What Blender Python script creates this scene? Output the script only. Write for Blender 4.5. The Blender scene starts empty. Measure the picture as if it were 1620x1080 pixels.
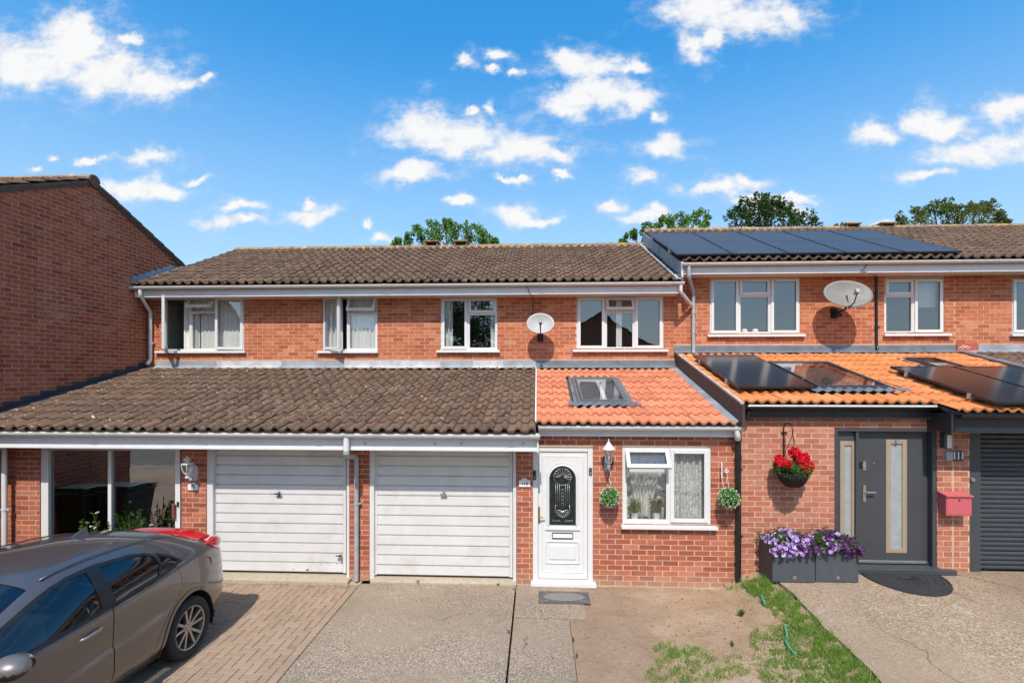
import bpy, bmesh, math, random
from mathutils import Vector, Matrix, noise
random.seed(7)
rnd = random.random
def U(a, b): return a + (b - a) * random.random()
R_ = math.radians

# ------------------------------------------------------------------ camera
YAW = math.atan(40 / 820.0)
CS, SN = math.cos(YAW), math.sin(YAW)
FPX, HZ, CH = 820.0, 592.0, 3.05
scene = bpy.context.scene
COL = scene.collection
cam_data = bpy.data.cameras.new("camera")
cam = bpy.data.objects.new("camera", cam_data)
COL.objects.link(cam)
cam.location = (0, 0, CH)
cam.rotation_euler = (math.radians(90), 0, YAW)
cam_data.sensor_width = 36
cam_data.lens = 36 * FPX / 1620
cam_data.shift_y = (HZ - 540) / 1620
cam_data.clip_start = 0.05
cam_data.clip_end = 2000
scene.camera = cam

# ------------------------------------------------------------------ light
SUN_EL, SUN_AZ = math.radians(52), math.radians(2.2)   # the sun stands behind the camera, a touch to the left
world = bpy.data.worlds.new("World"); scene.world = world; world.use_nodes = True
world.cycles.sampling_method = 'MANUAL'; world.cycles.sample_map_resolution = 256
sun_data = bpy.data.lights.new("sun", 'SUN')
sun_data.energy = 3.0; sun_data.angle = math.radians(0.53); sun_data.color = (1.0, 0.93, 0.83)
sun = bpy.data.objects.new("sun", sun_data); COL.objects.link(sun)
_d = Vector((math.sin(SUN_AZ) * math.cos(SUN_EL), math.cos(SUN_AZ) * math.cos(SUN_EL), -math.sin(SUN_EL)))
sun.rotation_euler = _d.to_track_quat('-Z', 'Y').to_euler()
sun.location = (0, -20, 30)
vs = scene.view_settings
vs.view_transform = 'Standard'; vs.look = 'None'; vs.gamma = 1.0; vs.exposure = 0.74; vs.use_curve_mapping = False
cy = scene.cycles
try:
    cy.use_denoising = True; cy.denoiser = 'OPENIMAGEDENOISE'; cy.denoising_input_passes = 'RGB_ALBEDO_NORMAL'
except Exception: pass
cy.use_adaptive_sampling = True; cy.adaptive_threshold = 0.02; cy.adaptive_min_samples = 12
cy.max_bounces = 8; cy.transparent_max_bounces = 12; cy.glossy_bounces = 4; cy.diffuse_bounces = 4
cy.sample_clamp_indirect = 6.0; cy.caustics_reflective = False; cy.caustics_refractive = False

class NT:
    """small helper to write node trees"""
    def __init__(s, tree): s.t = tree; s.n = tree.nodes; s.l = tree.links
    def new(s, kind, **kw):
        n = s.n.new(kind)
        for k, v in kw.items(): setattr(n, k, v)
        return n
    def put(s, sock, v):
        if isinstance(v, bpy.types.NodeSocket): s.l.new(v, sock)
        else: sock.default_value = v
    def math(s, op, a, b=None, c=None, clamp=False):
        n = s.new('ShaderNodeMath', operation=op, use_clamp=clamp)
        s.put(n.inputs[0], a)
        if b is not None: s.put(n.inputs[1], b)
        if c is not None: s.put(n.inputs[2], c)
        return n.outputs[0]
    def vec(s, op, a, b=None, out=0):
        n = s.new('ShaderNodeVectorMath', operation=op)
        s.put(n.inputs[0], a)
        if b is not None: s.put(n.inputs[1], b)
        return n.outputs[out]
    def noise(s, v, scale, detail=4.0, rough=0.55, dist=0.0, dims='3D'):
        n = s.new('ShaderNodeTexNoise', noise_dimensions=dims)
        if v is not None: s.l.new(v, n.inputs['Vector'])
        n.inputs['Scale'].default_value = scale; n.inputs['Detail'].default_value = detail
        n.inputs['Roughness'].default_value = rough; n.inputs['Distortion'].default_value = dist
        return n.outputs['Fac']
    def ramp(s, fac, stops, interp='LINEAR'):
        n = s.new('ShaderNodeValToRGB'); cr = n.color_ramp; cr.interpolation = interp
        while len(cr.elements) < len(stops): cr.elements.new(0.5)
        for e, (p, c) in zip(cr.elements, stops):
            e.position = p
            e.color = (c, c, c, 1) if isinstance(c, (int, float)) else (c[0], c[1], c[2], 1)
        s.put(n.inputs[0], fac); return n.outputs[0]
    def step(s, v, a, b):
        n = s.new('ShaderNodeMapRange', interpolation_type='SMOOTHSTEP')
        s.put(n.inputs['Value'], v); s.put(n.inputs['From Min'], a); s.put(n.inputs['From Max'], b)
        return n.outputs[0]
    def mix(s, f, a, b, blend='MIX'):
        n = s.new('ShaderNodeMix', data_type='RGBA', blend_type=blend)
        s.put(n.inputs[0], f)
        for sock, v in ((n.inputs[6], a), (n.inputs[7], b)):
            s.put(sock, (v[0], v[1], v[2], 1) if isinstance(v, tuple) else v)
        return n.outputs[2]

# ------------------------------------------------------------------ sky (direction only: the same from every position)
CLOUDS = [  # centre and half-size of each cloud puff: azimuth and elevation as tangents, taken from the photograph in pixels
 (35,100,95,42),(110,80,95,55),(170,115,110,42),(250,128,70,28),(300,132,28,12),(120,42,48,26),(205,62,22,10),(338,121,13,8),
 (1110,14,85,26),(1180,30,85,30),(1255,24,52,20),(1100,68,28,26),(1130,60,20,20),
 (742,98,20,13),(792,88,26,9),(783,112,18,7),(825,118,15,7),
 (905,98,52,22),(950,104,45,16),(1000,110,30,10),
 (905,160,52,30),(950,150,70,27),(1005,160,42,22),(1045,186,18,12),
 (670,205,72,32),(740,215,80,34),(815,232,85,28),(885,242,34,12),(740,172,16,8),(776,172,14,9),
 (1052,233,46,19),(1018,274,32,15),(652,278,62,14),(665,268,36,14),(882,275,15,7),(815,285,22,6),
 (1385,213,44,18),(1465,190,36,28),(1500,208,60,16),(1545,242,95,22),(1600,225,40,18),(1600,172,48,20),(1475,284,48,10),
 (240,250,52,14),(215,300,62,22),(260,304,44,16),(90,244,14,7),(145,254,15,7),(55,268,15,6),(312,280,24,6),(125,282,26,8),
 (380,327,50,10),(345,354,44,12),(395,350,34,8),(485,338,50,12),(488,322,16,10),
 (728,322,30,7),(820,338,46,15),(860,347,32,9),(592,353,10,7),(604,378,20,8),
 (965,327,28,10),(1020,345,52,11),(1035,334,28,12),(1060,362,40,8),
 (1150,300,60,13),(1180,292,40,12),(1215,330,46,16),(1265,334,32,14),(1262,314,40,6),(1385,353,16,6),(1190,318,40,6)]
def build_sky():
    nt = NT(world.node_tree); nt.n.clear()
    tc = nt.new('ShaderNodeTexCoord'); gen = tc.outputs['Generated']
    sky = nt.new('ShaderNodeTexSky', sky_type='NISHITA')
    sky.sun_disc = False; sky.sun_elevation = SUN_EL; sky.sun_rotation = math.pi + SUN_AZ
    sky.air_density = 1.0; sky.dust_density = 0.9; sky.ozone_density = 2.2
    hs = nt.new('ShaderNodeHueSaturation'); hs.inputs['Saturation'].default_value = SKY_SAT; hs.inputs['Value'].default_value = SKY_VALUE
    hs.inputs['Hue'].default_value = 0.498
    gm = nt.new('ShaderNodeGamma'); gm.inputs[1].default_value = SKY_GAMMA; nt.l.new(sky.outputs[0], gm.inputs[0]); nt.l.new(gm.outputs[0], hs.inputs['Color'])
    sep = nt.new('ShaderNodeSeparateXYZ'); nt.l.new(gen, sep.inputs[0])
    ay = nt.math('MAXIMUM', nt.math('ABSOLUTE', sep.outputs[1]), 0.02)
    u = nt.math('DIVIDE', sep.outputs[0], ay); v = nt.math('DIVIDE', sep.outputs[2], ay)
    cmb = nt.new('ShaderNodeCombineXYZ'); nt.l.new(u, cmb.inputs[0]); nt.l.new(v, cmb.inputs[1]); uv = cmb.outputs[0]
    # ragged edges: the lookup wanders with noise
    def wob(scale, amp, det):
        n = nt.new('ShaderNodeTexNoise', noise_dimensions='2D'); nt.l.new(uv, n.inputs['Vector'])
        n.inputs['Scale'].default_value = scale; n.inputs['Detail'].default_value = det; n.inputs['Roughness'].default_value = 0.6
        return nt.vec('MULTIPLY', nt.vec('SUBTRACT', n.outputs['Color'], (0.5, 0.5, 0.5)), (amp, amp * 0.65, 0))
    p = nt.vec('ADD', uv, wob(9, 0.10, 7))
    best = None
    for cx, cy_, rx, ry in CLOUDS:
        t = (cx - 810) / FPX
        cu = (t * CS - SN) / (CS + t * SN); b = CS - cu * SN
        cv = (HZ - cy_) / FPX * b
        q = nt.vec('MULTIPLY', nt.vec('SUBTRACT', p, (cu, cv, 0)), (FPX / (rx * 1.30), FPX / (ry * 1.46), 0))
        d = nt.vec('LENGTH', q, out=1)
        best = d if best is None else nt.math('SMOOTH_MIN', best, d, 0.35)
    best = nt.math('SUBTRACT', 1.0, best)
    # beyond the clouds placed above the sky simply goes on with clouds of the same kind
    m2 = nt.new('ShaderNodeMapping'); nt.l.new(gen, m2.inputs[0]); m2.inputs['Scale'].default_value = (1, 1, 2.6)
    gn = nt.noise(m2.outputs[0], 3.2, 6, 0.55)
    gd = nt.math('MULTIPLY', nt.math('SUBTRACT', gn, 0.60), 4.0)
    far = nt.math('MAXIMUM', nt.step(nt.math('ABSOLUTE', u), 1.02, 1.3), nt.step(v, 0.74, 0.95))
    gd = nt.math('ADD', gd, nt.math('MULTIPLY', nt.math('SUBTRACT', far, 1.0), 3.0))
    dens = nt.math('MAXIMUM', best, gd)
    st = nt.new('ShaderNodeMapping'); nt.l.new(uv, st.inputs[0]); st.inputs['Scale'].default_value = (1, 1.7, 1)
    f1 = nt.noise(st.outputs[0], 17, 8, 0.62, dims='2D')
    dens2 = nt.math('ADD', dens, nt.math('MULTIPLY', nt.math('SUBTRACT', f1, 0.52), 1.2))
    a = nt.math('POWER', nt.step(dens2, -0.10, 0.72), 1.35)
    # faint veils round the clouds
    veil = nt.math('MULTIPLY', nt.step(nt.math('ADD', dens, nt.math('MULTIPLY', nt.math('SUBTRACT', f1, 0.5), 2.6)), -0.35, 1.1), 0.42)
    a = nt.math('MAXIMUM', a, veil)
    lit = nt.math('ADD', nt.math('MULTIPLY', nt.noise(st.outputs[0], 26, 6, 0.6, dims='2D'), 0.75), nt.math('MULTIPLY', dens2, 0.42), clamp=True)
    ccol = nt.ramp(lit, [(0.30, (0.70, 0.76, 0.86)), (0.50, (0.88, 0.90, 0.945)), (0.70, (0.995, 0.99, 0.985))])
    ccol = nt.vec('SCALE', ccol); ccol.node.inputs['Scale'].default_value = CLOUD_LEVEL
    up = nt.step(sep.outputs[2], 0.0, 0.05)
    # haze pales the sky evenly all round towards the horizon
    hz = nt.math('MULTIPLY', nt.step(sep.outputs[2], 0.56, 0.12), 0.55)
    base = nt.mix(hz, hs.outputs[0], (2.25, 2.9, 3.5))
    col = nt.mix(nt.math('MULTIPLY', nt.math('MULTIPLY', a, up), 0.97), base, ccol)
    bg = nt.new('ShaderNodeBackground'); nt.l.new(col, bg.inputs[0]); bg.inputs[1].default_value = SKY_STRENGTH
    out = nt.new('ShaderNodeOutputWorld'); nt.l.new(bg.outputs[0], out.inputs[0])
CLOUD_LEVEL = 3.9
SKY_STRENGTH = 0.15; SKY_GAMMA = 0.70; SKY_VALUE = 1.50; SKY_SAT = 1.74
build_sky()

# ------------------------------------------------------------------ geometry of the place: planes seen in the photograph
def W(px, py, Y):
    """point of the upright plane at distance Y"""
    t = (px - 810) / FPX
    X = Y * (t * CS - SN) / (CS + t * SN)
    return X, CH - (py - HZ) / FPX * (-X * SN + Y * CS)
def G(px, py, z=0.0):
    """point of the level plane at height z"""
    zc = FPX * (CH - z) / (py - HZ); xc = (px - 810) / FPX * zc
    return xc * CS - zc * SN, xc * SN + zc * CS
def ONROOF(px, py, y0, z0, k):
    """point of a roof plane z = z0 + k (y - y0)"""
    t = (px - 810) / FPX; a = (t * CS - SN) / (CS + t * SN); b = CS - a * SN; v = (py - HZ) / FPX
    Y = (CH - z0 + k * y0) / (k + v * b)
    return Vector((a * Y, Y, z0 + k * (Y - y0)))
YU, YL = 10.78, 7.55            # upper front wall, ground-floor front wall

# ------------------------------------------------------------------ mesh building
WO = {}
def reg(o, parent, origin):
    WO[o.name] = Vector(origin)
def empty(name, loc, label=None, cat=None, group=None, kind=None, rot=0.0, local=False):
    o = bpy.data.objects.new(name, None); COL.objects.link(o); o.location = loc; o.rotation_euler = (0, 0, rot)
    o.empty_display_size = 0.2
    WO[o.name] = Vector((0, 0, 0)) if local else Vector(loc)
    tag(o, label, cat, group, kind); return o
def tag(o, label=None, cat=None, group=None, kind=None):
    if label: o['label'] = label
    if cat: o['category'] = cat
    if group: o['group'] = group
    if kind: o['kind'] = kind
    return o
class MB:
    def __init__(s): s.v = []; s.f = []; s.m = None; s.uvs = None
    def add(s, vs_, fs):
        o = len(s.v)
        if s.m is not None: vs_ = [s.m @ Vector(p) for p in vs_]
        s.v.extend(Vector(p) for p in vs_); s.f.extend(tuple(i + o for i in f) for f in fs); return s
    def box(s, x0, x1, y0, y1, z0, z1):
        if x0 > x1: x0, x1 = x1, x0
        if y0 > y1: y0, y1 = y1, y0
        if z0 > z1: z0, z1 = z1, z0
        return s.add([(x0,y0,z0),(x1,y0,z0),(x1,y1,z0),(x0,y1,z0),(x0,y0,z1),(x1,y0,z1),(x1,y1,z1),(x0,y1,z1)],
              [(0,3,2,1),(4,5,6,7),(0,1,5,4),(1,2,6,5),(2,3,7,6),(3,0,4,7)])
    def quad(s, a, b, c, d): return s.add([a, b, c, d], [(0, 1, 2, 3)])
    def tube(s, pts, r, n=10, caps=True):
        pts = [Vector(p) for p in pts]; rings = []
        rs = r if isinstance(r, (list, tuple)) else [r] * len(pts)
        last = None
        for i, p in enumerate(pts):
            t = (pts[min(i + 1, len(pts) - 1)] - pts[max(i - 1, 0)]).normalized()
            ref = Vector((0, 0, 1)) if abs(t.z) < 0.95 else Vector((0, 1, 0))
            a = t.cross(ref).normalized() if last is None else (last - t * last.dot(t)).normalized()
            last = a; b = t.cross(a)
            rings.append([p + (a * math.cos(2 * math.pi * k / n) + b * math.sin(2 * math.pi * k / n)) * rs[i] for k in range(n)])
        vs_ = [q for ring in rings for q in ring]; fs = []
        for i in range(len(pts) - 1):
            for k in range(n):
                k2 = (k + 1) % n
                fs.append((i * n + k, (i + 1) * n + k, (i + 1) * n + k2, i * n + k2))
        if caps:
            fs.append(tuple(range(n))); fs.append(tuple(reversed(range((len(pts) - 1) * n, len(pts) * n))))
        return s.add(vs_, fs)
    def lathe(s, prof, c=(0, 0, 0), n=20, sx=1.0, sy=1.0):
        vs_ = [(c[0] + r * sx * math.cos(2 * math.pi * k / n), c[1] + r * sy * math.sin(2 * math.pi * k / n), c[2] + z) for r, z in prof for k in range(n)]
        fs = [(i * n + k, i * n + (k + 1) % n, (i + 1) * n + (k + 1) % n, (i + 1) * n + k) for i in range(len(prof) - 1) for k in range(n)]
        return s.add(vs_, fs)
    def ball(s, c, rx, ry=None, rz=None, n=14, m=9):
        ry = rx if ry is None else ry; rz = rx if rz is None else rz
        prof = [(max(math.sin(math.pi * i / m), 1e-3), -math.cos(math.pi * i / m)) for i in range(m + 1)]
        vs_ = [(c[0] + r * rx * math.cos(2 * math.pi * k / n), c[1] + r * ry * math.sin(2 * math.pi * k / n), c[2] + z * rz) for r, z in prof for k in range(n)]
        fs = [(i * n + k, i * n + (k + 1) % n, (i + 1) * n + (k + 1) % n, (i + 1) * n + k) for i in range(m) for k in range(n)]
        return s.add(vs_, fs)
    def prism(s, poly, f0, f1):
        """poly: list of 2-D points, f0/f1 map a point to 3-D on either end"""
        n = len(poly); vs_ = [f0(*p) for p in poly] + [f1(*p) for p in poly]
        fs = [tuple(range(n)), tuple(reversed(range(n, 2 * n)))] + [(i, i + n, (i + 1) % n + n, (i + 1) % n) for i in range(n)]
        return s.add(vs_, fs)
    def build(s, name, mat, parent=None, smooth=False, bevel=0.0, origin=None, fix=True, auto=None):
        me = bpy.data.meshes.new(name)
        if origin is None:
            lo = Vector([min(p[i] for p in s.v) for i in range(3)]); hi = Vector([max(p[i] for p in s.v) for i in range(3)])
            origin = Vector(((lo.x + hi.x) / 2, (lo.y + hi.y) / 2, lo.z))
        origin = Vector(origin)
        me.from_pydata([p - origin for p in s.v], [], s.f)
        if fix:
            bm = bmesh.new(); bm.from_mesh(me); bmesh.ops.recalc_face_normals(bm, faces=bm.faces); bm.to_mesh(me); bm.free()
        me.materials.append(MAT(mat))
        if smooth:
            me.polygons.foreach_set('use_smooth', [True] * len(me.polygons))
            if auto is not None: me.set_sharp_from_angle(angle=math.radians(auto))
        me.update()
        o = bpy.data.objects.new(name, me); COL.objects.link(o)
        if parent is not None:
            o.parent = parent; o.location = origin - WO[parent.name]
        else: o.location = origin
        WO[o.name] = origin
        if bevel > 0:
            b = o.modifiers.new('bevel', 'BEVEL'); b.width = bevel; b.segments = 2; b.limit_method = 'ANGLE'; b.angle_limit = math.radians(40)
        return o
def shared(name, me, loc, parent, rot=None):
    """one more object that shares mesh data"""
    o = bpy.data.objects.new(name, me); COL.objects.link(o); o.parent = parent
    o.location = Vector(loc) - WO[parent.name]
    if rot is not None: o.rotation_euler = rot
    return o

# ------------------------------------------------------------------ materials
_M = {}
def MAT(name):
    return name if isinstance(name, bpy.types.Material) else _M[name]
def new_mat(name):
    m = bpy.data.materials.new(name); m.use_nodes = True; nt = NT(m.node_tree); nt.n.clear()
    out = nt.new('ShaderNodeOutputMaterial'); p = nt.new('ShaderNodeBsdfPrincipled'); nt.l.new(p.outputs[0], out.inputs[0])
    _M[name] = m; return m, nt, p, out
def pos(nt): return nt.new('ShaderNodeNewGeometry').outputs['Position']
def piece_random(nt):
    g = nt.new('ShaderNodeNewGeometry').outputs['Random Per Island']; o = nt.new('ShaderNodeObjectInfo').outputs['Random']
    return nt.math('FRACT', nt.math('ADD', g, o))
def bump(nt, p, h, strength, dist=0.01):
    b = nt.new('ShaderNodeBump'); b.inputs['Strength'].default_value = strength; b.inputs['Distance'].default_value = dist
    nt.put(b.inputs['Height'], h); nt.l.new(b.outputs[0], p.inputs['Normal'])
def plain(name, c, rough=0.5, metallic=0.0, var=0.12, scale=6.0, bstr=0.0, bscale=60.0, coat=0.0, spec=0.5, dirt=None):
    m, nt, p, out = new_mat(name); P = pos(nt)
    f = nt.noise(P, scale, 5, 0.6)
    k0, k1 = 1 - var, 1 + var
    col = nt.ramp(f, [(0.3, tuple(x * k0 for x in c)), (0.7, tuple(min(x * k1, 1) for x in c))])
    if dirt:
        dcol, amount, dscale = dirt
        g = nt.math('MULTIPLY', nt.step(nt.noise(P, dscale, 6, 0.7), 0.52, 0.8), amount)
        col = nt.mix(g, col, dcol)
    nt.put(p.inputs['Base Color'], col)
    nt.put(p.inputs['Roughness'], nt.ramp(nt.noise(P, scale * 2.3, 4), [(0.3, max(rough - 0.07, 0.02)), (0.7, min(rough + 0.07, 1))]))
    p.inputs['Metallic'].default_value = metallic; p.inputs['Coat Weight'].default_value = coat; p.inputs['Coat Roughness'].default_value = 0.04
    p.inputs['Specular IOR Level'].default_value = spec
    if bstr: bump(nt, p, nt.noise(P, bscale, 4), bstr)
    return m
def brick_mat(name, pal, soot=0.25, eff=0.0, splash=0.0):
    m, nt, p, out = new_mat(name); P = pos(nt)
    r = piece_random(nt); n = len(pal)
    base = nt.ramp(r, [((i + 0.5) / n, c) for i, c in enumerate(pal)])
    # drag marks and mottling of the clay
    mp = nt.new('ShaderNodeMapping'); nt.l.new(P, mp.inputs[0]); mp.inputs['Scale'].default_value = (14, 14, 55)
    base = nt.mix(nt.math('MULTIPLY', nt.step(nt.noise(mp.outputs[0], 1.0, 5, 0.65), 0.42, 0.75), 0.55), base, nt.mix(1.0, base, (0.62, 0.55, 0.52), 'MULTIPLY'))
    base = nt.mix(nt.math('MULTIPLY', nt.step(nt.noise(P, 0.9, 5, 0.6), 0.45, 0.75), soot), base, nt.mix(1.0, base, (0.72, 0.66, 0.62), 'MULTIPLY'))
    # rain streaks, each with a shape of its own
    ms = nt.new('ShaderNodeMapping'); nt.l.new(P, ms.inputs[0]); ms.inputs['Scale'].default_value = (5.5, 5.5, 0.7)
    base = nt.mix(nt.math('MULTIPLY', nt.step(nt.noise(ms.outputs[0], 1.0, 5, 0.65), 0.52, 0.72), soot * 0.8), base, nt.mix(1.0, base, (0.66, 0.60, 0.56), 'MULTIPLY'))
    if eff:
        base = nt.mix(nt.math('MULTIPLY', nt.step(nt.noise(P, 2.3, 6, 0.7), 0.5, 0.78), eff), base, (0.62, 0.47, 0.38))
    if splash:     # soil thrown up by rain along the foot of the wall
        sz = nt.new('ShaderNodeSeparateXYZ'); nt.l.new(P, sz.inputs[0])
        g = nt.step(nt.math('ADD', sz.outputs[2], nt.math('MULTIPLY', nt.noise(P, 3.0, 5, 0.65), 0.35)), 0.42, 0.14)
        base = nt.mix(nt.math('MULTIPLY', g, splash), base, (0.40, 0.29, 0.20))
    sp = nt.step(nt.noise(P, 140, 2, 0.5), 0.62, 0.75)
    base = nt.mix(nt.math('MULTIPLY', sp, 0.35), base, (0.09, 0.04, 0.03))
    nt.put(p.inputs['Base Color'], base); p.inputs['Roughness'].default_value = 0.88; p.inputs['Specular IOR Level'].default_value = 0.25
    bump(nt, p, nt.math('ADD', nt.noise(P, 90, 4), nt.math('MULTIPLY', nt.noise(P, 25, 3), 1.5)), 0.45, 0.004)
def tile_mat(name, pal, lichen=0.5, lcol=(0.42, 0.39, 0.33), moss=0.0, dirt=0.3, patch=(0.075, 0.055, 0.042)):
    m, nt, p, out = new_mat(name); P = pos(nt)
    r = piece_random(nt); n = len(pal)
    base = nt.ramp(r, [((i + 0.5) / n, c) for i, c in enumerate(pal)])
    base = nt.mix(nt.math('MULTIPLY', nt.step(nt.noise(P, 1.3, 6, 0.65), 0.42, 0.72), dirt), base, patch)
    base = nt.mix(nt.math('MULTIPLY', nt.step(nt.noise(P, 30, 5, 0.7), 0.4, 0.7), dirt * 0.9), base, nt.mix(1.0, base, (0.6, 0.57, 0.55), 'MULTIPLY'))
    if lichen:
        big = nt.step(nt.noise(P, 0.8, 3), 0.35, 0.65)
        l = nt.math('MULTIPLY', nt.step(nt.noise(P, 21, 3, 0.55), 0.60, 0.67), nt.math('ADD', nt.math('MULTIPLY', big, 0.8), 0.2))
        base = nt.mix(nt.math('MULTIPLY', l, lichen), base, lcol)
        l2 = nt.step(nt.noise(P, 11.0, 2, 0.5), 0.72, 0.75)
        base = nt.mix(nt.math('MULTIPLY', l2, min(1, lichen * 1.2)), base, tuple(min(1, c * 1.6) for c in lcol))
    if moss:
        base = nt.mix(nt.math('MULTIPLY', nt.step(nt.noise(P, 5.0, 5, 0.6), 0.5, 0.64), moss), base, (0.42, 0.22, 0.035))
        base = nt.mix(nt.math('MULTIPLY', nt.step(nt.noise(P, 9.0, 4, 0.6), 0.55, 0.68), moss * 0.8), base, (0.5, 0.46, 0.36))
    nt.put(p.inputs['Base Color'], base); p.inputs['Roughness'].default_value = 0.9; p.inputs['Specular IOR Level'].default_value = 0.2
    bump(nt, p, nt.noise(P, 70, 5, 0.7), 0.5, 0.005)
def glass_mat(name, tint=(0.8, 0.86, 0.86), refl=0.22, rough=0.0):
    m, nt, p, out = new_mat(name); nt.n.remove(p)
    tr = nt.new('ShaderNodeBsdfTransparent'); tr.inputs[0].default_value = (*tint, 1)
    gl = nt.new('ShaderNodeBsdfGlossy'); gl.inputs['Roughness'].default_value = rough; gl.inputs[0].default_value = (0.95, 0.97, 1, 1)
    lw = nt.new('ShaderNodeLayerWeight'); lw.inputs[0].default_value = 0.5
    # panes are never dead flat
    b = nt.new('ShaderNodeBump'); b.inputs['Strength'].default_value = 0.06; b.inputs['Distance'].default_value = 0.02
    nt.l.new(nt.noise(pos(nt), 2.2, 2), b.inputs['Height']); nt.l.new(b.outputs[0], gl.inputs['Normal'])
    f = nt.math('ADD', nt.math('MULTIPLY', nt.math('POWER', lw.outputs['Facing'], 4.0), 0.7), refl + 0.03, clamp=True)
    mx = nt.new('ShaderNodeMixShader'); nt.l.new(f, mx.inputs[0]); nt.l.new(tr.outputs[0], mx.inputs[1]); nt.l.new(gl.outputs[0], mx.inputs[2])
    nt.l.new(mx.outputs[0], out.inputs[0])
def leaf_mat(name, pal, trans=0.35, rough=0.5):
    m, nt, p, out = new_mat(name)
    r = piece_random(nt); n = len(pal)
    c = nt.ramp(r, [((i + 0.5) / n, x) for i, x in enumerate(pal)])
    nt.put(p.inputs['Base Color'], c); p.inputs['Roughness'].default_value = rough; p.inputs['Specular IOR Level'].default_value = 0.3
    t = nt.new('ShaderNodeBsdfTranslucent'); nt.l.new(nt.mix(1.0, c, (1.3, 1.3, 0.6), 'MULTIPLY'), t.inputs[0])
    mx = nt.new('ShaderNodeMixShader'); mx.inputs[0].default_value = trans
    nt.l.new(p.outputs[0], mx.inputs[1]); nt.l.new(t.outputs[0], mx.inputs[2]); nt.l.new(mx.outputs[0], out.inputs[0])

brick_mat('brick_upper', [(0.48,0.155,0.075),(0.40,0.115,0.058),(0.53,0.18,0.092),(0.33,0.092,0.05),(0.48,0.165,0.085),(0.58,0.235,0.13),(0.43,0.125,0.062)], soot=0.5, eff=0.16)
brick_mat('brick_lower', [(0.43,0.13,0.072),(0.33,0.09,0.052),(0.47,0.155,0.088),(0.40,0.12,0.07),(0.27,0.075,0.048),(0.50,0.18,0.115),(0.33,0.09,0.06)], soot=0.25, eff=0.07, splash=0.6)
brick_mat('brick_pale', [(0.47,0.185,0.12),(0.38,0.13,0.085),(0.52,0.235,0.165),(0.34,0.11,0.075),(0.50,0.21,0.145),(0.43,0.14,0.085)], soot=0.2, eff=0.22)
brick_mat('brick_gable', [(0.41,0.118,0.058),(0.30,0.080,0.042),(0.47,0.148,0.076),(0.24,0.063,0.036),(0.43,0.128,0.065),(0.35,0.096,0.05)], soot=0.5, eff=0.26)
plain('mortar_upper', (0.56,0.33,0.21), 0.95, var=0.18, scale=9, bstr=0.3, bscale=120, spec=0.1)
plain('mortar_pale', (0.55,0.405,0.275), 0.95, var=0.16, scale=9, bstr=0.3, bscale=120, spec=0.1)
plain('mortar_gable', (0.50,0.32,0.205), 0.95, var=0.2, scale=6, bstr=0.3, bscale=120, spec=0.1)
tile_mat('tile_dark', [(0.155,0.098,0.067),(0.125,0.078,0.054),(0.178,0.115,0.079),(0.105,0.068,0.049),(0.148,0.090,0.059)], lichen=0.9, lcol=(0.38,0.34,0.27), patch=(0.075,0.05,0.036))
tile_mat('tile_dark_upper', [(0.16,0.104,0.072),(0.132,0.085,0.06),(0.18,0.118,0.082),(0.115,0.075,0.054)], lichen=0.55, lcol=(0.34,0.30,0.24), patch=(0.08,0.055,0.04))
tile_mat('tile_ridge', [(0.27,0.19,0.12),(0.22,0.16,0.11),(0.30,0.21,0.12)], lichen=0.6, moss=0.9)
tile_mat('tile_orange', [(0.56,0.215,0.115),(0.49,0.175,0.09),(0.61,0.25,0.14),(0.53,0.195,0.105),(0.58,0.235,0.13)], lichen=0.0, dirt=0.28, patch=(0.42,0.14,0.07))
tile_mat('tile_bright', [(0.62,0.235,0.085),(0.57,0.20,0.065),(0.66,0.275,0.11),(0.60,0.22,0.08)], lichen=0.0, dirt=0.30, patch=(0.42,0.13,0.05))
plain('white_upvc', (0.645,0.645,0.64), 0.32, var=0.03, dirt=((0.42,0.38,0.33), 0.25, 3.0))
plain('white_paint', (0.615,0.605,0.595), 0.5, var=0.06, scale=3, dirt=((0.36,0.31,0.25), 0.5, 1.7), bstr=0.08, bscale=40)
plain('white_gutter', (0.64,0.63,0.615), 0.4, var=0.06, scale=4, dirt=((0.22,0.19,0.16), 0.5, 3.5))
plain('fascia_dirty', (0.66,0.665,0.68), 0.45, var=0.06, scale=3, dirt=((0.35,0.32,0.29), 0.3, 4.0))
plain('grey_plastic', (0.33,0.35,0.37), 0.5, dirt=((0.55,0.5,0.45), 0.3, 4.0))
plain('lead', (0.30,0.33,0.36), 0.55, 0.25, var=0.28, scale=3.0, bstr=0.35, bscale=14, dirt=((0.62,0.62,0.60), 0.55, 5.0))
plain('lead_dark', (0.15,0.17,0.195), 0.5, 0.2, var=0.25, scale=3.0, bstr=0.35, bscale=14, dirt=((0.42,0.44,0.46), 0.5, 4.0))
plain('lead_shaded', (0.045,0.052,0.066), 0.5, 0.2, var=0.3, scale=3.0, bstr=0.35, bscale=14)  # lead with the shade along the gable wall put into its colour
plain('lead_bright', (0.45,0.46,0.47), 0.6, 0.1, var=0.25, scale=5.0, bstr=0.2, bscale=20, dirt=((0.7,0.68,0.63), 0.5, 6.0))
plain('cement', (0.42,0.38,0.33), 0.95, var=0.2, scale=7, bstr=0.5, bscale=40)
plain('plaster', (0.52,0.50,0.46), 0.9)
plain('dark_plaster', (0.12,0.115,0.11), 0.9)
plain('anthracite', (0.052,0.055,0.062), 0.42, var=0.06, bstr=0.05, bscale=300)
plain('anthracite_slat', (0.045,0.052,0.062), 0.38, 0.1, var=0.06)
plain('black_plastic', (0.014,0.014,0.016), 0.35, var=0.2)
plain('black_fascia', (0.02,0.022,0.026), 0.4, var=0.2)
plain('rubber', (0.022,0.022,0.022), 0.75, var=0.2)
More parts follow.
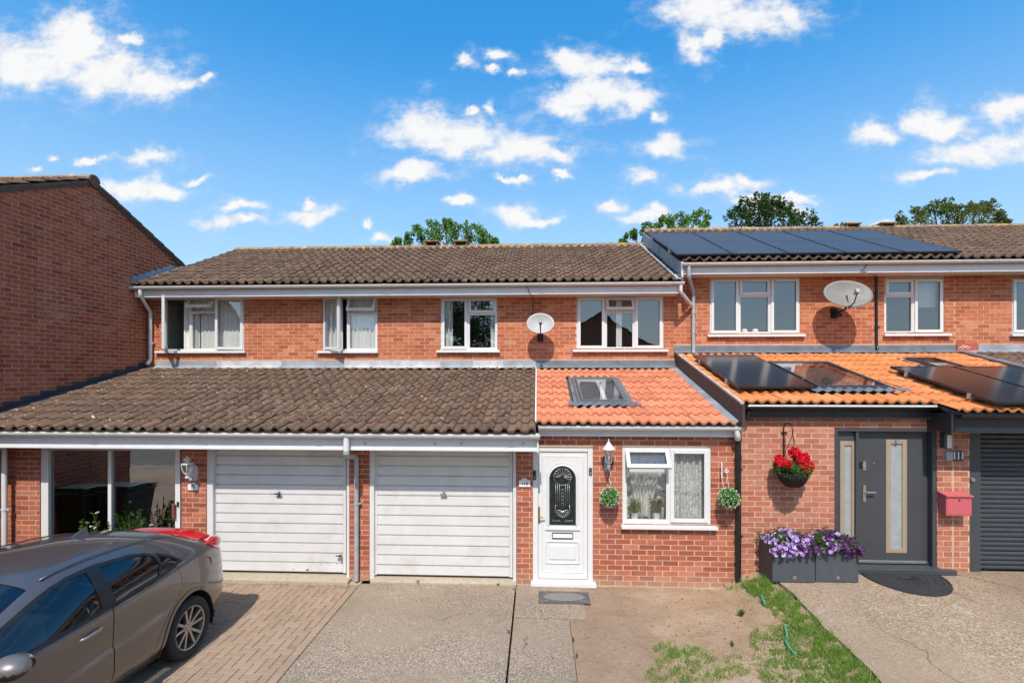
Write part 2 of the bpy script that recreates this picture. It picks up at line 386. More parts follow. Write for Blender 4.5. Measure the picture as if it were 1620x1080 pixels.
plain('steel', (0.55,0.52,0.47), 0.32, 0.9, var=0.06)
plain('steel_bronze', (0.42,0.335,0.245), 0.4, 0.35, var=0.06)
plain('chrome', (0.75,0.76,0.78), 0.12, 1.0, var=0.03)
plain('brass', (0.42,0.28,0.08), 0.3, 0.95)
plain('iron', (0.03,0.027,0.025), 0.5, 0.6)
plain('aluminium', (0.55,0.56,0.58), 0.4, 0.8)
plain('dish_grey', (0.185,0.178,0.16), 0.6, var=0.12, scale=5, dirt=((0.30,0.28,0.23), 0.5, 6.0))
plain('dish_white', (0.38,0.375,0.37), 0.55, var=0.06, dirt=((0.42,0.40,0.36), 0.4, 9.0))
plain('soil_dark', (0.05,0.035,0.025), 0.95)
plain('red_paint', (0.50,0.105,0.125), 0.4, var=0.05, coat=0.2)
plain('red_felt', (0.42,0.09,0.06), 0.9, var=0.2, scale=12)
plain('cloth_white', (0.72,0.71,0.69), 0.9, var=0.05)
plain('cloth_grey', (0.46,0.47,0.48), 0.9, var=0.1)
plain('sign_white', (0.78,0.77,0.74), 0.5, var=0.03)
plain('sign_black', (0.02,0.02,0.02), 0.5)
plain('lamp_opal', (0.74,0.74,0.72), 0.35, var=0.02)
plain('wood_red', (0.20,0.055,0.03), 0.45, var=0.2)
plain('wood_dark', (0.10,0.06,0.04), 0.7, var=0.25)
plain('bark', (0.085,0.065,0.048), 0.95, var=0.4, scale=9, bstr=0.8, bscale=25)
plain('bin_green', (0.012,0.030,0.028), 0.45, var=0.2)
plain('planter_grey', (0.062,0.070,0.082), 0.55, var=0.12, scale=8, bstr=0.1, bscale=200)
plain('basket_black', (0.018,0.018,0.02), 0.5)
plain('hose_green', (0.06,0.30,0.18), 0.5)
plain('skirt_roof', (0.10,0.075,0.06), 0.9, var=0.2)
glass_mat('glass_window', (0.975,0.99,0.99), 0.075)
glass_mat('glass_porch', (0.55,0.56,0.55), 0.27)
glass_mat('glass_car', (0.36,0.40,0.40), 0.07)
glass_mat('glass_frost', (0.55,0.57,0.58), 0.08, 0.25)
glass_mat('glass_lamp', (0.85,0.87,0.88), 0.10)
leaf_mat('leaf_tree', [(0.11,0.22,0.035),(0.15,0.28,0.045),(0.19,0.33,0.06),(0.12,0.24,0.038),(0.07,0.15,0.025)])
leaf_mat('leaf_tree_dark', [(0.035,0.075,0.018),(0.05,0.10,0.022),(0.065,0.125,0.026),(0.028,0.06,0.014)])
leaf_mat('leaf_tree_olive', [(0.11,0.16,0.03),(0.09,0.17,0.03),(0.16,0.15,0.04),(0.075,0.14,0.026),(0.17,0.12,0.045)])
leaf_mat('leaf_bright', [(0.10,0.20,0.03),(0.13,0.26,0.04),(0.16,0.28,0.06),(0.08,0.16,0.025)])
leaf_mat('leaf_topiary', [(0.05,0.22,0.03),(0.08,0.30,0.045),(0.12,0.38,0.06),(0.035,0.14,0.02),(0.30,0.50,0.22)])
leaf_mat('petal_white', [(0.80,0.80,0.76),(0.72,0.76,0.68)], 0.2)
leaf_mat('petal_red', [(0.75,0.012,0.035),(0.65,0.008,0.028),(0.82,0.02,0.06),(0.55,0.006,0.02)], 0.25)
leaf_mat('petal_lilac', [(0.34,0.15,0.52),(0.45,0.25,0.66),(0.58,0.42,0.74),(0.24,0.08,0.42),(0.66,0.56,0.78)], 0.25)
leaf_mat('petal_purple', [(0.09,0.015,0.11),(0.045,0.008,0.05),(0.17,0.04,0.22),(0.07,0.012,0.07)], 0.15)
leaf_mat('leaf_dark', [(0.03,0.07,0.014),(0.045,0.10,0.02),(0.06,0.13,0.025)])
leaf_mat('grass_blade', [(0.11,0.23,0.025),(0.15,0.29,0.035),(0.19,0.33,0.05),(0.27,0.34,0.09),(0.12,0.25,0.028),(0.36,0.36,0.14)], 0.3)
leaf_mat('grass_dry', [(0.42,0.33,0.19),(0.36,0.28,0.15),(0.48,0.39,0.24),(0.27,0.24,0.10)], 0.2)
# ------------------------------------------------------------------ ground materials
def ground_mats():
    def speck(name, base, dark, light, sc=70, patch=0.5, stain=(0.16,0.13,0.10), stain_amt=0.35, pale=0.25, crack=0.0):
        m, nt, p, out = new_mat(name); P = pos(nt)
        c = nt.ramp(nt.noise(P, 1.1, 6, 0.6), [(0.3, tuple(x * 0.84 for x in base)), (0.7, tuple(x * 1.16 for x in base))])
        v = nt.new('ShaderNodeTexVoronoi'); v.inputs['Scale'].default_value = sc; nt.l.new(P, v.inputs['Vector'])
        s = nt.new('ShaderNodeSeparateColor'); nt.l.new(v.outputs['Color'], s.inputs[0])
        cov = nt.step(nt.noise(P, 0.7, 4, 0.6), 0.3, 0.65)
        c = nt.mix(nt.math('MULTIPLY', nt.step(s.outputs[0], 0.70, 0.80), nt.math('ADD', nt.math('MULTIPLY', cov, patch), 0.15)), c, light)
        c = nt.mix(nt.math('MULTIPLY', nt.step(s.outputs[1], 0.68, 0.78), nt.math('ADD', nt.math('MULTIPLY', cov, patch), 0.15)), c, dark)
        c = nt.mix(nt.math('MULTIPLY', nt.step(nt.noise(P, 0.55, 5, 0.65), 0.47, 0.72), stain_amt), c, stain)
        c = nt.mix(nt.math('MULTIPLY', nt.step(nt.noise(P, 1.9, 6, 0.7), 0.60, 0.76), pale), c, (0.55,0.51,0.45))
        # broad blotches, small oil spots, hairline cracks
        c = nt.mix(nt.math('MULTIPLY', nt.step(nt.noise(P, 0.28, 3, 0.5), 0.4, 0.62), 0.35), c, nt.mix(1.0, c, (0.72, 0.72, 0.74), 'MULTIPLY'))
        c = nt.mix(nt.math('MULTIPLY', nt.step(nt.noise(P, 3.4, 3, 0.5), 0.70, 0.78), 0.5), c, (0.09, 0.075, 0.062))
        if crack:
            wv = nt.new('ShaderNodeTexNoise'); nt.l.new(P, wv.inputs['Vector']); wv.inputs['Scale'].default_value = 2.2; wv.inputs['Detail'].default_value = 5
            pv = nt.vec('ADD', P, nt.vec('MULTIPLY', nt.vec('SUBTRACT', wv.outputs['Color'], (0.5, 0.5, 0.5)), (0.7, 0.7, 0)))
            v2 = nt.new('ShaderNodeTexVoronoi', feature='DISTANCE_TO_EDGE'); v2.inputs['Scale'].default_value = 0.42; nt.l.new(pv, v2.inputs['Vector'])
            ck = nt.math('MULTIPLY', nt.step(v2.outputs['Distance'], 0.006, 0.001), nt.step(nt.noise(P, 0.8, 2), 0.45, 0.6))
            c = nt.mix(nt.math('MULTIPLY', ck, crack), c, (0.07, 0.055, 0.045))
        nt.put(p.inputs['Base Color'], c); p.inputs['Roughness'].default_value = 0.93; p.inputs['Specular IOR Level'].default_value = 0.2
        bump(nt, p, nt.math('ADD', v.outputs['Distance'], nt.noise(P, 60, 4)), 0.5, 0.006)
    speck('concrete_drive', (0.30,0.235,0.168), (0.12,0.095,0.075), (0.52,0.45,0.36), 75, 0.55, (0.165,0.128,0.095), 0.62, 0.35, crack=0.8)
    speck('concrete_brown', (0.315,0.235,0.158), (0.15,0.105,0.075), (0.50,0.41,0.31), 60, 0.5, (0.175,0.122,0.082), 0.7, 0.5, crack=0.6)
    speck('concrete_pale', (0.44,0.37,0.28), (0.2,0.16,0.12), (0.55,0.50,0.42), 60, 0.25, (0.30,0.22,0.15), 0.4)
    speck('asphalt', (0.16,0.145,0.125), (0.05,0.05,0.05), (0.26,0.24,0.21), 90, 0.4, (0.09,0.085,0.08), 0.3, 0.1)
    speck('path_grit', (0.295,0.205,0.138), (0.15,0.10,0.07), (0.40,0.30,0.21), 45, 0.2, (0.19,0.13,0.085), 0.4, 0.12)
    # dry soil with straw and thin grass
    m, nt, p, out = new_mat('bare_soil'); P = pos(nt)
    c = nt.ramp(nt.noise(P, 1.4, 7, 0.65), [(0.25, (0.26,0.175,0.112)), (0.5, (0.37,0.26,0.172)), (0.75, (0.46,0.34,0.235))])
    # towards the drive the soil thins out over gritty trodden ground
    sx = nt.new('ShaderNodeSeparateXYZ'); nt.l.new(P, sx.inputs[0])
    pth = nt.step(nt.math('ADD', sx.outputs[0], nt.math('MULTIPLY', nt.math('SUBTRACT', nt.noise(P, 1.6, 5, 0.6), 0.5), 1.6)), 1.75, 1.0)
    c = nt.mix(nt.math('MULTIPLY', pth, 0.8), c, nt.ramp(nt.noise(P, 2.5, 7, 0.7), [(0.3, (0.235,0.165,0.112)), (0.7, (0.335,0.245,0.17))]))
    c = nt.mix(nt.math('MULTIPLY', nt.step(nt.noise(P, 11, 6, 0.75), 0.5, 0.72), 0.55), c, (0.18,0.12,0.075))
    c = nt.mix(nt.math('MULTIPLY', nt.step(nt.noise(P, 0.9, 4, 0.6), 0.45, 0.7), 0.35), c, (0.22,0.155,0.10))
    c = nt.mix(nt.math('MULTIPLY', nt.step(nt.noise(P, 75, 3, 0.6), 0.58, 0.70), 0.55), c, (0.56,0.45,0.32))
    c = nt.mix(nt.math('MULTIPLY', nt.step(nt.noise(P, 38, 4, 0.7, 0.6), 0.56, 0.70), 0.5), c, (0.13,0.085,0.055))
    nt.put(p.inputs['Base Color'], c); p.inputs['Roughness'].default_value = 0.97; p.inputs['Specular IOR Level'].default_value = 0.1
    bump(nt, p, nt.noise(P, 22, 7, 0.7), 0.9, 0.02)
    # block paving
    m, nt, p, out = new_mat('block'); P = pos(nt)
    r = piece_random(nt)
    c = nt.ramp(r, [(0.1, (0.305,0.222,0.155)), (0.35, (0.33,0.24,0.168)), (0.6, (0.312,0.226,0.158)), (0.85, (0.35,0.256,0.18))])
    c = nt.mix(nt.math('MULTIPLY', nt.step(nt.noise(P, 0.8, 5, 0.65), 0.42, 0.7), 0.45), c, (0.20,0.145,0.105))
    c = nt.mix(nt.math('MULTIPLY', nt.step(nt.noise(P, 60, 4, 0.6), 0.55, 0.72), 0.35), c, (0.46,0.36,0.27))
    nt.put(p.inputs['Base Color'], c); p.inputs['Roughness'].default_value = 0.95; p.inputs['Specular IOR Level'].default_value = 0.15
    bump(nt, p, nt.noise(P, 120, 4), 0.4, 0.003)
    plain('joint_sand', (0.26,0.19,0.132), 0.97, var=0.3, scale=8)
    plain('land', (0.10,0.12,0.05), 0.97, var=0.3, scale=0.3)
ground_mats()

def struct(o): o['kind'] = 'structure'; return o
def grid_sheet(name, x0, x1, y0, y1, nx, ny, zf, mat, edge=None, kind='structure'):
    mb = MB(); vs_ = []; fs = []
    for j in range(ny + 1):
        for i in range(nx + 1):
            x = x0 + (x1 - x0) * i / nx; y = y0 + (y1 - y0) * j / ny
            if edge: x, y = edge(x, y, i / nx, j / ny)
            vs_.append((x, y, zf(x, y)))
    for j in range(ny):
        for i in range(nx):
            a = j * (nx + 1) + i; fs.append((a, a + 1, a + nx + 2, a + nx + 1))
    mb.add(vs_, fs); o = mb.build(name, mat, smooth=True, fix=False)
    if kind: o['kind'] = kind
    return o
# the ground reaches the horizon; road, footway and drives lie on it
struct(MB().quad((-400,-400,-0.16),(400,-400,-0.16),(400,400,-0.16),(-400,400,-0.16)).build('ground', 'land', fix=False))
struct(MB().quad((-120,-9.0,-0.13),(120,-9.0,-0.13),(120,-1.6,-0.13),(-120,-1.6,-0.13)).build('road', 'asphalt', fix=False))
struct(MB().box(-120,120,-1.45,1.3,-0.15,-0.02).build('footway', 'concrete_brown'))
struct(MB().box(-120,120,-1.598,-1.455,-0.15,-0.008).build('kerb', 'concrete_pale', bevel=0.02))
struct(MB().box(-120,120,-11.2,-9.02,-0.15,-0.02).build('far_footway', 'concrete_drive'))
dr = empty('concrete_driveway', (-1.1, 4, 0), kind='structure')
for (x0, x1, y0, y1, z) in ((-2.575,-0.315,1.32,7.46,0.0),(-0.295,0.40,1.32,6.50,-0.003),(-0.295,0.62,6.52,7.50,0.004)):
    MB().box(x0, x1, y0, y1, -0.14, z).build('slab', 'concrete_drive', dr, bevel=0.008)
struct(MB().box(-2.45,-0.30,7.47,7.72,-0.1,0.03).build('garage_threshold', 'concrete_pale', bevel=0.012))
struct(MB().box(-5.2,-2.75,7.40,7.72,-0.1,0.045).build('garage_threshold', 'concrete_pale', bevel=0.012))
dr2 = empty('neighbour_driveway', (6.5, 4, 0), kind='structure')
def z111(y): return 0.285 - 0.062 * (7.5 - y)
_e = [3.262 + 0.016 * math.sin(i * 1.3) + 0.012 * math.sin(i * 3.1) for i in range(25)]
mb = MB(); n = 24
for i in range(n):
    ya, yb = 1.3 + (7.6 - 1.3) * i / n, 1.3 + (7.6 - 1.3) * (i + 1) / n
    xa, xb = _e[i], _e[i + 1]
    mb.quad((xa, ya, z111(ya)), (14, ya, z111(ya)), (14, yb, z111(yb)), (xb, yb, z111(yb)))
    mb.quad((xa, ya, -0.15), (xa, ya, z111(ya)), (xb, yb, z111(yb)), (xb, yb, -0.15))
mb.build('slab', 'concrete_brown', dr2)

def soil_z(x, y):
    n = noise.noise(Vector((x * 2.1, y * 2.1, 3.3))) * 0.018 + noise.noise(Vector((x * 7, y * 7, 1))) * 0.008
    b = max(0.0, min(1.0, (x - 2.45) / 0.78)); b = b * b * (3 - 2 * b)
    top = max(0.0, z111(y) - 0.03)
    g = max(0.0, min(1.0, (x - 0.42) / 0.5))
    return -0.012 + n * g + top * b
grid_sheet('front_garden', 0.405, 3.262, 1.3, 7.55, 70, 130, soil_z, 'bare_soil')
# strip in front of the far neighbour's drive and the paving by the left-hand house
mb = MB()
pave = empty('block_paving', (-5.4, 4, 0), kind='structure')
MB().quad((-13.5,1.3,-0.012),(-2.585,1.3,-0.012),(-2.585,7.42,-0.012),(-13.5,7.42,-0.012)).build('sand_bed', 'joint_sand', pave, fix=False)
MB().quad((-8.45,7.42,-0.01),(-2.585,7.42,-0.01),(-2.585,10.7,-0.01),(-8.45,10.7,-0.01)).build('porch_floor', 'concrete_pale', pave, fix=False)
def paver_mesh(w, d):
    h, c = 0.012, 0.005
    a, b = w / 2 - 0.003, d / 2 - 0.003
    vs_ = [(-a,-b,-h),(a,-b,-h),(a,b,-h),(-a,b,-h),(-a,-b,-c),(a,-b,-c),(a,b,-c),(-a,b,-c),(-a+c,-b+c,0),(a-c,-b+c,0),(a-c,b-c,0),(-a+c,b-c,0)]
    fs = [(0,1,5,4),(1,2,6,5),(2,3,7,6),(3,0,4,7),(4,5,9,8),(5,6,10,9),(6,7,11,10),(7,4,8,11),(8,9,10,11)]
    me = bpy.data.meshes.new('paver'); me.from_pydata(vs_, [], fs); me.materials.append(MAT('block')); return me, vs_, fs
pav = []
kinds = {'h': paver_mesh(0.2, 0.1), 'v': paver_mesh(0.1, 0.2)}
PX1 = -2.69
for ix in range(-120, 1):
    for iy in range(0, 62):
        m4 = (ix - iy) % 4
        x = PX1 + ix * 0.1; y = 1.35 + iy * 0.1
        if m4 == 0 and ix < 0: pav.append(('h', x, y - 0.05))
        elif m4 == 3: pav.append(('v', x - 0.05, y))
pav += [('v', -2.635, 1.45 + 0.2 * i) for i in range(30)]
pav = [q for q in pav if q[2] < 7.32 and q[1] > -13]
def pshow(q):   # how large a block shows: near the drive edge and not under the car
    x, y = q[1], q[2]
    d = math.hypot(x, y)
    vis = (-3.72 < x and y > 4.5) or (x < -3.0 and y > 6.4 and x > -5.4)
    return (0 if vis else 100) + d
pav.sort(key=pshow)
for k, x, y in pav[:300]:
    shared('paver', kinds[k][0], (x, y, U(-0.002, 0.0015)), pave, (U(-0.006, 0.006), U(-0.006, 0.006), U(-0.012, 0.012)))
mb = MB()
for k, x, y in pav[300:]:
    z = U(-0.002, 0.001); mb.add([(a + x, b + y, c + z) for a, b, c in kinds[k][1]], kinds[k][2])
o = mb.build('paver', 'block', pave, fix=False); o['kind'] = 'stuff'

# ------------------------------------------------------------------ bricks and tiles laid one by one
BRICKS, TILES = {}, {}
_bm = {}
def brick_mesh(l, h, mat):
    key = (round(l, 2), round(h, 3), mat)
    if key not in _bm:
        a, b, d = key[0] / 2, key[1] / 2, 0.02
        vs_ = [(-a,0,-b),(a,0,-b),(a,0,b),(-a,0,b),(-a,d,-b),(a,d,-b),(a,d,b),(-a,d,b)]
        fs = [(0,1,2,3),(0,4,5,1),(1,5,6,2),(2,6,7,3),(3,7,4,0)]
        me = bpy.data.meshes.new('brick'); me.from_pydata(vs_, [], fs); me.materials.append(MAT(mat))
        _bm[key] = (me, vs_, fs)
    return _bm[key]
def brick_wall(house, a0, a1, z0, z1, plane, holes=(), mat='brick_upper', mortar='mortar_upper', side=False, top=None, skip=None, zoff=0.0, depth=0.10, aoff=0.0, back=None):
    """a stretcher-bond wall that faces -Y (or +X when side): recessed mortar sheet with reveals, and the bricks before it"""
    face = 1 if side else 0
    def P3(a, d, z): return (plane - d, a, z) if side else (a, plane + d, z)
    mb = MB(); REC = 0.0025
    xs = sorted({a0, a1} | {min(max(v, a0), a1) for h in holes for v in h[:2]})
    zs = sorted({z0, z1} | {min(max(v, z0), z1) for h in holes for v in h[2:]})
    if top is None:
        for i in range(len(xs) - 1):
            for j in range(len(zs) - 1):
                ca, cz = (xs[i] + xs[i + 1]) / 2, (zs[j] + zs[j + 1]) / 2
                if any(h[0] < ca < h[1] and h[2] < cz < h[3] for h in holes): continue
                mb.quad(P3(xs[i], REC, zs[j]), P3(xs[i + 1], REC, zs[j]), P3(xs[i + 1], REC, zs[j + 1]), P3(xs[i], REC, zs[j + 1]))
        for h in holes:
            xa, xb, za, zb = max(h[0], a0), min(h[1], a1), max(h[2], z0), min(h[3], z1)
            mb.quad(P3(xa, REC, za), P3(xa, REC, zb), P3(xa, depth, zb), P3(xa, depth, za))
            mb.quad(P3(xb, REC, za), P3(xb, REC, zb), P3(xb, depth, zb), P3(xb, depth, za))
            mb.quad(P3(xa, REC, za), P3(xb, REC, za), P3(xb, depth, za), P3(xa, depth, za))
            mb.quad(P3(xa, REC, zb), P3(xb, REC, zb), P3(xb, depth, zb), P3(xa, depth, zb))
    else:
        n = 24
        for i in range(n):
            ya, yb = a0 + (a1 - a0) * i / n, a0 + (a1 - a0) * (i + 1) / n
            mb.quad(P3(ya, REC, z0), P3(yb, REC, z0), P3(yb, REC, top(yb)), P3(ya, REC, top(ya)))
    wall = mb.build('wall', mortar, house, fix=False)
    nrow = int(math.ceil((z1 - z0 - zoff) / 0.075))
    for r in range(-1, nrow):
        zc = z0 + zoff + r * 0.075 + 0.0375; zl, zh = zc - 0.0318, zc + 0.0318
        zl, zh = max(zl, z0), min(zh, z1)
        if zh - zl < 0.02: continue
        k0 = int(math.floor(a0 / 0.225)) - 2
        a = (k0 * 0.225) + (0.1125 if r % 2 else 0) + aoff
        while a < a1:
            segs = [(max(a + 0.0055, a0), min(a + 0.2195, a1))]
            for h in holes:
                if h[2] < zc < h[3]:
                    ns = []
                    for s0, s1 in segs:
                        if h[1] <= s0 or h[0] >= s1: ns.append((s0, s1)); continue
                        if h[0] > s0: ns.append((s0, h[0]))
                        if h[1] < s1: ns.append((h[1], s1))
                    segs = ns
            for s0, s1 in segs:
                if s1 - s0 < 0.025: continue
                c = (s0 + s1) / 2
                if top is not None and zh > top(c) + 0.045: continue
                if skip is not None and skip(c, zc): continue
                BRICKS.setdefault(house.name, []).append((wall, P3(c, U(-0.0015, 0.0015), (zl + zh) / 2), s1 - s0, zh - zl, mat, side))
            a += 0.225
    return wall
def finish_bricks():
    for h, lst in BRICKS.items():
        lst.sort(key=lambda q: Vector((q[1][0], q[1][1], q[1][2] - CH)).length + (100 if abs(q[1][0]) > 1.06 * q[1][1] + 0.2 else 0))
        for wall, p, l, hh, mat, side in lst[:300]:
            shared('brick', brick_mesh(l, hh, mat)[0], p, wall, (U(-0.006, 0.006), U(-0.006, 0.006), (math.pi / 2 if side else 0) + U(-0.008, 0.008)))
        rest = {}
        for q in lst[300:]: rest.setdefault((q[0].name, q[4]), []).append(q)
        for (wn, mat), qs in rest.items():
            mb = MB()
            for wall, p, l, hh, m_, side in qs:
                _, vs_, fs = brick_mesh(l, hh, mat); w = U(-0.007, 0.007)
                if side: vs2 = [(p[0] - y + w * x, p[1] + x, p[2] + z) for x, y, z in vs_]
                else: vs2 = [(p[0] + x, p[1] + y + w * x, p[2] + z) for x, y, z in vs_]
                mb.add(vs2, fs)
            o = mb.build('brick', mat, qs[0][0], fix=False); o['kind'] = 'stuff'

def prof_roll(f):     # wide pan, round roll
    h = max(0.0, math.cos((f - 0.74) / 0.30 * math.pi / 2)) if abs(f - 0.74) < 0.30 else 0.0
    return 0.054 * h ** 1.15 + 0.004 * (1 - math.sin(f * math.pi))
def prof_pan(f):      # two waves to a tile, crests narrower than pans
    g = (f * 2 + 0.18) % 1.0
    return 0.040 * (0.5 - 0.5 * math.cos(2 * math.pi * g)) ** 1.5
_tm = {}
def tile_mesh(w, L, prof, n, th, mat):
    key = (round(w, 4), round(L, 4), prof.__name__, mat)
    if key not in _tm:
        vs_ = []; fs = []; m = n + 1
        for i in range(m): vs_.append((w * i / n, 0, prof(i / n) + th))
        for i in range(m): vs_.append((w * i / n, L, prof(i / n) + 0.001))
        for i in range(m): vs_.append((w * i / n, 0.004, prof(i / n) - 0.004))
        for i in range(n): fs += [(i, i + 1, m + i + 1, m + i), (2 * m + i, 2 * m + i + 1, i + 1, i)]
        me = bpy.data.meshes.new('tile'); me.from_pydata(vs_, [], fs); me.materials.append(MAT(mat))
        me.polygons.foreach_set('use_smooth', [i % 2 == 0 for i in range(len(fs))])
        _tm[key] = (me, vs_, fs)
    return _tm[key]
def lay_tiles(house, roof, x0, x1, y0, z0, k, y1, wish_w, wish_g, prof, n, mat, hole=None, th=0.027, back=False):
    ang = math.atan(k); cs, sn = math.cos(ang), math.sin(ang)
    nc = max(1, round((x1 - x0) / wish_w)); w = (x1 - x0) / nc
    sl = (y1 - y0) / cs; nr = max(1, round(sl / wish_g)); g = sl / nr
    for r in range(nr):
        L = g + (0.05 if r < nr - 1 else 0.0)
        me = tile_mesh(w, L, prof, n, th, mat)
        for c in range(nc):
            t = r * g; x = x0 + c * w
            p = Vector((x, y0 + t * cs, z0 + t * sn))
            ctr = Vector((x + w / 2, y0 + (t + g / 2) * cs, z0 + (t + g / 2) * sn))
            if hole is not None and hole(ctr.x, ctr.y, w, g): continue
            TILES.setdefault(house.name, []).append((roof, p, ang, me))
def finish_tiles():
    for h, lst in TILES.items():
        lst.sort(key=lambda q: (q[1] - Vector((0, 0, CH))).length + (100 if abs(q[1].x) > 1.05 * q[1].y + 0.2 else 0))
        for roof, p, ang, me in lst[:300]:
            shared('tile', me[0], p + Vector((U(-0.003, 0.003), U(-0.006, 0.004), U(-0.004, 0.005))), roof, (ang + U(-0.012, 0.012), U(-0.016, 0.016), U(-0.010, 0.010)))
        rest = {}
        for q in lst[300:]: rest.setdefault(q[0].name, []).append(q)
        for rn, qs in rest.items():
            mb = MB(); flags = []
            for roof, p, ang, me in qs:
                a = ang + U(-0.010, 0.010); c, s = math.cos(a), math.sin(a); dz = U(-0.004, 0.005); p = p + Vector((U(-0.003, 0.003), U(-0.006, 0.004), 0)); tw = U(-0.014, 0.014)
                mb.add([(p.x + x, p.y + y * c - z * s, p.z + dz + y * s + z * c + tw * x) for x, y, z in me[1]], me[2])
            o = mb.build('tile', qs[0][3][0].materials[0], qs[0][0], fix=False); o['kind'] = 'stuff'
            o.data.polygons.foreach_set('use_smooth', [i % 2 == 0 for i in range(len(o.data.polygons))])

# ------------------------------------------------------------------ building parts
def gutter(house, x0, x1, y, z, mat='white_gutter', r=0.058, ends=True, joints=1.9):
    poly = [(y + r * math.cos(a), z + r * math.sin(a)) for a in [math.pi + math.pi * i / 10 for i in range(11)]]
    r2 = r - 0.006
    poly += [(y + r2 * math.cos(a), z + r2 * math.sin(a)) for a in [2 * math.pi - math.pi * i / 10 for i in range(11)]]
    g = MB().prism(poly, lambda a, b: (x0, a, b), lambda a, b: (x1, a, b)).build('gutter', mat, house, smooth=True, auto=50)
    # union brackets and end stops
    n = max(1, int((x1 - x0) / joints))
    for i in range(n + 1):
        x = x0 + 0.4 + (x1 - x0 - 0.8) * i / max(n, 1)
        rr = r + 0.006
        pl = [(y + rr * math.cos(a), z + 0.004 + rr * math.sin(a)) for a in [math.pi + math.pi * k / 10 for k in range(11)]] + [(y + r * math.cos(a), z + 0.004 + r * math.sin(a)) for a in [2 * math.pi - math.pi * k / 10 for k in range(11)]]
        wd = 0.05 if i % 2 else 0.018
        MB().prism(pl, lambda a, b: (x - wd, a, b), lambda a, b: (x + wd, a, b)).build('bracket', mat, g, smooth=True, auto=50)
    if ends:
        for x in (x0, x1):
            pl = [(y + (r + 0.004) * math.cos(a), z + 0.003 + (r + 0.004) * math.sin(a)) for a in [math.pi + math.pi * k / 10 for k in range(11)]]
            MB().prism(pl, lambda a, b: (x - 0.008, a, b), lambda a, b: (x + 0.008, a, b)).build('end_stop', mat, g)
    return g
def pipe(house, name, pts, r, mat, clips=(), n=12):
    # soften the corners
    P = [Vector(p) for p in pts]; out = [P[0]]
    for i in range(1, len(P) - 1):
        a, b, c = P[i - 1], P[i], P[i + 1]; d = min(0.05, (b - a).length * 0.45, (c - b).length * 0.45)
        s, e = b + (a - b).normalized() * d, b + (c - b).normalized() * d
        for k in range(5):
            t = k / 4; out.append(s * (1 - t) ** 2 + b * 2 * t * (1 - t) + e * t * t)
    out.append(P[-1])
    o = MB().tube(out, r, n).build(name, mat, house, smooth=True, auto=50)
    for q in clips:
        q = Vector(q)
        MB().tube([q - Vector((0, 0, 0.012)), q + Vector((0, 0, 0.012))], r + 0.007, n).box(q.x - 0.012, q.x + 0.065, q.y + 0.0, q.y + 0.05, q.z - 0.01, q.z + 0.01).build('clip', mat, o)
    return o
def frame_bars(mb, x0, x1, z0, z1, b, y0, y1, bt=None, bb=None):
    bt = b if bt is None else bt; bb = b if bb is None else bb
    mb.box(x0, x0 + b, y0, y1, z0, z1); mb.box(x1 - b, x1, y0, y1, z0, z1)
    mb.box(x0 + b, x1 - b, y0, y1, z0, z0 + bb); mb.box(x0 + b, x1 - b, y0, y1, z1 - bt, z1)
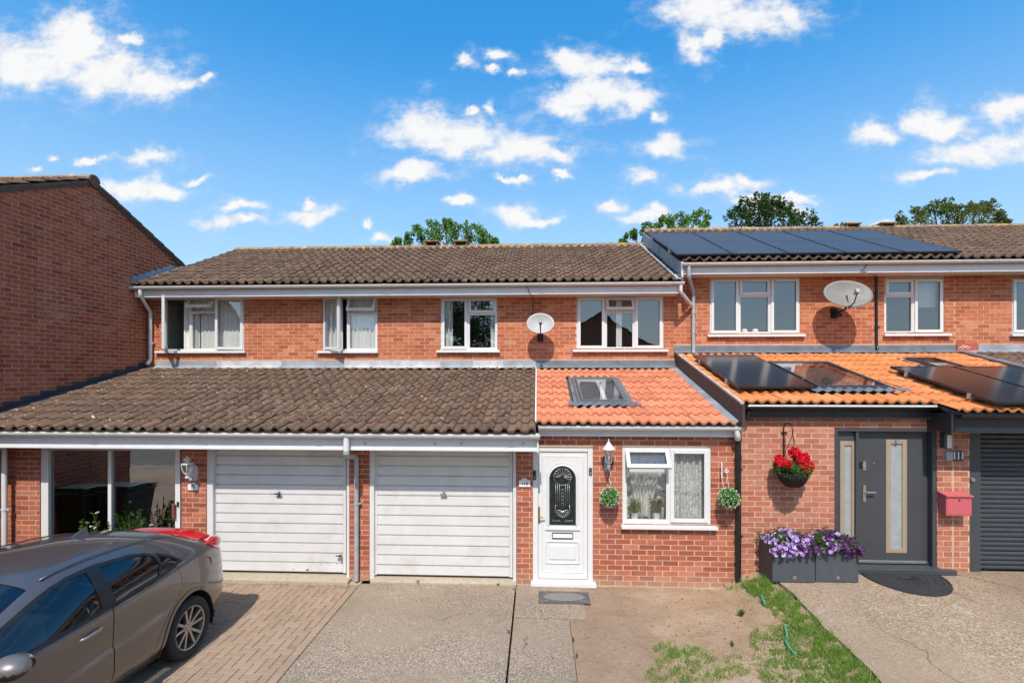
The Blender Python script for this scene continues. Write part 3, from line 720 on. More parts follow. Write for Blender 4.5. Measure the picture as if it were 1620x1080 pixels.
def window(house, px0, py0, px1, py1, yw, cols, sill=None, glass='glass_window', mat='white_upvc', fb=0.042, room=True, vent=0.27, recess=0.018, roomcol='plaster', rdepth=1.6):
    """cols: (share of the width, kind, angle); kinds: S hinged sash, F fixed pane, V vent above a fixed pane; returns the wall opening"""
    x0, z1 = W(px0, py0, yw); x1, _ = W(px1, py0, yw); _, z0 = W((px0 + px1) / 2, py1, yw)
    yf = yw + recess
    fm = MB(); frame_bars(fm, x0, x1, z0, z1, fb, yf, yf + 0.07)
    tot = sum(c[0] for c in cols); inner = x1 - x0 - 2 * fb; x = x0 + fb; todo = []
    mw = 0.052
    for i, (sh, kind, *rest) in enumerate(cols):
        w = (inner - mw * (len(cols) - 1)) * sh / tot; xa, xb = x, x + w; za, zb = z0 + fb, z1 - fb
        if i < len(cols) - 1: fm.box(xb, xb + mw, yf + 0.002, yf + 0.07, za, zb)
        if kind == 'V':
            zt = zb - (zb - za) * vent; fm.box(xa, xb, yf + 0.002, yf + 0.07, zt - 0.045, zt)
            todo.append(('S', xa, xb, zt, zb, 'top', rest[0])); todo.append(('F', xa, xb, za, zt - 0.045, None, 0))
        else: todo.append((kind, xa, xb, za, zb, rest[1] if len(rest) > 1 else 'left', rest[0] if rest else 0))
        x = xb + mw
    win = fm.build('window', mat, house, bevel=0.005)
    for kind, xa, xb, za, zb, hinge, ang in todo:
        if kind == 'F':
            MB().box(xa, xb, yf + 0.035, yf + 0.045, za, zb).build('pane', glass, win)
            bm_ = MB(); frame_bars(bm_, xa, xb, za, zb, 0.014, yf + 0.012, yf + 0.034); bm_.build('bead', mat, win)
        else:
            e = 0.014; w, h = xb - xa + 2 * e, zb - za + 2 * e; sb = 0.056
            if hinge == 'left': M = Matrix.Translation((xa - e, yf - 0.002, za - e)) @ Matrix.Rotation(-ang, 4, 'Z')
            elif hinge == 'right': M = Matrix.Translation((xb + e, yf - 0.002, za - e)) @ Matrix.Rotation(ang, 4, 'Z') @ Matrix.Translation((-w, 0, 0))
            else: M = Matrix.Translation((xa - e, yf - 0.002, zb + e)) @ Matrix.Rotation(-ang, 4, 'X') @ Matrix.Translation((0, 0, -h))
            s = MB(); s.m = M; frame_bars(s, 0, w, 0, h, sb, -0.022, 0.03)
            if ang > 0.3: s.box(w * 0.42, w * 0.58, 0.03, 0.055, 0.015, 0.035)
            so = s.build('sash', mat, win, bevel=0.004)
            g = MB(); g.m = M; g.box(sb - 0.004, w - sb + 0.004, 0.002, 0.012, sb - 0.004, h - sb + 0.004); g.build('pane', glass, win)
            q = MB(); q.m = M; frame_bars(q, sb - 0.001, w - sb + 0.001, sb - 0.001, h - sb + 0.001, 0.006, -0.006, 0.001); q.build('gasket', 'rubber', win)
    if sill is not None:
        sx0, _ = W(sill[0], py1, yw); sx1, _ = W(sill[1], py1, yw)
        MB().box(sx0, sx1, yw - 0.075, yw + 0.05, z0 - 0.05, z0 - 0.001).build('sill', mat, win, bevel=0.006)
    if room:
        r = MB(); a, b, c, d = x0 - 0.25, x1 + 0.25, z0 - 0.5, z1 + 0.05; y0, y1 = yw + 0.11, yw + rdepth
        r.quad((a,y1,c),(b,y1,c),(b,y1,d),(a,y1,d)); r.quad((a,y0,c),(a,y1,c),(a,y1,d),(a,y0,d)); r.quad((b,y0,c),(b,y1,c),(b,y1,d),(b,y0,d))
        r.quad((a,y0,c),(b,y0,c),(b,y1,c),(a,y1,c)); r.quad((a,y0,d),(b,y0,d),(b,y1,d),(a,y1,d))
        r.box(a, x0, y0, y0 + 0.02, c, d); r.box(x1, b, y0, y0 + 0.02, c, d); r.box(x0, x1, y0, y0 + 0.02, c, z0)
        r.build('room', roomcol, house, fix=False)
    return win, (x0, x1, z0, z1)
def curtain(x0, x1, z0, z1, y, label, mat='cloth_white', folds=None, amp=0.03, gather=0.0, group=None):
    n = 60; m = 10; folds = folds or max(2, (x1 - x0) / 0.09); mb = MB(); vs_ = []; ph = U(0, 6)
    for j in range(m + 1):
        t = j / m
        for i in range(n + 1):
            f = i / n; xx = x0 + (x1 - x0) * f
            sq = 1 - gather * math.sin(math.pi * min(1, t * 1.0)) * 0.5
            cx = (x0 + x1) / 2
            vs_.append((cx + (xx - cx) * sq, y + amp * math.sin(f * folds * 2 * math.pi + ph + 0.4 * math.sin(t * 3)) + amp * 0.4 * math.sin(f * folds * 4.7 + t), z1 + (z0 - z1) * t))
    fs = [(j * (n + 1) + i, j * (n + 1) + i + 1, (j + 1) * (n + 1) + i + 1, (j + 1) * (n + 1) + i) for j in range(m) for i in range(n)]
    o = mb.add(vs_, fs).build('curtain', mat, smooth=True, fix=False)
    tag(o, label, 'curtain', group); return o
def garage_door(house, px0, px1, pytop, pybot, Y, npan, zbot):
    x0, zt = W(px0, pytop, Y); x1, _ = W(px1, pytop, Y)
    d = MB()
    zb = zbot + 0.03
    h = (zt - zb) / npan
    # stiles left and right of the pressed panels, back sheet in the grooves
    d.box(x0, x0 + 0.045, Y - 0.018, Y + 0.03, zb, zt); d.box(x1 - 0.045, x1, Y - 0.018, Y + 0.03, zb, zt); d.box(x0 + 0.045, x1 - 0.045, Y + 0.004, Y + 0.03, zb, zt)
    door = d.build('garage_door', 'white_paint', house, bevel=0.003)
    for i in range(npan):
        za, zc = zb + i * h + 0.005, zb + (i + 1) * h - 0.006
        pb = MB(); yy = Y - 0.016 + U(-0.001, 0.001)
        pb.add([(x0 + 0.047, yy + 0.012, za), (x1 - 0.047, yy + 0.012, za), (x1 - 0.047, yy, za + 0.012), (x0 + 0.047, yy, za + 0.012),
                (x1 - 0.047, yy, zc), (x0 + 0.047, yy, zc), (x1 - 0.047, yy + 0.019, zc + 0.0005), (x0 + 0.047, yy + 0.019, zc + 0.0005),
                (x0 + 0.047, yy + 0.019, za), (x1 - 0.047, yy + 0.019, za)],
               [(0, 1, 2, 3), (3, 2, 4, 5), (5, 4, 6, 7), (8, 9, 1, 0), (0, 3, 5, 7, 8), (1, 9, 6, 4, 2)])
        pb.build('panel', 'white_paint', door)
    return door, x0, x1, zb, zt
# ------------------------------------------------------------------ the terrace
EY, EZ, EK, RY = 10.33, 4.90, 0.429, 14.07          # main eaves line, pitch, ridge line
LZ, LK = 3.17, 0.245                                # lean-to roofs: height where they meet the wall, pitch
def lz(y, dz=0.0): return LZ + dz - LK * (YU - y)
def xz(px, py, Y): return W(px, py, Y)
def X_(px, Y): return W(px, 540, Y)[0]
def Z_(py, px, Y): return W(px, py, Y)[1]

def main_roof(h, x0, x1, dz, ridge_vents=(), ridge_px=None):
    z0 = EZ + dz; zr = z0 + EK * (RY - EY)
    poly = [(EY + 0.04, z0 - 0.01), (RY, zr - 0.012), (2 * RY - EY, z0 - 0.01), (2 * RY - EY, z0 - 0.12), (RY, zr - 0.16), (EY + 0.04, z0 - 0.10)]
    roof = MB().prism(poly, lambda a, b: (x0 + 0.002, a, b), lambda a, b: (x1 - 0.002, a, b)).build('roof', 'skirt_roof', h)
    lay_tiles(h, roof, x0, x1, EY, z0, EK, RY - 0.02, 0.19, 0.345, prof_roll, 10, 'tile_dark_upper')
    n = round((x1 - x0) / 0.42); L = (x1 - x0) / n
    for i in range(n):     # half-round ridge tiles bedded on mortar
        xa, xb = x0 + i * L, x0 + (i + 1) * L; r = 0.118; zc = zr - 0.035 + U(-0.006, 0.006); dy = U(-0.006, 0.006)
        arc = [(RY + dy + (r + 0.012) * math.cos(a), zc + r * math.sin(a)) for a in [math.pi * k / 10 for k in range(11)]]
        arc2 = [(RY + dy + (r - 0.012) * math.cos(a), zc + (r - 0.014) * math.sin(a)) for a in [math.pi - math.pi * k / 10 for k in range(11)]]
        t = U(-0.006, 0.006)
        MB().prism(arc + arc2, lambda a, b: (xa + 0.004, a, b), lambda a, b: (xb - 0.004, a, b + t)).build('ridge_tile', 'tile_ridge', roof, smooth=True, auto=50)
    MB().box(x0, x1, RY - 0.125, RY + 0.125, zr - 0.07, zr - 0.022).build('ridge_bedding', 'cement', roof)
    for xv in ridge_vents:
        v = MB(); zt = zr + 0.07
        for s in (-1, 1): v.box(xv + s * 0.15 - 0.02, xv + s * 0.15 + 0.02, RY - 0.13, RY + 0.13, zt - 0.02, zt + 0.14)
        v.box(xv - 0.13, xv + 0.13, RY - 0.02, RY + 0.02, zt - 0.02, zt + 0.14)
        vo = v.build('ridge_vent', 'tile_ridge', roof)
        MB().box(xv - 0.21, xv + 0.21, RY - 0.18, RY + 0.18, zt + 0.14, zt + 0.185).build('cap', 'tile_ridge', vo, bevel=0.015)
    return roof
def eaves(h, x0, x1, dz, mat='fascia_dirty'):
    z0 = EZ + dz
    f = MB().box(x0, x1, EY + 0.045, EY + 0.07, z0 - 0.25, z0 - 0.035).build('fascia', mat, h, bevel=0.003)
    MB().box(x0 + 0.001, x1 - 0.001, EY + 0.071, YU + 0.03, z0 - 0.245, z0 - 0.235).build('soffit', 'white_paint', h)
    return f
def shell(h, x0, x1, dz):
    """unseen inner side of the house: party walls, back wall and floors"""
    a, b, y0, y1, zt = x0 + 0.06, x1 - 0.06, YU + 0.12, 17.6, EZ + dz - 0.26
    m = MB(); m.quad((a,y0,0),(a,y1,0),(a,y1,zt),(a,y0,zt)); m.quad((b,y0,0),(b,y1,0),(b,y1,zt),(b,y0,zt)); m.quad((a,y1,0),(b,y1,0),(b,y1,zt),(a,y1,zt))
    m.quad((a,y0,2.5),(b,y0,2.5),(b,y1,2.5),(a,y1,2.5)); m.quad((a,y0,zt),(b,y0,zt),(b,y1,zt),(a,y1,zt))
    m.build('inner_wall', 'dark_plaster', h, fix=False)
def lean_slab(h, x0, x1, y0, dz=0.0):
    p = [(y0 + 0.05, lz(y0 + 0.05, dz) - 0.012), (YU, LZ + dz - 0.012), (YU, LZ + dz - 0.11), (y0 + 0.05, lz(y0 + 0.05, dz) - 0.06)]
    return MB().prism(p, lambda a, b: (x0 + 0.002, a, b), lambda a, b: (x1 - 0.002, a, b)).build('lean_to_roof', 'skirt_roof', h)
def wall_flashing(h, x0, x1, dz, mats, seg=1.5):
    n = max(1, round((x1 - x0) / seg)); L = (x1 - x0) / n
    for i in range(n):
        a, b = x0 + i * L - (0.03 if i else 0), x0 + (i + 1) * L; o = 0.002 * (i % 2); m = MB()
        zt = LZ + dz + 0.165 + U(-0.004, 0.004); zb = LZ + dz + 0.035
        pts = [(YU - 0.016 - o, zt), (YU - 0.02 - o, zb + 0.03), (YU - 0.05, zb + 0.012), (YU - 0.17 + U(-0.015, 0.015), lz(YU - 0.17, dz) + 0.052)]
        k = 14
        for j in range(len(pts) - 1):
            for q in range(k):
                xa, xb = a + (b - a) * q / k, a + (b - a) * (q + 1) / k
                def w(x, t): return 0.006 * math.sin(x * 33) * t
                m.quad((xa, pts[j][0], pts[j][1] + w(xa, j / 3)), (xb, pts[j][0], pts[j][1] + w(xb, j / 3)), (xb, pts[j + 1][0], pts[j + 1][1] + w(xb, (j + 1) / 3)), (xa, pts[j + 1][0], pts[j + 1][1] + w(xa, (j + 1) / 3)))
        m.build('flashing', mats[i % len(mats)], h, smooth=True, fix=False)
    MB().box(x0, x1, YU - 0.012, YU - 0.001, LZ + dz + 0.166, LZ + dz + 0.185).build('flashing_pointing', 'mortar_pale', h)

HOUSES = [('terraced house with a glazed porch and a left-hand white garage door, parked car before it', -8.38, -2.65, 0.0, 0.0),
          ('terraced house with white front door, part orange porch roof, plaque reading 110', -2.65, 2.85, 0.0, 0.0),
          ('terraced house with dark grey front door, bright orange porch roof and solar panels', 2.85, 8.35, 0.30, 0.37),
          ('terraced house at the right edge, only upper wall and brown roofs showing', 8.35, 13.85, 0.30, 0.37)]
H = [empty('terraced_house', ((a + b) / 2, YL, 0), lab, 'house', 'houses of the brick terrace') for lab, a, b, dz, dr_ in HOUSES]
HA, HB, HC, HD = H
CUR = 'upper window curtains'

# --- upper walls and windows
def upper(h, i, wins):
    lab, x0, x1, dz, dr_ = HOUSES[i]; holes = []
    for spec in wins:
        win, hole = window(h, *spec['r'], YU, spec['c'], sill=spec['s'], roomcol=spec.get('room', 'plaster'), vent=spec.get('v', 0.27))
        holes.append(hole); spec['hole'] = hole
    brick_wall(h, x0 + (0.0 if i else 0.0), x1, LZ + dz + 0.05, EZ + dr_ - 0.24, YU, holes, 'brick_upper', 'mortar_upper')
    main_roof(h, x0, x1, dr_, ridge_vents={1: (), 0: ()}.get(i, ()))
    eaves(h, x0 + (0.02 if i == 0 else 0.0015), x1 - (0.0 if i != 1 else 0.03), dr_, 'fascia_dirty'); shell(h, x0, x1, dr_)
    return wins
WA = upper(HA, 0, [dict(r=(258, 470, 386, 555), c=[(1, 'S', R_(57), 'left'), (1, 'V', R_(46)), (1.05, 'S', R_(6), 'right')], s=(248, 390), v=0.24),
                   dict(r=(510, 469, 597, 555), c=[(1, 'S', R_(31), 'left'), (1.2, 'V', R_(26))], s=(503, 599))])
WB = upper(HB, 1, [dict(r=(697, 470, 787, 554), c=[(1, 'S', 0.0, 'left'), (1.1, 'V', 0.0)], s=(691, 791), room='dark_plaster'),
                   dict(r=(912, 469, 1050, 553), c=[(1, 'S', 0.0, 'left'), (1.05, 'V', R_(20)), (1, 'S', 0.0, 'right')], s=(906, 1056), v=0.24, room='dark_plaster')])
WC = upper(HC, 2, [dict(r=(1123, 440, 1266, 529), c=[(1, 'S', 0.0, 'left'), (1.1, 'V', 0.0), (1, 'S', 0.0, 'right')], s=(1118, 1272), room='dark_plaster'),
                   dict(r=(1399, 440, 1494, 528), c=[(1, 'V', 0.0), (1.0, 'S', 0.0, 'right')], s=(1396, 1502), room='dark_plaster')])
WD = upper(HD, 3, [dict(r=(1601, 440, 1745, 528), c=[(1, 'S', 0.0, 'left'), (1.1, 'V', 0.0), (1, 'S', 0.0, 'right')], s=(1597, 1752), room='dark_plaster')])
# ridge vents seen against the sky
for h, x, y in ((HA, 684, 385), ):
    pass
def ridge_vent(h, px, dz):
    zr = EZ + dz + EK * (RY - EY); x = X_(px, RY)
    zt = zr + 0.02; v = MB()
    for s in (-1, 1): v.box(x + s * 0.15 - 0.02, x + s * 0.15 + 0.02, RY - 0.13, RY + 0.13, zt, zt + 0.11)
    v.box(x - 0.13, x + 0.13, RY + 0.05, RY + 0.09, zt, zt + 0.11)
    vo = v.build('ridge_vent', 'tile_ridge', h)
    MB().box(x - 0.20, x + 0.20, RY - 0.18, RY + 0.18, zt + 0.111, zt + 0.15).build('cap', 'tile_ridge', vo, bevel=0.012)
ridge_vent(HA, 684, 0); ridge_vent(HB, 730, 0); ridge_vent(HC, 1345, 0.33); ridge_vent(HC, 1400, 0.33)

# curtains behind the panes
def in_win(hole, f0, f1, y, label, **kw):
    x0, x1, z0, z1 = hole
    return curtain(x0 + (x1 - x0) * f0, x0 + (x1 - x0) * f1, z0 + kw.pop('lo', 0.02), z1 - 0.03, YU + 0.10 + (y - 0.15) * 0.35, label, **kw)
in_win(WA[0]['hole'], 0.20, 0.42, 0.22, 'pale curtain half drawn behind the opened side casement of the leftmost upper window', mat='cloth_white')
in_win(WA[0]['hole'], 0.43, 0.97, 0.20, 'flat pale curtain drawn across the leftmost upper window', mat='cloth_white', amp=0.012)
in_win(WA[1]['hole'], 0.46, 0.99, 0.2, 'pale curtain drawn across the two-part upper window above the left garage door', mat='cloth_white', amp=0.018)
in_win(WA[1]['hole'], 0.05, 0.33, 0.2, 'pale curtain seen through the opened casement above the left garage door', mat='cloth_white', amp=0.03)
in_win(WB[0]['hole'], 0.07, 0.20, 0.22, 'pale curtain at the left side of the two-part upper window of the middle house', mat='cloth_white')
in_win(WB[0]['hole'], 0.87, 0.95, 0.22, 'narrow pale curtain at the right side of the two-part upper window of the middle house', mat='cloth_white')
in_win(WB[1]['hole'], 0.465, 0.53, 0.15, 'narrow white curtain strip in the centre of the three-part window beside the dish', mat='cloth_white', amp=0.01)
in_win(WC[1]['hole'], 0.55, 0.95, 0.3, 'grey roller blind half down in the two-part upper window beside the black pipe', mat='cloth_grey', amp=0.004, lo=0.55)
# small white things standing on the sill inside the three-part window of the next house
x0, x1, z0, z1 = WC[0]['hole']
for k, f in enumerate((0.42, 0.54)):
    o = MB().lathe([(0.001, 0.0), (0.05, 0.004), (0.062, 0.035), (0.05, 0.075), (0.001, 0.09)], (x0 + (x1 - x0) * f, YU + 0.16, z0 + 0.042), 16).build('jar', 'sign_white', smooth=True)
    tag(o, ('small round white jar on the sill inside, nearer the left casement', 'small round white jar on the sill inside, nearer the middle mullion')[k], 'jar', 'jars on the inner sill')

# gutters and fascia joints of the main roofs
gutter(HA, -8.52, -2.652, EY - 0.028, EZ - 0.045); gutter(HB, -2.648, 2.86, EY - 0.028, EZ - 0.045)
gutter(HC, 2.84, 8.348, EY - 0.028, EZ + 0.37 - 0.045); gutter(HD, 8.352, 13.8, EY - 0.028, EZ + 0.37 - 0.045)
# downpipe in the left corner
xa, za = xz(222, 457, EY - 0.02); xb, _ = xz(238, 540, YU - 0.06)
pipe(HA, 'downpipe', [(xa, EY - 0.02, EZ - 0.06), (xa, EY - 0.02, EZ - 0.22), (xb, YU - 0.06, Z_(494, 238, YU)), (xb, YU - 0.06, 3.36), (xb + 0.0, YU - 0.16, 3.26)], 0.036, 'white_gutter', clips=[(xb, YU - 0.06, 3.72)])
# downpipes in the corner between the middle and the right house
xc, _ = xz(1097, 500, YU - 0.06)
pipe(HC, 'downpipe', [(X_(1090, EY - 0.02), EY - 0.02, EZ + 0.31), (X_(1090, EY - 0.02), EY - 0.02, EZ + 0.05), (xc, YU - 0.06, Z_(462, 1097, YU)), (xc, YU - 0.06, 3.50), (xc, YU - 0.13, 3.42)], 0.036, 'grey_plastic', clips=[(xc, YU - 0.06, 3.9), (xc, YU - 0.06, 4.3)])
pipe(HB, 'downpipe', [(X_(1077, EY - 0.02), EY - 0.02, EZ - 0.06), (X_(1077, EY - 0.02), EY - 0.02, EZ - 0.24), (xc - 0.03, YU - 0.065, Z_(484, 1096, YU))], 0.034, 'white_gutter')
xb, _ = xz(1387, 500, YU - 0.03)
pipe(HC, 'conduit', [(xb, YU - 0.028, EZ + 0.10), (xb, YU - 0.028, 3.62), (xb, YU - 0.06, 3.56)], 0.024, 'black_plastic', clips=[(xb, YU - 0.028, 4.0)])

# --- lean-to roofs
HOLES = {}
def hole_fn(rects):
    return lambda x, y, w, g: any(a - 0.02 < x < b + 0.02 and c - 0.05 < y < d + 0.05 for a, b, c, d in rects)
def roof_rect(c4, dz, off):
    P = [ONROOF(px, py, YU, LZ + dz + off, LK) for px, py in c4]      # top left, top right, bottom right, bottom left
    return ((P[0].x + P[3].x) / 2, (P[1].x + P[2].x) / 2, (P[2].y + P[3].y) / 2, (P[0].y + P[1].y) / 2)
ra = lean_slab(HA, -8.38, -2.65, 7.05)
lay_tiles(HA, ra, -8.37, -2.65, 7.05, lz(7.05), LK, YU - 0.09, 0.19, 0.345, prof_roll, 10, 'tile_dark')
rb = lean_slab(HB, -2.65, -0.02, 7.05)
lay_tiles(HB, rb, -2.65, -0.03, 7.05, lz(7.05), LK, YU - 0.09, 0.19, 0.345, prof_roll, 10, 'tile_dark')
rb2 = lean_slab(HB, -0.02, 2.83, 7.40)
SKY1 = roof_rect([(907, 597), (978, 596), (993, 635), (912, 636)], 0, 0.08)
lay_tiles(HB, rb2, -0.02, 2.78, 7.40, lz(7.40), LK, YU - 0.09, 0.29, 0.385, prof_pan, 14, 'tile_orange', hole_fn([SKY1]))
rc = lean_slab(HC, 2.87, 5.50, 7.40, 0.30); rc2 = lean_slab(HC, 5.5, 8.35, 7.05, 0.30)
SKY2 = roof_rect([(1222, 572), (1322, 571), (1405, 613), (1279, 613)], 0.3, 0.08)
SKY3 = roof_rect([(1448, 565), (1500, 565), (1552, 591), (1492, 591)], 0.3, 0.08)
lay_tiles(HC, rc, 2.87, 5.5, 7.40, lz(7.40, 0.3), LK, YU - 0.09, 0.29, 0.37, prof_pan, 14, 'tile_bright', hole_fn([SKY2, SKY3]))
lay_tiles(HC, rc2, 5.5, 8.30, 7.05, lz(7.05, 0.3), LK, YU - 0.09, 0.29, 0.37, prof_pan, 14, 'tile_bright', hole_fn([SKY2, SKY3]))
rd = lean_slab(HD, 8.36, 13.8, 7.05, 0.3)
lay_tiles(HD, rd, 8.36, 13.8, 7.05, lz(7.05, 0.3), LK, YU - 0.09, 0.19, 0.345, prof_roll, 10, 'tile_dark')
# mortar fillet between brown and orange tiles
MB().prism([(7.42, lz(7.42) + 0.02), (YU - 0.1, LZ - 0.02), (YU - 0.1, LZ + 0.03), (7.42, lz(7.42) + 0.05)], lambda a, b: (-0.032, a, b), lambda a, b: (-0.014, a, b)).build('roof_joint', 'sign_white', HB)
wall_flashing(HA, -8.2, -2.65, 0, ['lead', 'lead_bright', 'lead', 'lead_bright'])
wall_flashing(HB, -2.65, -0.03, 0, ['lead_bright', 'lead'], 0.7); wall_flashing(HB, -0.03, 2.84, 0, ['lead_dark', 'lead_dark'])
wall_flashing(HC, 2.80, 8.35, 0.30, ['lead_dark', 'lead_dark', 'lead_dark'], 1.9); wall_flashing(HD, 8.36, 13.8, 0.30, ['lead', 'lead_bright'])
xa, xb = X_(1512, YU), X_(1546, YU)
fp = MB().box(xa, xb, YU - 0.034, YU - 0.024, LZ + 0.3 + 0.03, LZ + 0.3 + 0.20).build('flashing_patch', 'red_felt', HC, bevel=0.004)
fp['label'] = 'red felt patch with smeared white writing'
for k in range(5):    # faded white scrawl
    z = LZ + 0.40 + 0.02 * (k % 3); x = xa + 0.04 + 0.035 * k
    MB().tube([(x, YU - 0.036, z), (x + 0.03, YU - 0.036, z + 0.03 + 0.01 * (k % 2)), (x + 0.05, YU - 0.036, z - 0.01), (x + 0.09, YU - 0.036, z + 0.012)], 0.004, 5).build('scrawl', 'sign_white', fp)

def roof_frame(y0, dz, off, x0):
    return Matrix.Translation((x0, y0, lz(y0, dz) + off)) @ Matrix.Rotation(math.atan(LK), 4, 'X')
plain('skylight_grey', (0.12,0.125,0.125), 0.45)
def skylight(h, rect, dz, glass='glass_window', lab=None):
    x0, x1, y0, y1 = rect; w = x1 - x0; L = (y1 - y0) * math.sqrt(1 + LK * LK); M = roof_frame(y0, dz, 0.075, x0)
    m = MB(); m.m = M; b = 0.052
    m.box(0, b, 0, L, -0.09, 0.0); m.box(w - b, w, 0, L, -0.09, 0.0); m.box(b, w - b, 0, b + 0.01, -0.09, 0.0); m.box(b, w - b, L - b, L, -0.09, 0.012)
    sk = m.build('skylight', 'skylight_grey' if dz == 0 else 'anthracite', h, bevel=0.006)
    m = MB(); m.m = M; b2 = 0.092
    m.box(b + 0.004, b2, b + 0.014, L - b, -0.06, 0.018); m.box(w - b2, w - b - 0.004, b + 0.014, L - b - 0.004, -0.06, 0.018); m.box(b2, w - b2, b + 0.014, b2 + 0.012, -0.06, 0.018); m.box(b2, w - b2, L - b2, L - b - 0.004, -0.06, 0.018)
    m.build('sash', 'skylight_grey' if dz == 0 else 'anthracite', sk, bevel=0.004)
    m = MB(); m.m = M; m.box(b2, w - b2, b2 + 0.012, L - b2, -0.006, 0.006); m.build('pane', glass, sk)
    m = MB(); m.m = M    # shaft below the pane
    a, c, d, e = b2, w - b2, b2 + 0.01, L - b2
    m.quad((a, d, -0.1), (a, e, -0.1), (a, e, -0.7), (a, d, -0.7)); m.quad((c, d, -0.1), (c, e, -0.1), (c, e, -0.7), (c, d, -0.7))
    m.quad((a, d, -0.1), (c, d, -0.1), (c, d, -0.7), (a, d, -0.7)); m.quad((a, e, -0.1), (c, e, -0.1), (c, e, -0.7), (a, e, -0.7)); m.quad((a, d, -0.7), (c, d, -0.7), (c, e, -0.7), (a, e, -0.7))
    m.build('shaft', 'plaster', sk, fix=False)
    # lead apron dressed over the tile below, side soakers
    m = MB(); m.m = M; n = 40; ex = 0.16
    for i in range(n):
        xa, xb = -ex + (w + 2 * ex) * i / n, -ex + (w + 2 * ex) * (i + 1) / n
        def hh(x): return -0.010 + 0.016 * math.sin(x * 2 * math.pi / 0.145)
        m.quad((xa, -0.10, hh(xa) - 0.012), (xb, -0.10, hh(xb) - 0.012), (xb, 0.02, hh(xb) + 0.008), (xa, 0.02, hh(xa) + 0.008))
    for s, xx in ((-1, -0.06), (1, w + 0.002)): m.box(xx, xx + 0.058, 0.0, L + 0.04, -0.05, -0.028)
    m.box(-0.06, w + 0.06, L + 0.002, L + 0.08, -0.06, -0.02)
    m.build('apron', 'lead_dark', sk, smooth=False, fix=False)
    return sk, M, w, L
sk, M, w, L = skylight(HB, SKY1, 0.0)
m = MB(); m.m = M; m.box(w * 0.52, w * 0.60, 0.15, L - 0.14, -0.045, -0.03); m.build('blind_cord', 'white_upvc', sk)
skylight(HC, SKY2, 0.30); skylight(HC, SKY3, 0.30)
plain('under_panel', (0.03,0.03,0.03), 0.6)
def pv_mat(name, base, rough):
    m, nt, p, out = new_mat(name); P = pos(nt)
    sp = nt.new('ShaderNodeSeparateXYZ'); nt.l.new(P, sp.inputs[0])
    ln = nt.math('LESS_THAN', nt.math('FRACT', nt.math('MULTIPLY', sp.outputs[1], 1 / 0.030)), 0.10)
    gx = nt.math('LESS_THAN', nt.math('FRACT', nt.math('MULTIPLY', sp.outputs[0], 1 / 0.181)), 0.012)
    c = nt.mix(nt.math('MAXIMUM', nt.math('MULTIPLY', ln, 0.5), gx), base, tuple(x * 2.2 for x in base))
    nt.put(p.inputs['Base Color'], c); p.inputs['Roughness'].default_value = rough; p.inputs['Coat Weight'].default_value = 0.0
pv_mat('pv_cells', (0.012, 0.012, 0.014), 0.17); pv_mat('pv_cells_far', (0.042, 0.045, 0.052), 0.42)
def solar_panel(M, w, L, label, seam=False, group='solar panels on the roofs'):
    t = empty('solar_panel', M.translation, label, 'solar panel', group)
    m = MB(); m.m = M; m.box(0, 0.012, 0, L, -0.035, 0); m.box(w - 0.012, w, 0, L, -0.035, 0); m.box(0.012, w - 0.012, 0, 0.012, -0.035, 0); m.box(0.012, w - 0.012, L - 0.012, L, -0.035, 0)
    m.build('frame', 'black_plastic', t)
    rows = [(0.012, L / 2 - 0.008), (L / 2 + 0.008, L - 0.012)] if seam else [(0.012, L - 0.012)]
    for a, b in rows:
        m = MB(); m.m = M; m.box(0.0125, w - 0.0125, a, b, -0.012, -0.004); m.build('glass', 'pv_cells_far' if seam else 'pv_cells', t)
    m = MB(); m.m = M; m.box(0.013, w - 0.013, 0.013, L - 0.013, -0.03, -0.014); m.build('back_sheet', 'under_panel', t)
    for f in (0.2, 0.8):
        m = MB(); m.m = M; m.box(-0.03, w + 0.03, L * f - 0.02, L * f + 0.02, -0.075, -0.037); r = m.build('rail', 'aluminium', t)
        for s in (-0.026, w + 0.006):
            m = MB(); m.m = M; m.box(s, s + 0.02, L * f - 0.025, L * f + 0.025, -0.05, -0.003); m.build('clamp', 'aluminium', t)
        m = MB(); m.m = M; m.box(w * 0.3, w * 0.3 + 0.03, L * f - 0.03, L * f + 0.03, -0.14, -0.076); m.build('roof_hook', 'aluminium', t)
    return t
def low_panel(c4, label):
    x0, x1, y0, y1 = roof_rect(c4, 0.3, 0.15); M = roof_frame(y0, 0.3, 0.15, x0)
    solar_panel(M, x1 - x0, (y1 - y0) * math.sqrt(1 + LK * LK), label); return x0, x1, y0, y1
low_panel([(1104, 561), (1204, 561), (1277, 611), (1158, 611)], 'black solar panel on orange tiles between the roof parapet and a skylight')
x0, x1, y0, y1 = low_panel([(1424, 579), (1531, 579), (1672, 636), (1557, 636)], 'black solar panel low on the orange tiles, its left edge free')
M = roof_frame(y0, 0.3, 0.15, x1 + 0.02)
solar_panel(M, x1 - x0, (y1 - y0) * math.sqrt(1 + LK * LK), 'black solar panel running out of the right edge of the picture above the roller door')
UZ = EZ + 0.37 + 0.14
upts = [ONROOF(px, py, EY, UZ, EK) for px, py in ((1025, 368), (1379, 364), (1534, 398), (1069, 401))]
ux0 = (upts[0].x + upts[3].x) / 2; ux1 = (upts[1].x + upts[2].x) / 2; uy0 = (upts[2].y + upts[3].y) / 2; uy1 = min((upts[0].y + upts[1].y) / 2, 13.6)
uw = (ux1 - ux0) / 5; ul = (uy1 - uy0) * math.sqrt(1 + EK * EK)
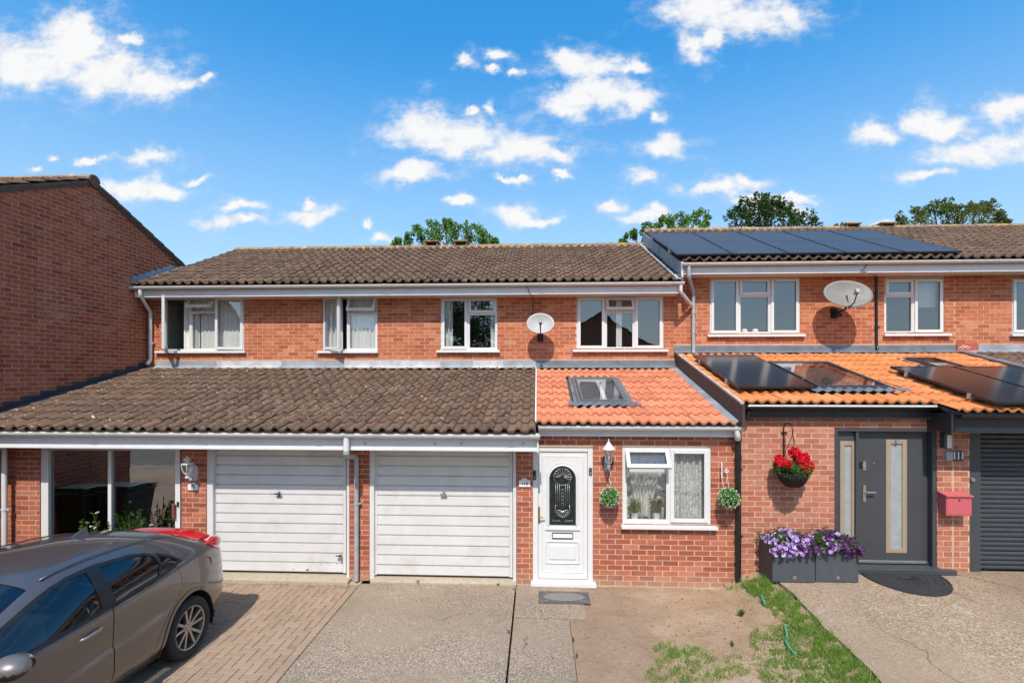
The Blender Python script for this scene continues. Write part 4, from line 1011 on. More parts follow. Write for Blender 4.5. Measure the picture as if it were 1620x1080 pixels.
for i, lab in enumerate(('large black solar panel at the verge end of the main roof row', 'second large solar panel from the verge in the main roof row', 'middle one of the five large solar panels on the main roof',
                         'fourth large solar panel from the verge in the main roof row', 'large solar panel at the right end of the main roof row, brown tiles beyond it')):
    M = Matrix.Translation((ux0 + i * uw, uy0, UZ + EK * (uy0 - EY))) @ Matrix.Rotation(math.atan(EK), 4, 'X')
    solar_panel(M, uw - 0.022, ul, lab, seam=True)

# --- step between the roofs of the middle and the right house
def side_strip(h, name, x, ya, yb, zlo, zhi, mat, th=0.02):
    n = 12; m = MB()
    for i in range(n):
        a, b = ya + (yb - ya) * i / n, ya + (yb - ya) * (i + 1) / n
        m.add([(x - th, a, zlo(a)), (x - th, b, zlo(b)), (x - th, b, zhi(b)), (x - th, a, zhi(a)), (x + th, a, zlo(a)), (x + th, b, zlo(b)), (x + th, b, zhi(b)), (x + th, a, zhi(a))],
              [(0, 1, 2, 3), (7, 6, 5, 4), (3, 2, 6, 7), (0, 4, 5, 1)] + ([(0, 3, 7, 4)] if i == 0 else []) + ([(1, 5, 6, 2)] if i == n - 1 else []))
    return m.build(name, mat, h, fix=False)
ez = lambda y: EZ + EK * (y - EY)
side_strip(HC, 'verge_flashing', 2.845, EY + 0.02, RY, lambda y: ez(y) - 0.02, lambda y: ez(y) + 0.345, 'lead')
side_strip(HB, 'soaker', 2.77, EY - 0.02, RY - 0.05, lambda y: ez(y) + 0.03, lambda y: ez(y) + 0.058, 'lead_bright', 0.05)
side_strip(HC, 'end_board', 2.845, EY - 0.0, YU + 0.02, lambda y: EZ + 0.05, lambda y: EZ + 0.36, 'white_paint', 0.018)
plain('brown_board', (0.055,0.036,0.03), 0.6, var=0.25)
side_strip(HC, 'barge_board', 2.845, 7.30, YU - 0.02, lambda y: lz(y) + 0.0, lambda y: lz(y, 0.3) - 0.0, 'brown_board')
side_strip(HC, 'verge_mortar', 2.858, 7.38, YU - 0.03, lambda y: lz(y, 0.3) + 0.001, lambda y: lz(y, 0.3) + 0.03, 'cement', 0.028)
side_strip(HB, 'soaker', 2.755, 7.42, YU - 0.1, lambda y: lz(y) + 0.03, lambda y: lz(y) + 0.056, 'lead', 0.065)
side_strip(HD, 'soaker', 8.42, 7.1, YU - 0.1, lambda y: lz(y, 0.3) + 0.03, lambda y: lz(y, 0.3) + 0.07, 'lead_dark', 0.09)
# ------------------------------------------------------------------ left-hand house standing forward with its gable
HL = empty('gabled_house', (-10.9, 9.1, 0), 'brick house standing forward, its windowless gable wall in shade at the left edge', 'house')
GY, GZ, GK, GX = 9.36, 6.71, 0.4245, -8.38
gtop = lambda y: GZ - 0.06 - GK * abs(y - GY)
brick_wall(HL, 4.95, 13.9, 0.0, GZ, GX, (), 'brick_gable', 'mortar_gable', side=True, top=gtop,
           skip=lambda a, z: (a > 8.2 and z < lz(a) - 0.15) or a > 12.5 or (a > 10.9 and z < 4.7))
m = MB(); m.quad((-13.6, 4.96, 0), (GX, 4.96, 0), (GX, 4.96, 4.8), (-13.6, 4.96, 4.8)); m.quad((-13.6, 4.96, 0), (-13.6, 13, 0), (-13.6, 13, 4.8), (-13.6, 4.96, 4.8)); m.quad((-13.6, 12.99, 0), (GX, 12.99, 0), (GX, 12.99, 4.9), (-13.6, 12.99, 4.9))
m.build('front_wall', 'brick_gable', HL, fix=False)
poly = [(GY - 4.7, GZ - GK * 4.7 - 0.01), (GY, GZ - 0.012), (GY + 4.7, GZ - GK * 4.7 - 0.01), (GY + 4.7, GZ - GK * 4.7 - 0.11), (GY, GZ - 0.11), (GY - 4.7, GZ - GK * 4.7 - 0.11)]
gr = MB().prism(poly, lambda a, b: (-13.8, a, b), lambda a, b: (GX + 0.03, a, b)).build('roof', 'skirt_roof', HL)
lay_tiles(HL, gr, -10.10, GX + 0.045, GY - 4.7, GZ - GK * 4.7, GK, GY - 0.02, 0.19, 0.345, prof_roll, 10, 'tile_dark')
# verge on the far slope: tile ends one above the other
ang = math.atan(GK); me = tile_mesh(0.19, 0.40, prof_roll, 10, 0.02, 'tile_dark')
for i in range(14):
    for c in range(2):
        t = i * 0.345; y = GY + 4.7 - t * math.cos(ang)
        p = Vector((GX + 0.045 - 0.19 * c, y, GZ - GK * 4.7 + t * math.sin(ang)))
        o = shared('tile', me[0], p, gr, (ang, 0, math.pi)); 
for i in range(8):
    xa, xb = GX + 0.06 - (i + 1) * 0.42, GX + 0.06 - i * 0.42; r = 0.12
    arc = [(GY + (r + 0.012) * math.cos(a), GZ - 0.03 + r * math.sin(a)) for a in [math.pi * k / 10 for k in range(11)]]
    MB().prism(arc, lambda a, b: (xa + 0.004, a, b), lambda a, b: (xb, a, b)).build('ridge_tile', 'tile_ridge', gr, smooth=True, auto=50)
MB().tube([(GX + 0.055, GY, GZ - 0.03), (GX + 0.07, GY, GZ - 0.03)], 0.112, 16).build('ridge_end', 'tile_dark', gr)
side_strip(HL, 'verge_undercloak', GX + 0.028, GY - 4.65, GY, lambda y: GZ - GK * abs(y - GY) - 0.055, lambda y: GZ - GK * abs(y - GY) - 0.002, 'wood_dark', 0.02)
side_strip(HL, 'verge_undercloak', GX + 0.028, GY, GY + 4.6, lambda y: GZ - GK * abs(y - GY) - 0.055, lambda y: GZ - GK * abs(y - GY) - 0.002, 'wood_dark', 0.02)
# stepped lead where the roofs meet the gable wall
def steps(h, ya, yb, zf, mat, rise=0.075):
    k = (zf(yb) - zf(ya)) / (yb - ya); run = rise / k; y = ya; i = 0
    while y < yb - 0.02:
        y2 = min(y + run, yb); zt = math.ceil((zf(y2) + 0.055) / rise) * rise
        x = GX + 0.007 + 0.002 * (i % 2)
        MB().add([(x, y - 0.02, zf(y - 0.02) + 0.0), (x, y2, zf(y2)), (x, y2, zt), (x, y - 0.0, zt), (x + 0.006, y - 0.02, zf(y - 0.02)), (x + 0.006, y2, zf(y2)), (x + 0.006, y2, zt), (x + 0.006, y, zt)],
                 [(4, 5, 6, 7), (0, 3, 2, 1), (3, 7, 6, 2), (0, 4, 7, 3), (1, 2, 6, 5)]).build('step_flashing', mat, h)
        y = y2; i += 1
steps(HA, 7.12, YU - 0.06, lambda y: lz(y) + 0.03, 'lead_shaded')
side_strip(HA, 'soaker', GX + 0.085, 7.1, YU - 0.08, lambda y: lz(y) + 0.03, lambda y: lz(y) + 0.075, 'lead_shaded', 0.07)
steps(HA, EY, 11.6, lambda y: ez(y) + 0.03, 'lead')
side_strip(HA, 'soaker', GX + 0.075, EY - 0.01, 11.75, lambda y: ez(y) + 0.03, lambda y: ez(y) + 0.065, 'lead', 0.06)

# ------------------------------------------------------------------ ground floor of the left house: porch and garage
def low_eaves(h, x0, x1, y, dz, drop, mat='fascia_dirty', gmat='white_gutter', soff=0.6, gut=True, gx=None):
    z = lz(y, dz)
    f = MB().box(x0, x1, y + 0.06, y + 0.085, z - drop, z - 0.015).build('fascia', mat, h, bevel=0.003)
    MB().box(x0, x1, y + 0.052, y + 0.0595, z - drop - 0.006, z - drop + 0.022).build('fascia_bead', mat, f)
    MB().box(x0 + 0.001, x1 - 0.001, y + 0.086, YL + soff, z - drop + 0.004, z - drop + 0.014).build('soffit', mat, h)
    if gut: gutter(h, *(gx or (x0 + 0.0015, x1 - 0.0015)), y - 0.005, z - 0.028, gmat)
    return f
low_eaves(HA, -8.36, -2.652, 7.05, 0, 0.255)
f = low_eaves(HB, -2.648, -0.005, 7.05, 0, 0.255, gx=(-2.648, 0.03))
for k, px in enumerate((577, 688, 729, 828)):
    x, z = xz(px, 701, 7.10)
    MB().tube([(x, 7.108, z), (x, 7.096, z)], 0.016, 10).build('screw_cap', 'grey_plastic', f)
MB().box(-0.005, 0.02, 7.06, 7.6, 1.985, 2.20).build('fascia_end', 'white_paint', HB)
low_eaves(HB, 0.021, 2.80, 7.40, 0, 0.17, soff=0.0, gx=(0.025, 2.86))
TS = [  # ground floor brickwork: house, left px, right px, base z, top z, material
]
def pier(h, pxa, pxb, z0, z1, mat='brick_lower', mortar='mortar_pale', Y=YL, holes=(), back=0.35, zoff=0.0, aoff=0.0):
    x0, x1 = X_(pxa, Y), X_(pxb, Y)
    w = brick_wall(h, x0, x1, z0, z1, Y, holes, mat, mortar, zoff=zoff, aoff=aoff)
    m = MB(); m.quad((x0, Y + 0.006, z0), (x0, Y + back, z0), (x0, Y + back, z1), (x0, Y + 0.006, z1)); m.quad((x1, Y + 0.006, z0), (x1, Y + back, z0), (x1, Y + back, z1), (x1, Y + 0.006, z1))
    m.build('pier_side', mat, h, fix=False)
    return x0, x1
pier(HA, 26, 63, 0.0, 2.0); pier(HA, 287, 326, 0.0, 2.0); pier(HB, 553, 584, 0.0, 2.0); 
x0, x1 = X_(-60, YL), X_(26, YL)
brick_wall(HA, -8.38, X_(26, YL + 0.06), 0.0, 2.0, YL + 0.06, (), 'brick_lower', 'mortar_gable')
xp = X_(8, YL - 0.06)
pipe(HA, 'downpipe', [(xp - 0.30, 7.22, 2.06), (xp - 0.14, YL - 0.07, 1.965), (xp, YL - 0.07, 1.94), (xp, YL - 0.07, 0.05)], 0.036, 'white_gutter', clips=[(xp, YL - 0.07, 1.0)])
# porch screen
Yp = YL + 0.05
x0, x1, x2, x3, x4, x5 = (X_(p, Yp) for p in (67, 79, 172, 177.5, 279, 287))
ztop = Z_(708, 180, Yp)
s = MB()
s.box(x0, x1, Yp - 0.03, Yp + 0.06, 0.0, ztop); s.box(x2, x3, Yp - 0.02, Yp + 0.05, 0.0, ztop - 0.04); s.box(x4, x5, Yp - 0.03, Yp + 0.06, 0.0, ztop)
s.box(x1, x4, Yp - 0.01, Yp + 0.05, ztop - 0.04, ztop); s.box(x1, x4, Yp - 0.01, Yp + 0.05, 0.0, 0.12)
ps = s.build('porch_screen', 'white_upvc', HA, bevel=0.005)
MB().box(X_(63, Yp), x0 - 0.001, Yp - 0.045, Yp + 0.06, 0.0, ztop).build('timber_post', 'wood_red', ps)
for a, b in ((x1, x2), (x3, x4)): MB().box(a, b, Yp + 0.02, Yp + 0.028, 0.12, ztop - 0.04).build('pane', 'glass_porch', ps)
xh = X_(281, Yp); zh = Z_(806, 281, Yp)
hd = MB().box(xh - 0.035, xh + 0.005, Yp - 0.085, Yp - 0.045, zh - 0.10, zh + 0.10); hd.box(xh - 0.02, xh + 0.0, Yp - 0.046, Yp - 0.031, zh - 0.06, zh + 0.06); hd.build('handle', 'wood_red', ps, bevel=0.006)
MB().box(xh + 0.02, xh + 0.045, Yp - 0.05, Yp - 0.031, zh + 0.06, zh + 0.13).build('lock', 'iron', ps)
# porch inside
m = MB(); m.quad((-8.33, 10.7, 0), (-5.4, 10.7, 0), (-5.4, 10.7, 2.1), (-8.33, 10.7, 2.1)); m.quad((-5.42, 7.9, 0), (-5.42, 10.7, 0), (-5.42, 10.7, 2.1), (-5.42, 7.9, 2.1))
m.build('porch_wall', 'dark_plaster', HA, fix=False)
# garage doors with their timber frames
def garage(h, jl, jr, px0, px1, top, bot, zb, handle, Y=YL + 0.10):
    door, a, b, z0, z1 = garage_door(h, px0, px1, top - 6, bot, Y, 13, zb)
    f = MB(); xa, xb, xc, xd = X_(jl, YL + 0.03), X_(px0 - 0.6, YL + 0.03), X_(px1 + 0.6, YL + 0.03), X_(jr, YL + 0.03)
    f.box(xa, xb, YL + 0.02, YL + 0.14, zb - 0.03, 2.02); f.box(xc, xd, YL + 0.02, YL + 0.14, zb - 0.03, 2.02); f.box(xb, xc, YL + 0.06, YL + 0.14, z1 + 0.004, 2.02)
    f.build('garage_frame', 'white_paint', h, bevel=0.005)
    MB().box(a - 0.02, b + 0.02, Y + 0.05, Y + 0.06, 0, 2.02).build('garage_backing', 'dark_plaster', h)
    x, z = xz(handle[0], handle[1], Y - 0.03)
    hb = MB().lathe([(0.026, 0), (0.03, 0.006), (0.022, 0.018), (0.001, 0.02)], (0, 0, 0), 14); hb.v = [Vector((x + p.x, Y - 0.016 - p.z, z + p.y)) for p in hb.v]
    hb.tube([(x, Y - 0.03, z), (x, Y - 0.06, z)], 0.008, 8); hb.box(x - 0.045, x + 0.045, Y - 0.07, Y - 0.052, z - 0.012, z + 0.012); hb.box(x - 0.012, x + 0.012, Y - 0.03, Y - 0.016, z - 0.06, z - 0.02)
    hb.build('handle', 'chrome', door, smooth=True, auto=40)
    return door, a, b, Y
gd, a, b, Y = garage(HA, 327, 553, 338, 548, 711, 911, 0.045, (441, 780))
x, z = xz(541, 876, Y)
lk = MB().tube([(x, Y - 0.02, z), (x, Y - 0.07, z)], 0.012, 10); lk.box(x - 0.06, x + 0.02, Y - 0.085, Y - 0.068, z - 0.012, z + 0.012); lk.box(x - 0.01, x + 0.015, Y - 0.085, Y - 0.068, z - 0.05, z + 0.02); lk.build('lock', 'steel', gd)
for px, py, r in ((486, 901, 0.022), (464, 900, 0.01), (508, 892, 0.009), (516, 889, 0.006), (533, 892, 0.009), (522, 893, 0.007), (436, 815, 0.006)):
    x, z = xz(px, py, Y - 0.02)
    MB().add([(x + r * U(0.7, 1.3) * math.cos(k * 0.9), Y - 0.0182, z + r * 0.7 * U(0.6, 1.2) * math.sin(k * 0.9)) for k in range(7)], [tuple(range(7))]).build('paint_chip', 'bin_green', gd, fix=False)
garage(HB, 584, 817, 592.5, 811, 711, 915, 0.03, (702, 781))
# downpipe between the garage doors
xa, xb = X_(548, 7.05), X_(564, YL - 0.05)
dp = pipe(HB, 'downpipe', [(xa, 7.05, 2.20), (xa, 7.05, 1.93), (xb, YL - 0.055, 1.84), (xb, YL - 0.055, 0.02)], 0.034, 'grey_plastic', clips=[(xb, YL - 0.055, 1.15)])
MB().tube([(xa, 7.05, 2.19), (xa, 7.05, 1.99)], 0.041, 14).build('outlet', 'white_gutter', dp, smooth=True, auto=40)
MB().tube([(xa, 7.05, 1.995), (xa, 7.05, 1.945)], 0.044, 14).build('collar', 'grey_plastic', dp, smooth=True, auto=40)

# ------------------------------------------------------------------ ground floor of the middle house
Yd = YL + 0.03
dx0, dx1 = X_(843, Yd), X_(938, Yd); dzt = Z_(706, 890, Yd)
win_px = (984.5, 706, 1125, 830)
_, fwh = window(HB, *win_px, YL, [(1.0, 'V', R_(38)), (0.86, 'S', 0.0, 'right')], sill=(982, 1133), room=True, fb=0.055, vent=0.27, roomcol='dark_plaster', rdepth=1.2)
px0, px1 = X_(817.5, YL), 2.86
brick_wall(HB, px0, px1, -0.02, 2.235, YL, [(dx0, dx1, -0.1, dzt), fwh], 'brick_lower', 'mortar_pale', zoff=0.02)
m = MB(); m.quad((px0, YL + 0.006, 0), (px0, YL + 0.3, 0), (px0, YL + 0.3, 2.2), (px0, YL + 0.006, 2.2)); m.build('pier_side', 'brick_lower', HB, fix=False)
def front_door_white():
    f = MB(); t = 0.0
    ob = 0.075
    f.box(dx0, dx0 + ob, Yd - 0.01, Yd + 0.07, 0.02, dzt); f.box(dx1 - ob, dx1, Yd - 0.01, Yd + 0.07, 0.02, dzt); f.box(dx0 + ob, dx1 - ob, Yd - 0.01, Yd + 0.07, dzt - ob, dzt)
    f.box(dx0 + ob, dx1 - ob, Yd - 0.01, Yd + 0.07, 0.02, 0.075)
    d = f.build('front_door', 'white_upvc', HB, bevel=0.006)
    lx0, lx1, lz0, lz1 = dx0 + ob + 0.004, dx1 - ob - 0.004, 0.08, dzt - ob - 0.006
    yl = Yd + 0.008
    ax0, ax1 = X_(869, yl), X_(911, yl); az0 = Z_(831, 890, yl); azt = Z_(737, 890, yl); r = (ax1 - ax0) / 2; cx = (ax0 + ax1) / 2; azc = azt - r * 1.02
    # leaf with an arched opening
    arch = [(cx + r * math.cos(a), azc + r * 1.02 * math.sin(a)) for a in [math.pi * k / 18 for k in range(19)]]
    lf = MB()
    lf.box(lx0, ax0, yl, yl + 0.05, lz0, lz1); lf.box(ax1, lx1, yl, yl + 0.05, lz0, lz1); lf.box(ax0, ax1, yl, yl + 0.05, lz0, az0)
    for k in range(18):
        (xa, za), (xb, zb) = arch[k], arch[k + 1]
        lf.add([(xa, yl, za), (xb, yl, zb), (xb, yl, lz1), (xa, yl, lz1), (xa, yl + 0.05, za), (xb, yl + 0.05, zb)], [(0, 1, 2, 3), (0, 4, 5, 1)])
    lf.build('leaf', 'white_upvc', d)
    MB().add([(p[0], yl + 0.022, p[1]) for p in arch] + [(ax0, yl + 0.022, az0), (ax1, yl + 0.022, az0)], [tuple(range(21))]).build('pane', 'glass_door', d, fix=False)
    # moulding round the glass, panel mouldings
    mo = MB(); path = [(ax0 - 0.012, yl - 0.004, az0)] + [(cx - (r + 0.012) * math.cos(a), yl - 0.004, azc + (r * 1.02 + 0.012) * math.sin(a)) for a in [math.pi * k / 24 for k in range(25)]] + [(ax1 + 0.012, yl - 0.004, az0)]
    mo.tube(path, 0.014, 8)
    path = [(ax0 - 0.045, yl - 0.001, az0 + 0.02)] + [(cx - (r + 0.045) * math.cos(a), yl - 0.001, azc + (r * 1.02 + 0.05) * math.sin(a)) for a in [math.pi * k / 24 for k in range(25)]] + [(ax1 + 0.045, yl - 0.001, az0 + 0.02)]
    mo.tube(path, 0.006, 6)
    mo.box(ax0 - 0.06, ax1 + 0.06, yl - 0.02, yl - 0.001, az0 - 0.06, az0 - 0.03)
    def rectm(xa, xb, za, zb, t, h_): 
        for (p, q) in (((xa, za), (xb, za)), ((xb, za), (xb, zb)), ((xb, zb), (xa, zb)), ((xa, zb), (xa, za))):
            mo.tube([(p[0], yl - 0.002, p[1]), (q[0], yl - 0.002, q[1])], t, 6)
    rectm(lx0 + 0.06, lx1 - 0.06, lz0 + 0.09, lz1 - 0.055, 0.007, 0)
    pz0, pz1 = Z_(890, 890, yl), Z_(856, 890, yl)
    rectm(ax0 - 0.045, ax1 + 0.045, pz0, pz1, 0.013, 0); rectm(ax0 + 0.01, ax1 - 0.01, pz0 + 0.06, pz1 - 0.06, 0.010, 0)
    mo.box(ax0 + 0.012, ax1 - 0.012, yl - 0.012, yl - 0.001, pz0 + 0.062, pz1 - 0.062)
    mo.box(lx0 + 0.003, lx1 - 0.003, yl - 0.03, yl - 0.001, lz0 + 0.005, lz0 + 0.05)
    mo.build('moulding', 'white_upvc', d, smooth=True, auto=50)
    zc = Z_(846.5, 890, yl); lp = MB().box(cx - 0.15, cx + 0.15, yl - 0.013, yl - 0.002, zc - 0.04, zc + 0.04).build('letter_plate', 'sign_white', d, bevel=0.004)
    b = MB(); 
    frame_bars(b, cx - 0.152, cx + 0.152, zc - 0.042, zc + 0.042, 0.010, yl - 0.017, yl - 0.001); b.build('letter_plate_rim', 'iron', d)
    # brass lever handle
    hx = X_(852.5, yl); hz = Z_(814, 852, yl)
    hh = MB().box(hx - 0.016, hx + 0.016, yl - 0.012, yl - 0.001, hz - 0.12, hz + 0.12); hh.tube([(hx, yl - 0.01, hz - 0.02), (hx, yl - 0.05, hz - 0.02), (hx + 0.03, yl - 0.06, hz - 0.02), (hx + 0.09, yl - 0.055, hz - 0.015)], 0.010, 8); hh.build('handle', 'brass', d, smooth=True, auto=40)
    # leaded scrollwork in the glass
    sc = MB(); yg = yl + 0.016
    def curve(pts, rr=0.0028): sc.tube([(p[0], yg, p[1]) for p in pts], rr, 5)
    fz = azc + 0.04
    for k in range(9):     # fan of loops at the top
        a = math.pi * (k - 0.5) / 8 - 0.0
        dx_, dz_ = math.cos(a), math.sin(a)
        loop = []
        for q in range(13):
            tt = q / 12; rr_ = 0.105 * math.sin(math.pi * tt / 1.0) ** 0.8; side_ = 0.02 * math.sin(2 * math.pi * tt)
            loop.append((cx + dx_ * (0.02 + rr_) - dz_ * side_, fz + dz_ * (0.02 + rr_) + dx_ * side_))
        curve(loop)
    curve([(cx + 0.13 * math.cos(a), fz + 0.125 * math.sin(a)) for a in [2 * math.pi * k / 28 for k in range(29)]], 0.0024)
    for s in (-1, 1):
        for q in (0.045, 0.075, 0.10): curve([(cx + s * q, az0 + 0.27), (cx + s * q, fz - 0.11)], 0.0022)
        for k in range(5):
            zz = az0 + 0.28 + k * 0.05; curve([(cx, zz), (cx + s * 0.025, zz + 0.025), (cx, zz + 0.05)], 0.0022)
    for k in range(7):     # fan at the bottom
        a = -math.pi * (k + 0.5) / 7
        loop = []
        for q in range(11):
            tt = q / 10; rr_ = 0.075 * math.sin(math.pi * tt) ** 0.8; side_ = 0.016 * math.sin(2 * math.pi * tt)
            loop.append((cx + math.cos(a) * (0.012 + rr_) - math.sin(a) * side_, az0 + 0.22 + math.sin(a) * (0.012 + rr_) + math.cos(a) * side_))
        curve(loop)
    curve([(cx - 0.10, az0 + 0.30), (cx - 0.11, az0 + 0.2), (cx - 0.06, az0 + 0.14), (cx, az0 + 0.11), (cx + 0.06, az0 + 0.14), (cx + 0.11, az0 + 0.2), (cx + 0.10, az0 + 0.30)])
    for k in range(4): curve([(cx - 0.15 + k * 0.03, az0 + 0.05), (cx - 0.14 + k * 0.03, az0 + 0.075), (cx - 0.12 + k * 0.03, az0 + 0.05)]); curve([(cx + 0.15 - k * 0.03, az0 + 0.05), (cx + 0.14 - k * 0.03, az0 + 0.075), (cx + 0.12 - k * 0.03, az0 + 0.05)])
    sc.build('leading', 'aluminium', d, smooth=True)
    # green glass border
    gb = MB(); rb_ = r - 0.022
    outer = [(cx - r * math.cos(a), azc + r * 1.02 * math.sin(a)) for a in [math.pi * k / 24 for k in range(25)]]
    inner = [(cx - rb_ * math.cos(a), azc + rb_ * 1.0 * math.sin(a)) for a in [math.pi * k / 24 for k in range(25)]]
    outer = [(ax0, az0)] + outer + [(ax1, az0)]; inner = [(ax0 + 0.022, az0 + 0.022)] + inner + [(ax1 - 0.022, az0 + 0.022)]
    for k in range(26): gb.quad((outer[k][0], yl + 0.019, outer[k][1]), (outer[k + 1][0], yl + 0.019, outer[k + 1][1]), (inner[k + 1][0], yl + 0.019, inner[k + 1][1]), (inner[k][0], yl + 0.019, inner[k][1]))
    gb.quad((ax0, yl + 0.019, az0), (ax1, yl + 0.019, az0), (ax1 - 0.022, yl + 0.019, az0 + 0.022), (ax0 + 0.022, yl + 0.019, az0 + 0.022))
    gb.build('glass_border', 'glass_green', d, fix=False)
    MB().box(dx0 - 0.03, dx1 + 0.04, YL - 0.09, YL + 0.06, -0.012, 0.055).build('threshold', 'white_upvc', d, bevel=0.01)
    MB().box(lx0, lx1, yl + 0.12, yl + 0.13, 0, 2.1).build('hall', 'dark_plaster', d)
plain('glass_green', (0.008,0.035,0.022), 0.15, var=0.2)
plain('glass_door', (0.012,0.018,0.017), 0.2, var=0.6, scale=14, bstr=0.2, bscale=60)
front_door_white()

# gutter outlet: white elbow into the black pipe on the party line
xp = 2.83; 
pipe(HB, 'outlet', [(2.78, 7.395, 2.28), (2.80, 7.40, 2.19), (2.815, 7.44, 2.14)], 0.04, 'white_gutter')
dp = pipe(HC, 'downpipe', [(2.95, 7.40, 2.54), (2.95, 7.42, 2.46), (2.845, YL - 0.06, 2.38), (2.845, YL - 0.06, 0.10)], 0.038, 'black_plastic', clips=[(2.845, YL - 0.06, 0.75), (2.845, YL - 0.06, 1.7)])
MB().tube([(2.80, 7.44, 2.13), (2.84, YL - 0.06, 2.10)], 0.036, 10).build('branch', 'black_plastic', dp, smooth=True, auto=50)
for z in (2.16, 1.9): MB().tube([(2.845, YL - 0.06, z), (2.845, YL - 0.06, z - 0.06)], 0.044, 14).build('collar', 'black_plastic', dp, smooth=True, auto=50)

# ------------------------------------------------------------------ ground floor of the right house
low_eaves(HC, 2.90, 5.495, 7.40, 0.3, 0.20, 'black_fascia', 'black_plastic', soff=0.0)
low_eaves(HC, 5.50, 8.345, 7.05, 0.3, 0.27, 'black_fascia', 'black_plastic', soff=0.5)
MB().box(2.92, 5.44, 7.329, 7.338, lz(7.4, 0.3) - 0.036, lz(7.4, 0.3) - 0.012).build('gutter_rim', 'white_gutter', HC)
MB().box(5.46, 5.50, 7.12, YL, lz(7.05, .3) - 0.27, lz(7.05, .3) - 0.03).build('fascia_end', 'black_fascia', HC)
Yc = YL + 0.03
ex0, ex1 = X_(1318, Yc), X_(1480, Yc); ezt = Z_(676, 1400, Yc)
gx0 = X_(1534, YL)
brick_wall(HC, 2.861, gx0, 0.16, 2.43, YL, [(ex0, ex1, 0.0, ezt)], 'brick_pale', 'mortar_pale', zoff=0.035, aoff=0.06)
xs_ = X_(1507.5, YL)
MB().box(xs_ - 0.012, xs_ + 0.008, YL - 0.004, YL + 0.003, 0.3, 2.4).build('mortar_seam', 'mortar_pale', HC)
m = MB(); m.quad((gx0, YL + 0.006, 0.2), (gx0, YL + 0.3, 0.2), (gx0, YL + 0.3, 2.45), (gx0, YL + 0.006, 2.45)); m.build('pier_side', 'brick_pale', HC, fix=False)
plain('frosted', (0.30,0.325,0.325), 0.12, var=0.12, scale=9)
def front_door_grey():
    zb = z111(7.5) + 0.03
    f = MB(); b = 0.055; sx = X_(1356, Yc)
    f.box(ex0, ex0 + b, Yc - 0.02, Yc + 0.12, zb, ezt); f.box(ex1 - b, ex1, Yc - 0.02, Yc + 0.12, zb, ezt); f.box(ex0 + b, ex1 - b, Yc - 0.02, Yc + 0.12, ezt - b, ezt); f.box(sx - 0.02, sx + 0.02, Yc - 0.01, Yc + 0.12, zb, ezt - b)
    d = f.build('front_door', 'anthracite', HC, bevel=0.004)
    yl = Yc + 0.07
    zl0, zl1 = Z_(891, 1415, yl), ezt - b - 0.01
    # fixed side panel and leaf, each round a glass strip
    def panel(name, xa, xb, ga, gb, ga_z, gb_z, y):
        p = MB(); p.box(xa, ga, y, y + 0.045, zl0, zl1); p.box(gb, xb, y, y + 0.045, zl0, zl1); p.box(ga, gb, y, y + 0.045, zl0, ga_z); p.box(ga, gb, y, y + 0.045, gb_z, zl1)
        p.build(name, 'anthracite', d)
        r = MB(); frame_bars(r, ga - 0.0, gb + 0.0, ga_z, gb_z, 0.062, y - 0.006, y + 0.02); r.build('strip_frame', 'steel_bronze', d, bevel=0.003)
        MB().box(ga + 0.062, gb - 0.062, y + 0.012, y + 0.02, ga_z + 0.062, gb_z - 0.062).build('pane', 'frosted', d)
        MB().box(ga, gb, y + 0.12, y + 0.13, ga_z, gb_z).build('hall', 'cloth_grey', d)
    zA, zB = Z_(874, 1415, yl), Z_(695, 1415, yl)
    panel('side_panel', ex0 + b, sx - 0.02, X_(1327, yl), X_(1352, yl), Z_(874, 1340, yl), Z_(697, 1340, yl), yl - 0.03)
    panel('leaf', sx + 0.022, ex1 - b - 0.004, X_(1401.5, yl), X_(1434.5, yl), zA, zB, yl)
    MB().box(sx + 0.03, ex1 - b - 0.01, yl - 0.03, yl - 0.001, zl0 + 0.01, zl0 + 0.05).build('drip_bar', 'steel', d, bevel=0.006)
    hx = X_(1367, yl); z1_ = Z_(736, 1367, yl); z2_ = Z_(780, 1367, yl)
    h1 = MB().box(hx - 0.022, hx + 0.022, yl - 0.012, yl - 0.001, z1_ - 0.065, z1_ + 0.065); h1.tube([(hx, yl - 0.012, z1_ - 0.02), (hx, yl - 0.022, z1_ - 0.02)], 0.014, 12); h1.build('lock_plate', 'steel', d)
    MB().box(hx - 0.075, hx - 0.03, yl - 0.02, yl - 0.001, z1_ - 0.03, z1_ + 0.05).build('lock_cover', 'black_plastic', d, bevel=0.006)
    h2 = MB().box(hx - 0.02, hx + 0.02, yl - 0.012, yl - 0.001, z2_ - 0.12, z2_ + 0.12); h2.tube([(hx, yl - 0.01, z2_ + 0.025), (hx, yl - 0.055, z2_ + 0.025)], 0.011, 10); h2.tube([(hx, yl - 0.055, z2_ + 0.025), (hx + 0.13, yl - 0.055, z2_ + 0.025)], 0.012, 10); h2.build('handle', 'steel', d, smooth=True, auto=40)
    x, z = xz(1417, 698, yl); MB().box(x - 0.016, x + 0.016, yl - 0.03, yl - 0.0055, z - 0.025, z + 0.025).build('viewer', 'steel', d, bevel=0.004)
    x, z = xz(1382, 732, yl); MB().tube([(x, yl - 0.008, z), (x, yl - 0.001, z)], 0.012, 10).build('spy_hole', 'steel', d)
    # stepped metal threshold running on past the door
    x2 = X_(1512, YL - 0.1)
    t = MB(); t.box(ex0 - 0.02, ex1 + 0.02, YL - 0.06, Yc + 0.10, zb - 0.10, zl0 - 0.005); t.box(ex0 - 0.08, x2, YL - 0.13, YL - 0.061, zb - 0.12, zb + 0.035); t.build('threshold', 'anthracite', d, bevel=0.008)
front_door_grey()
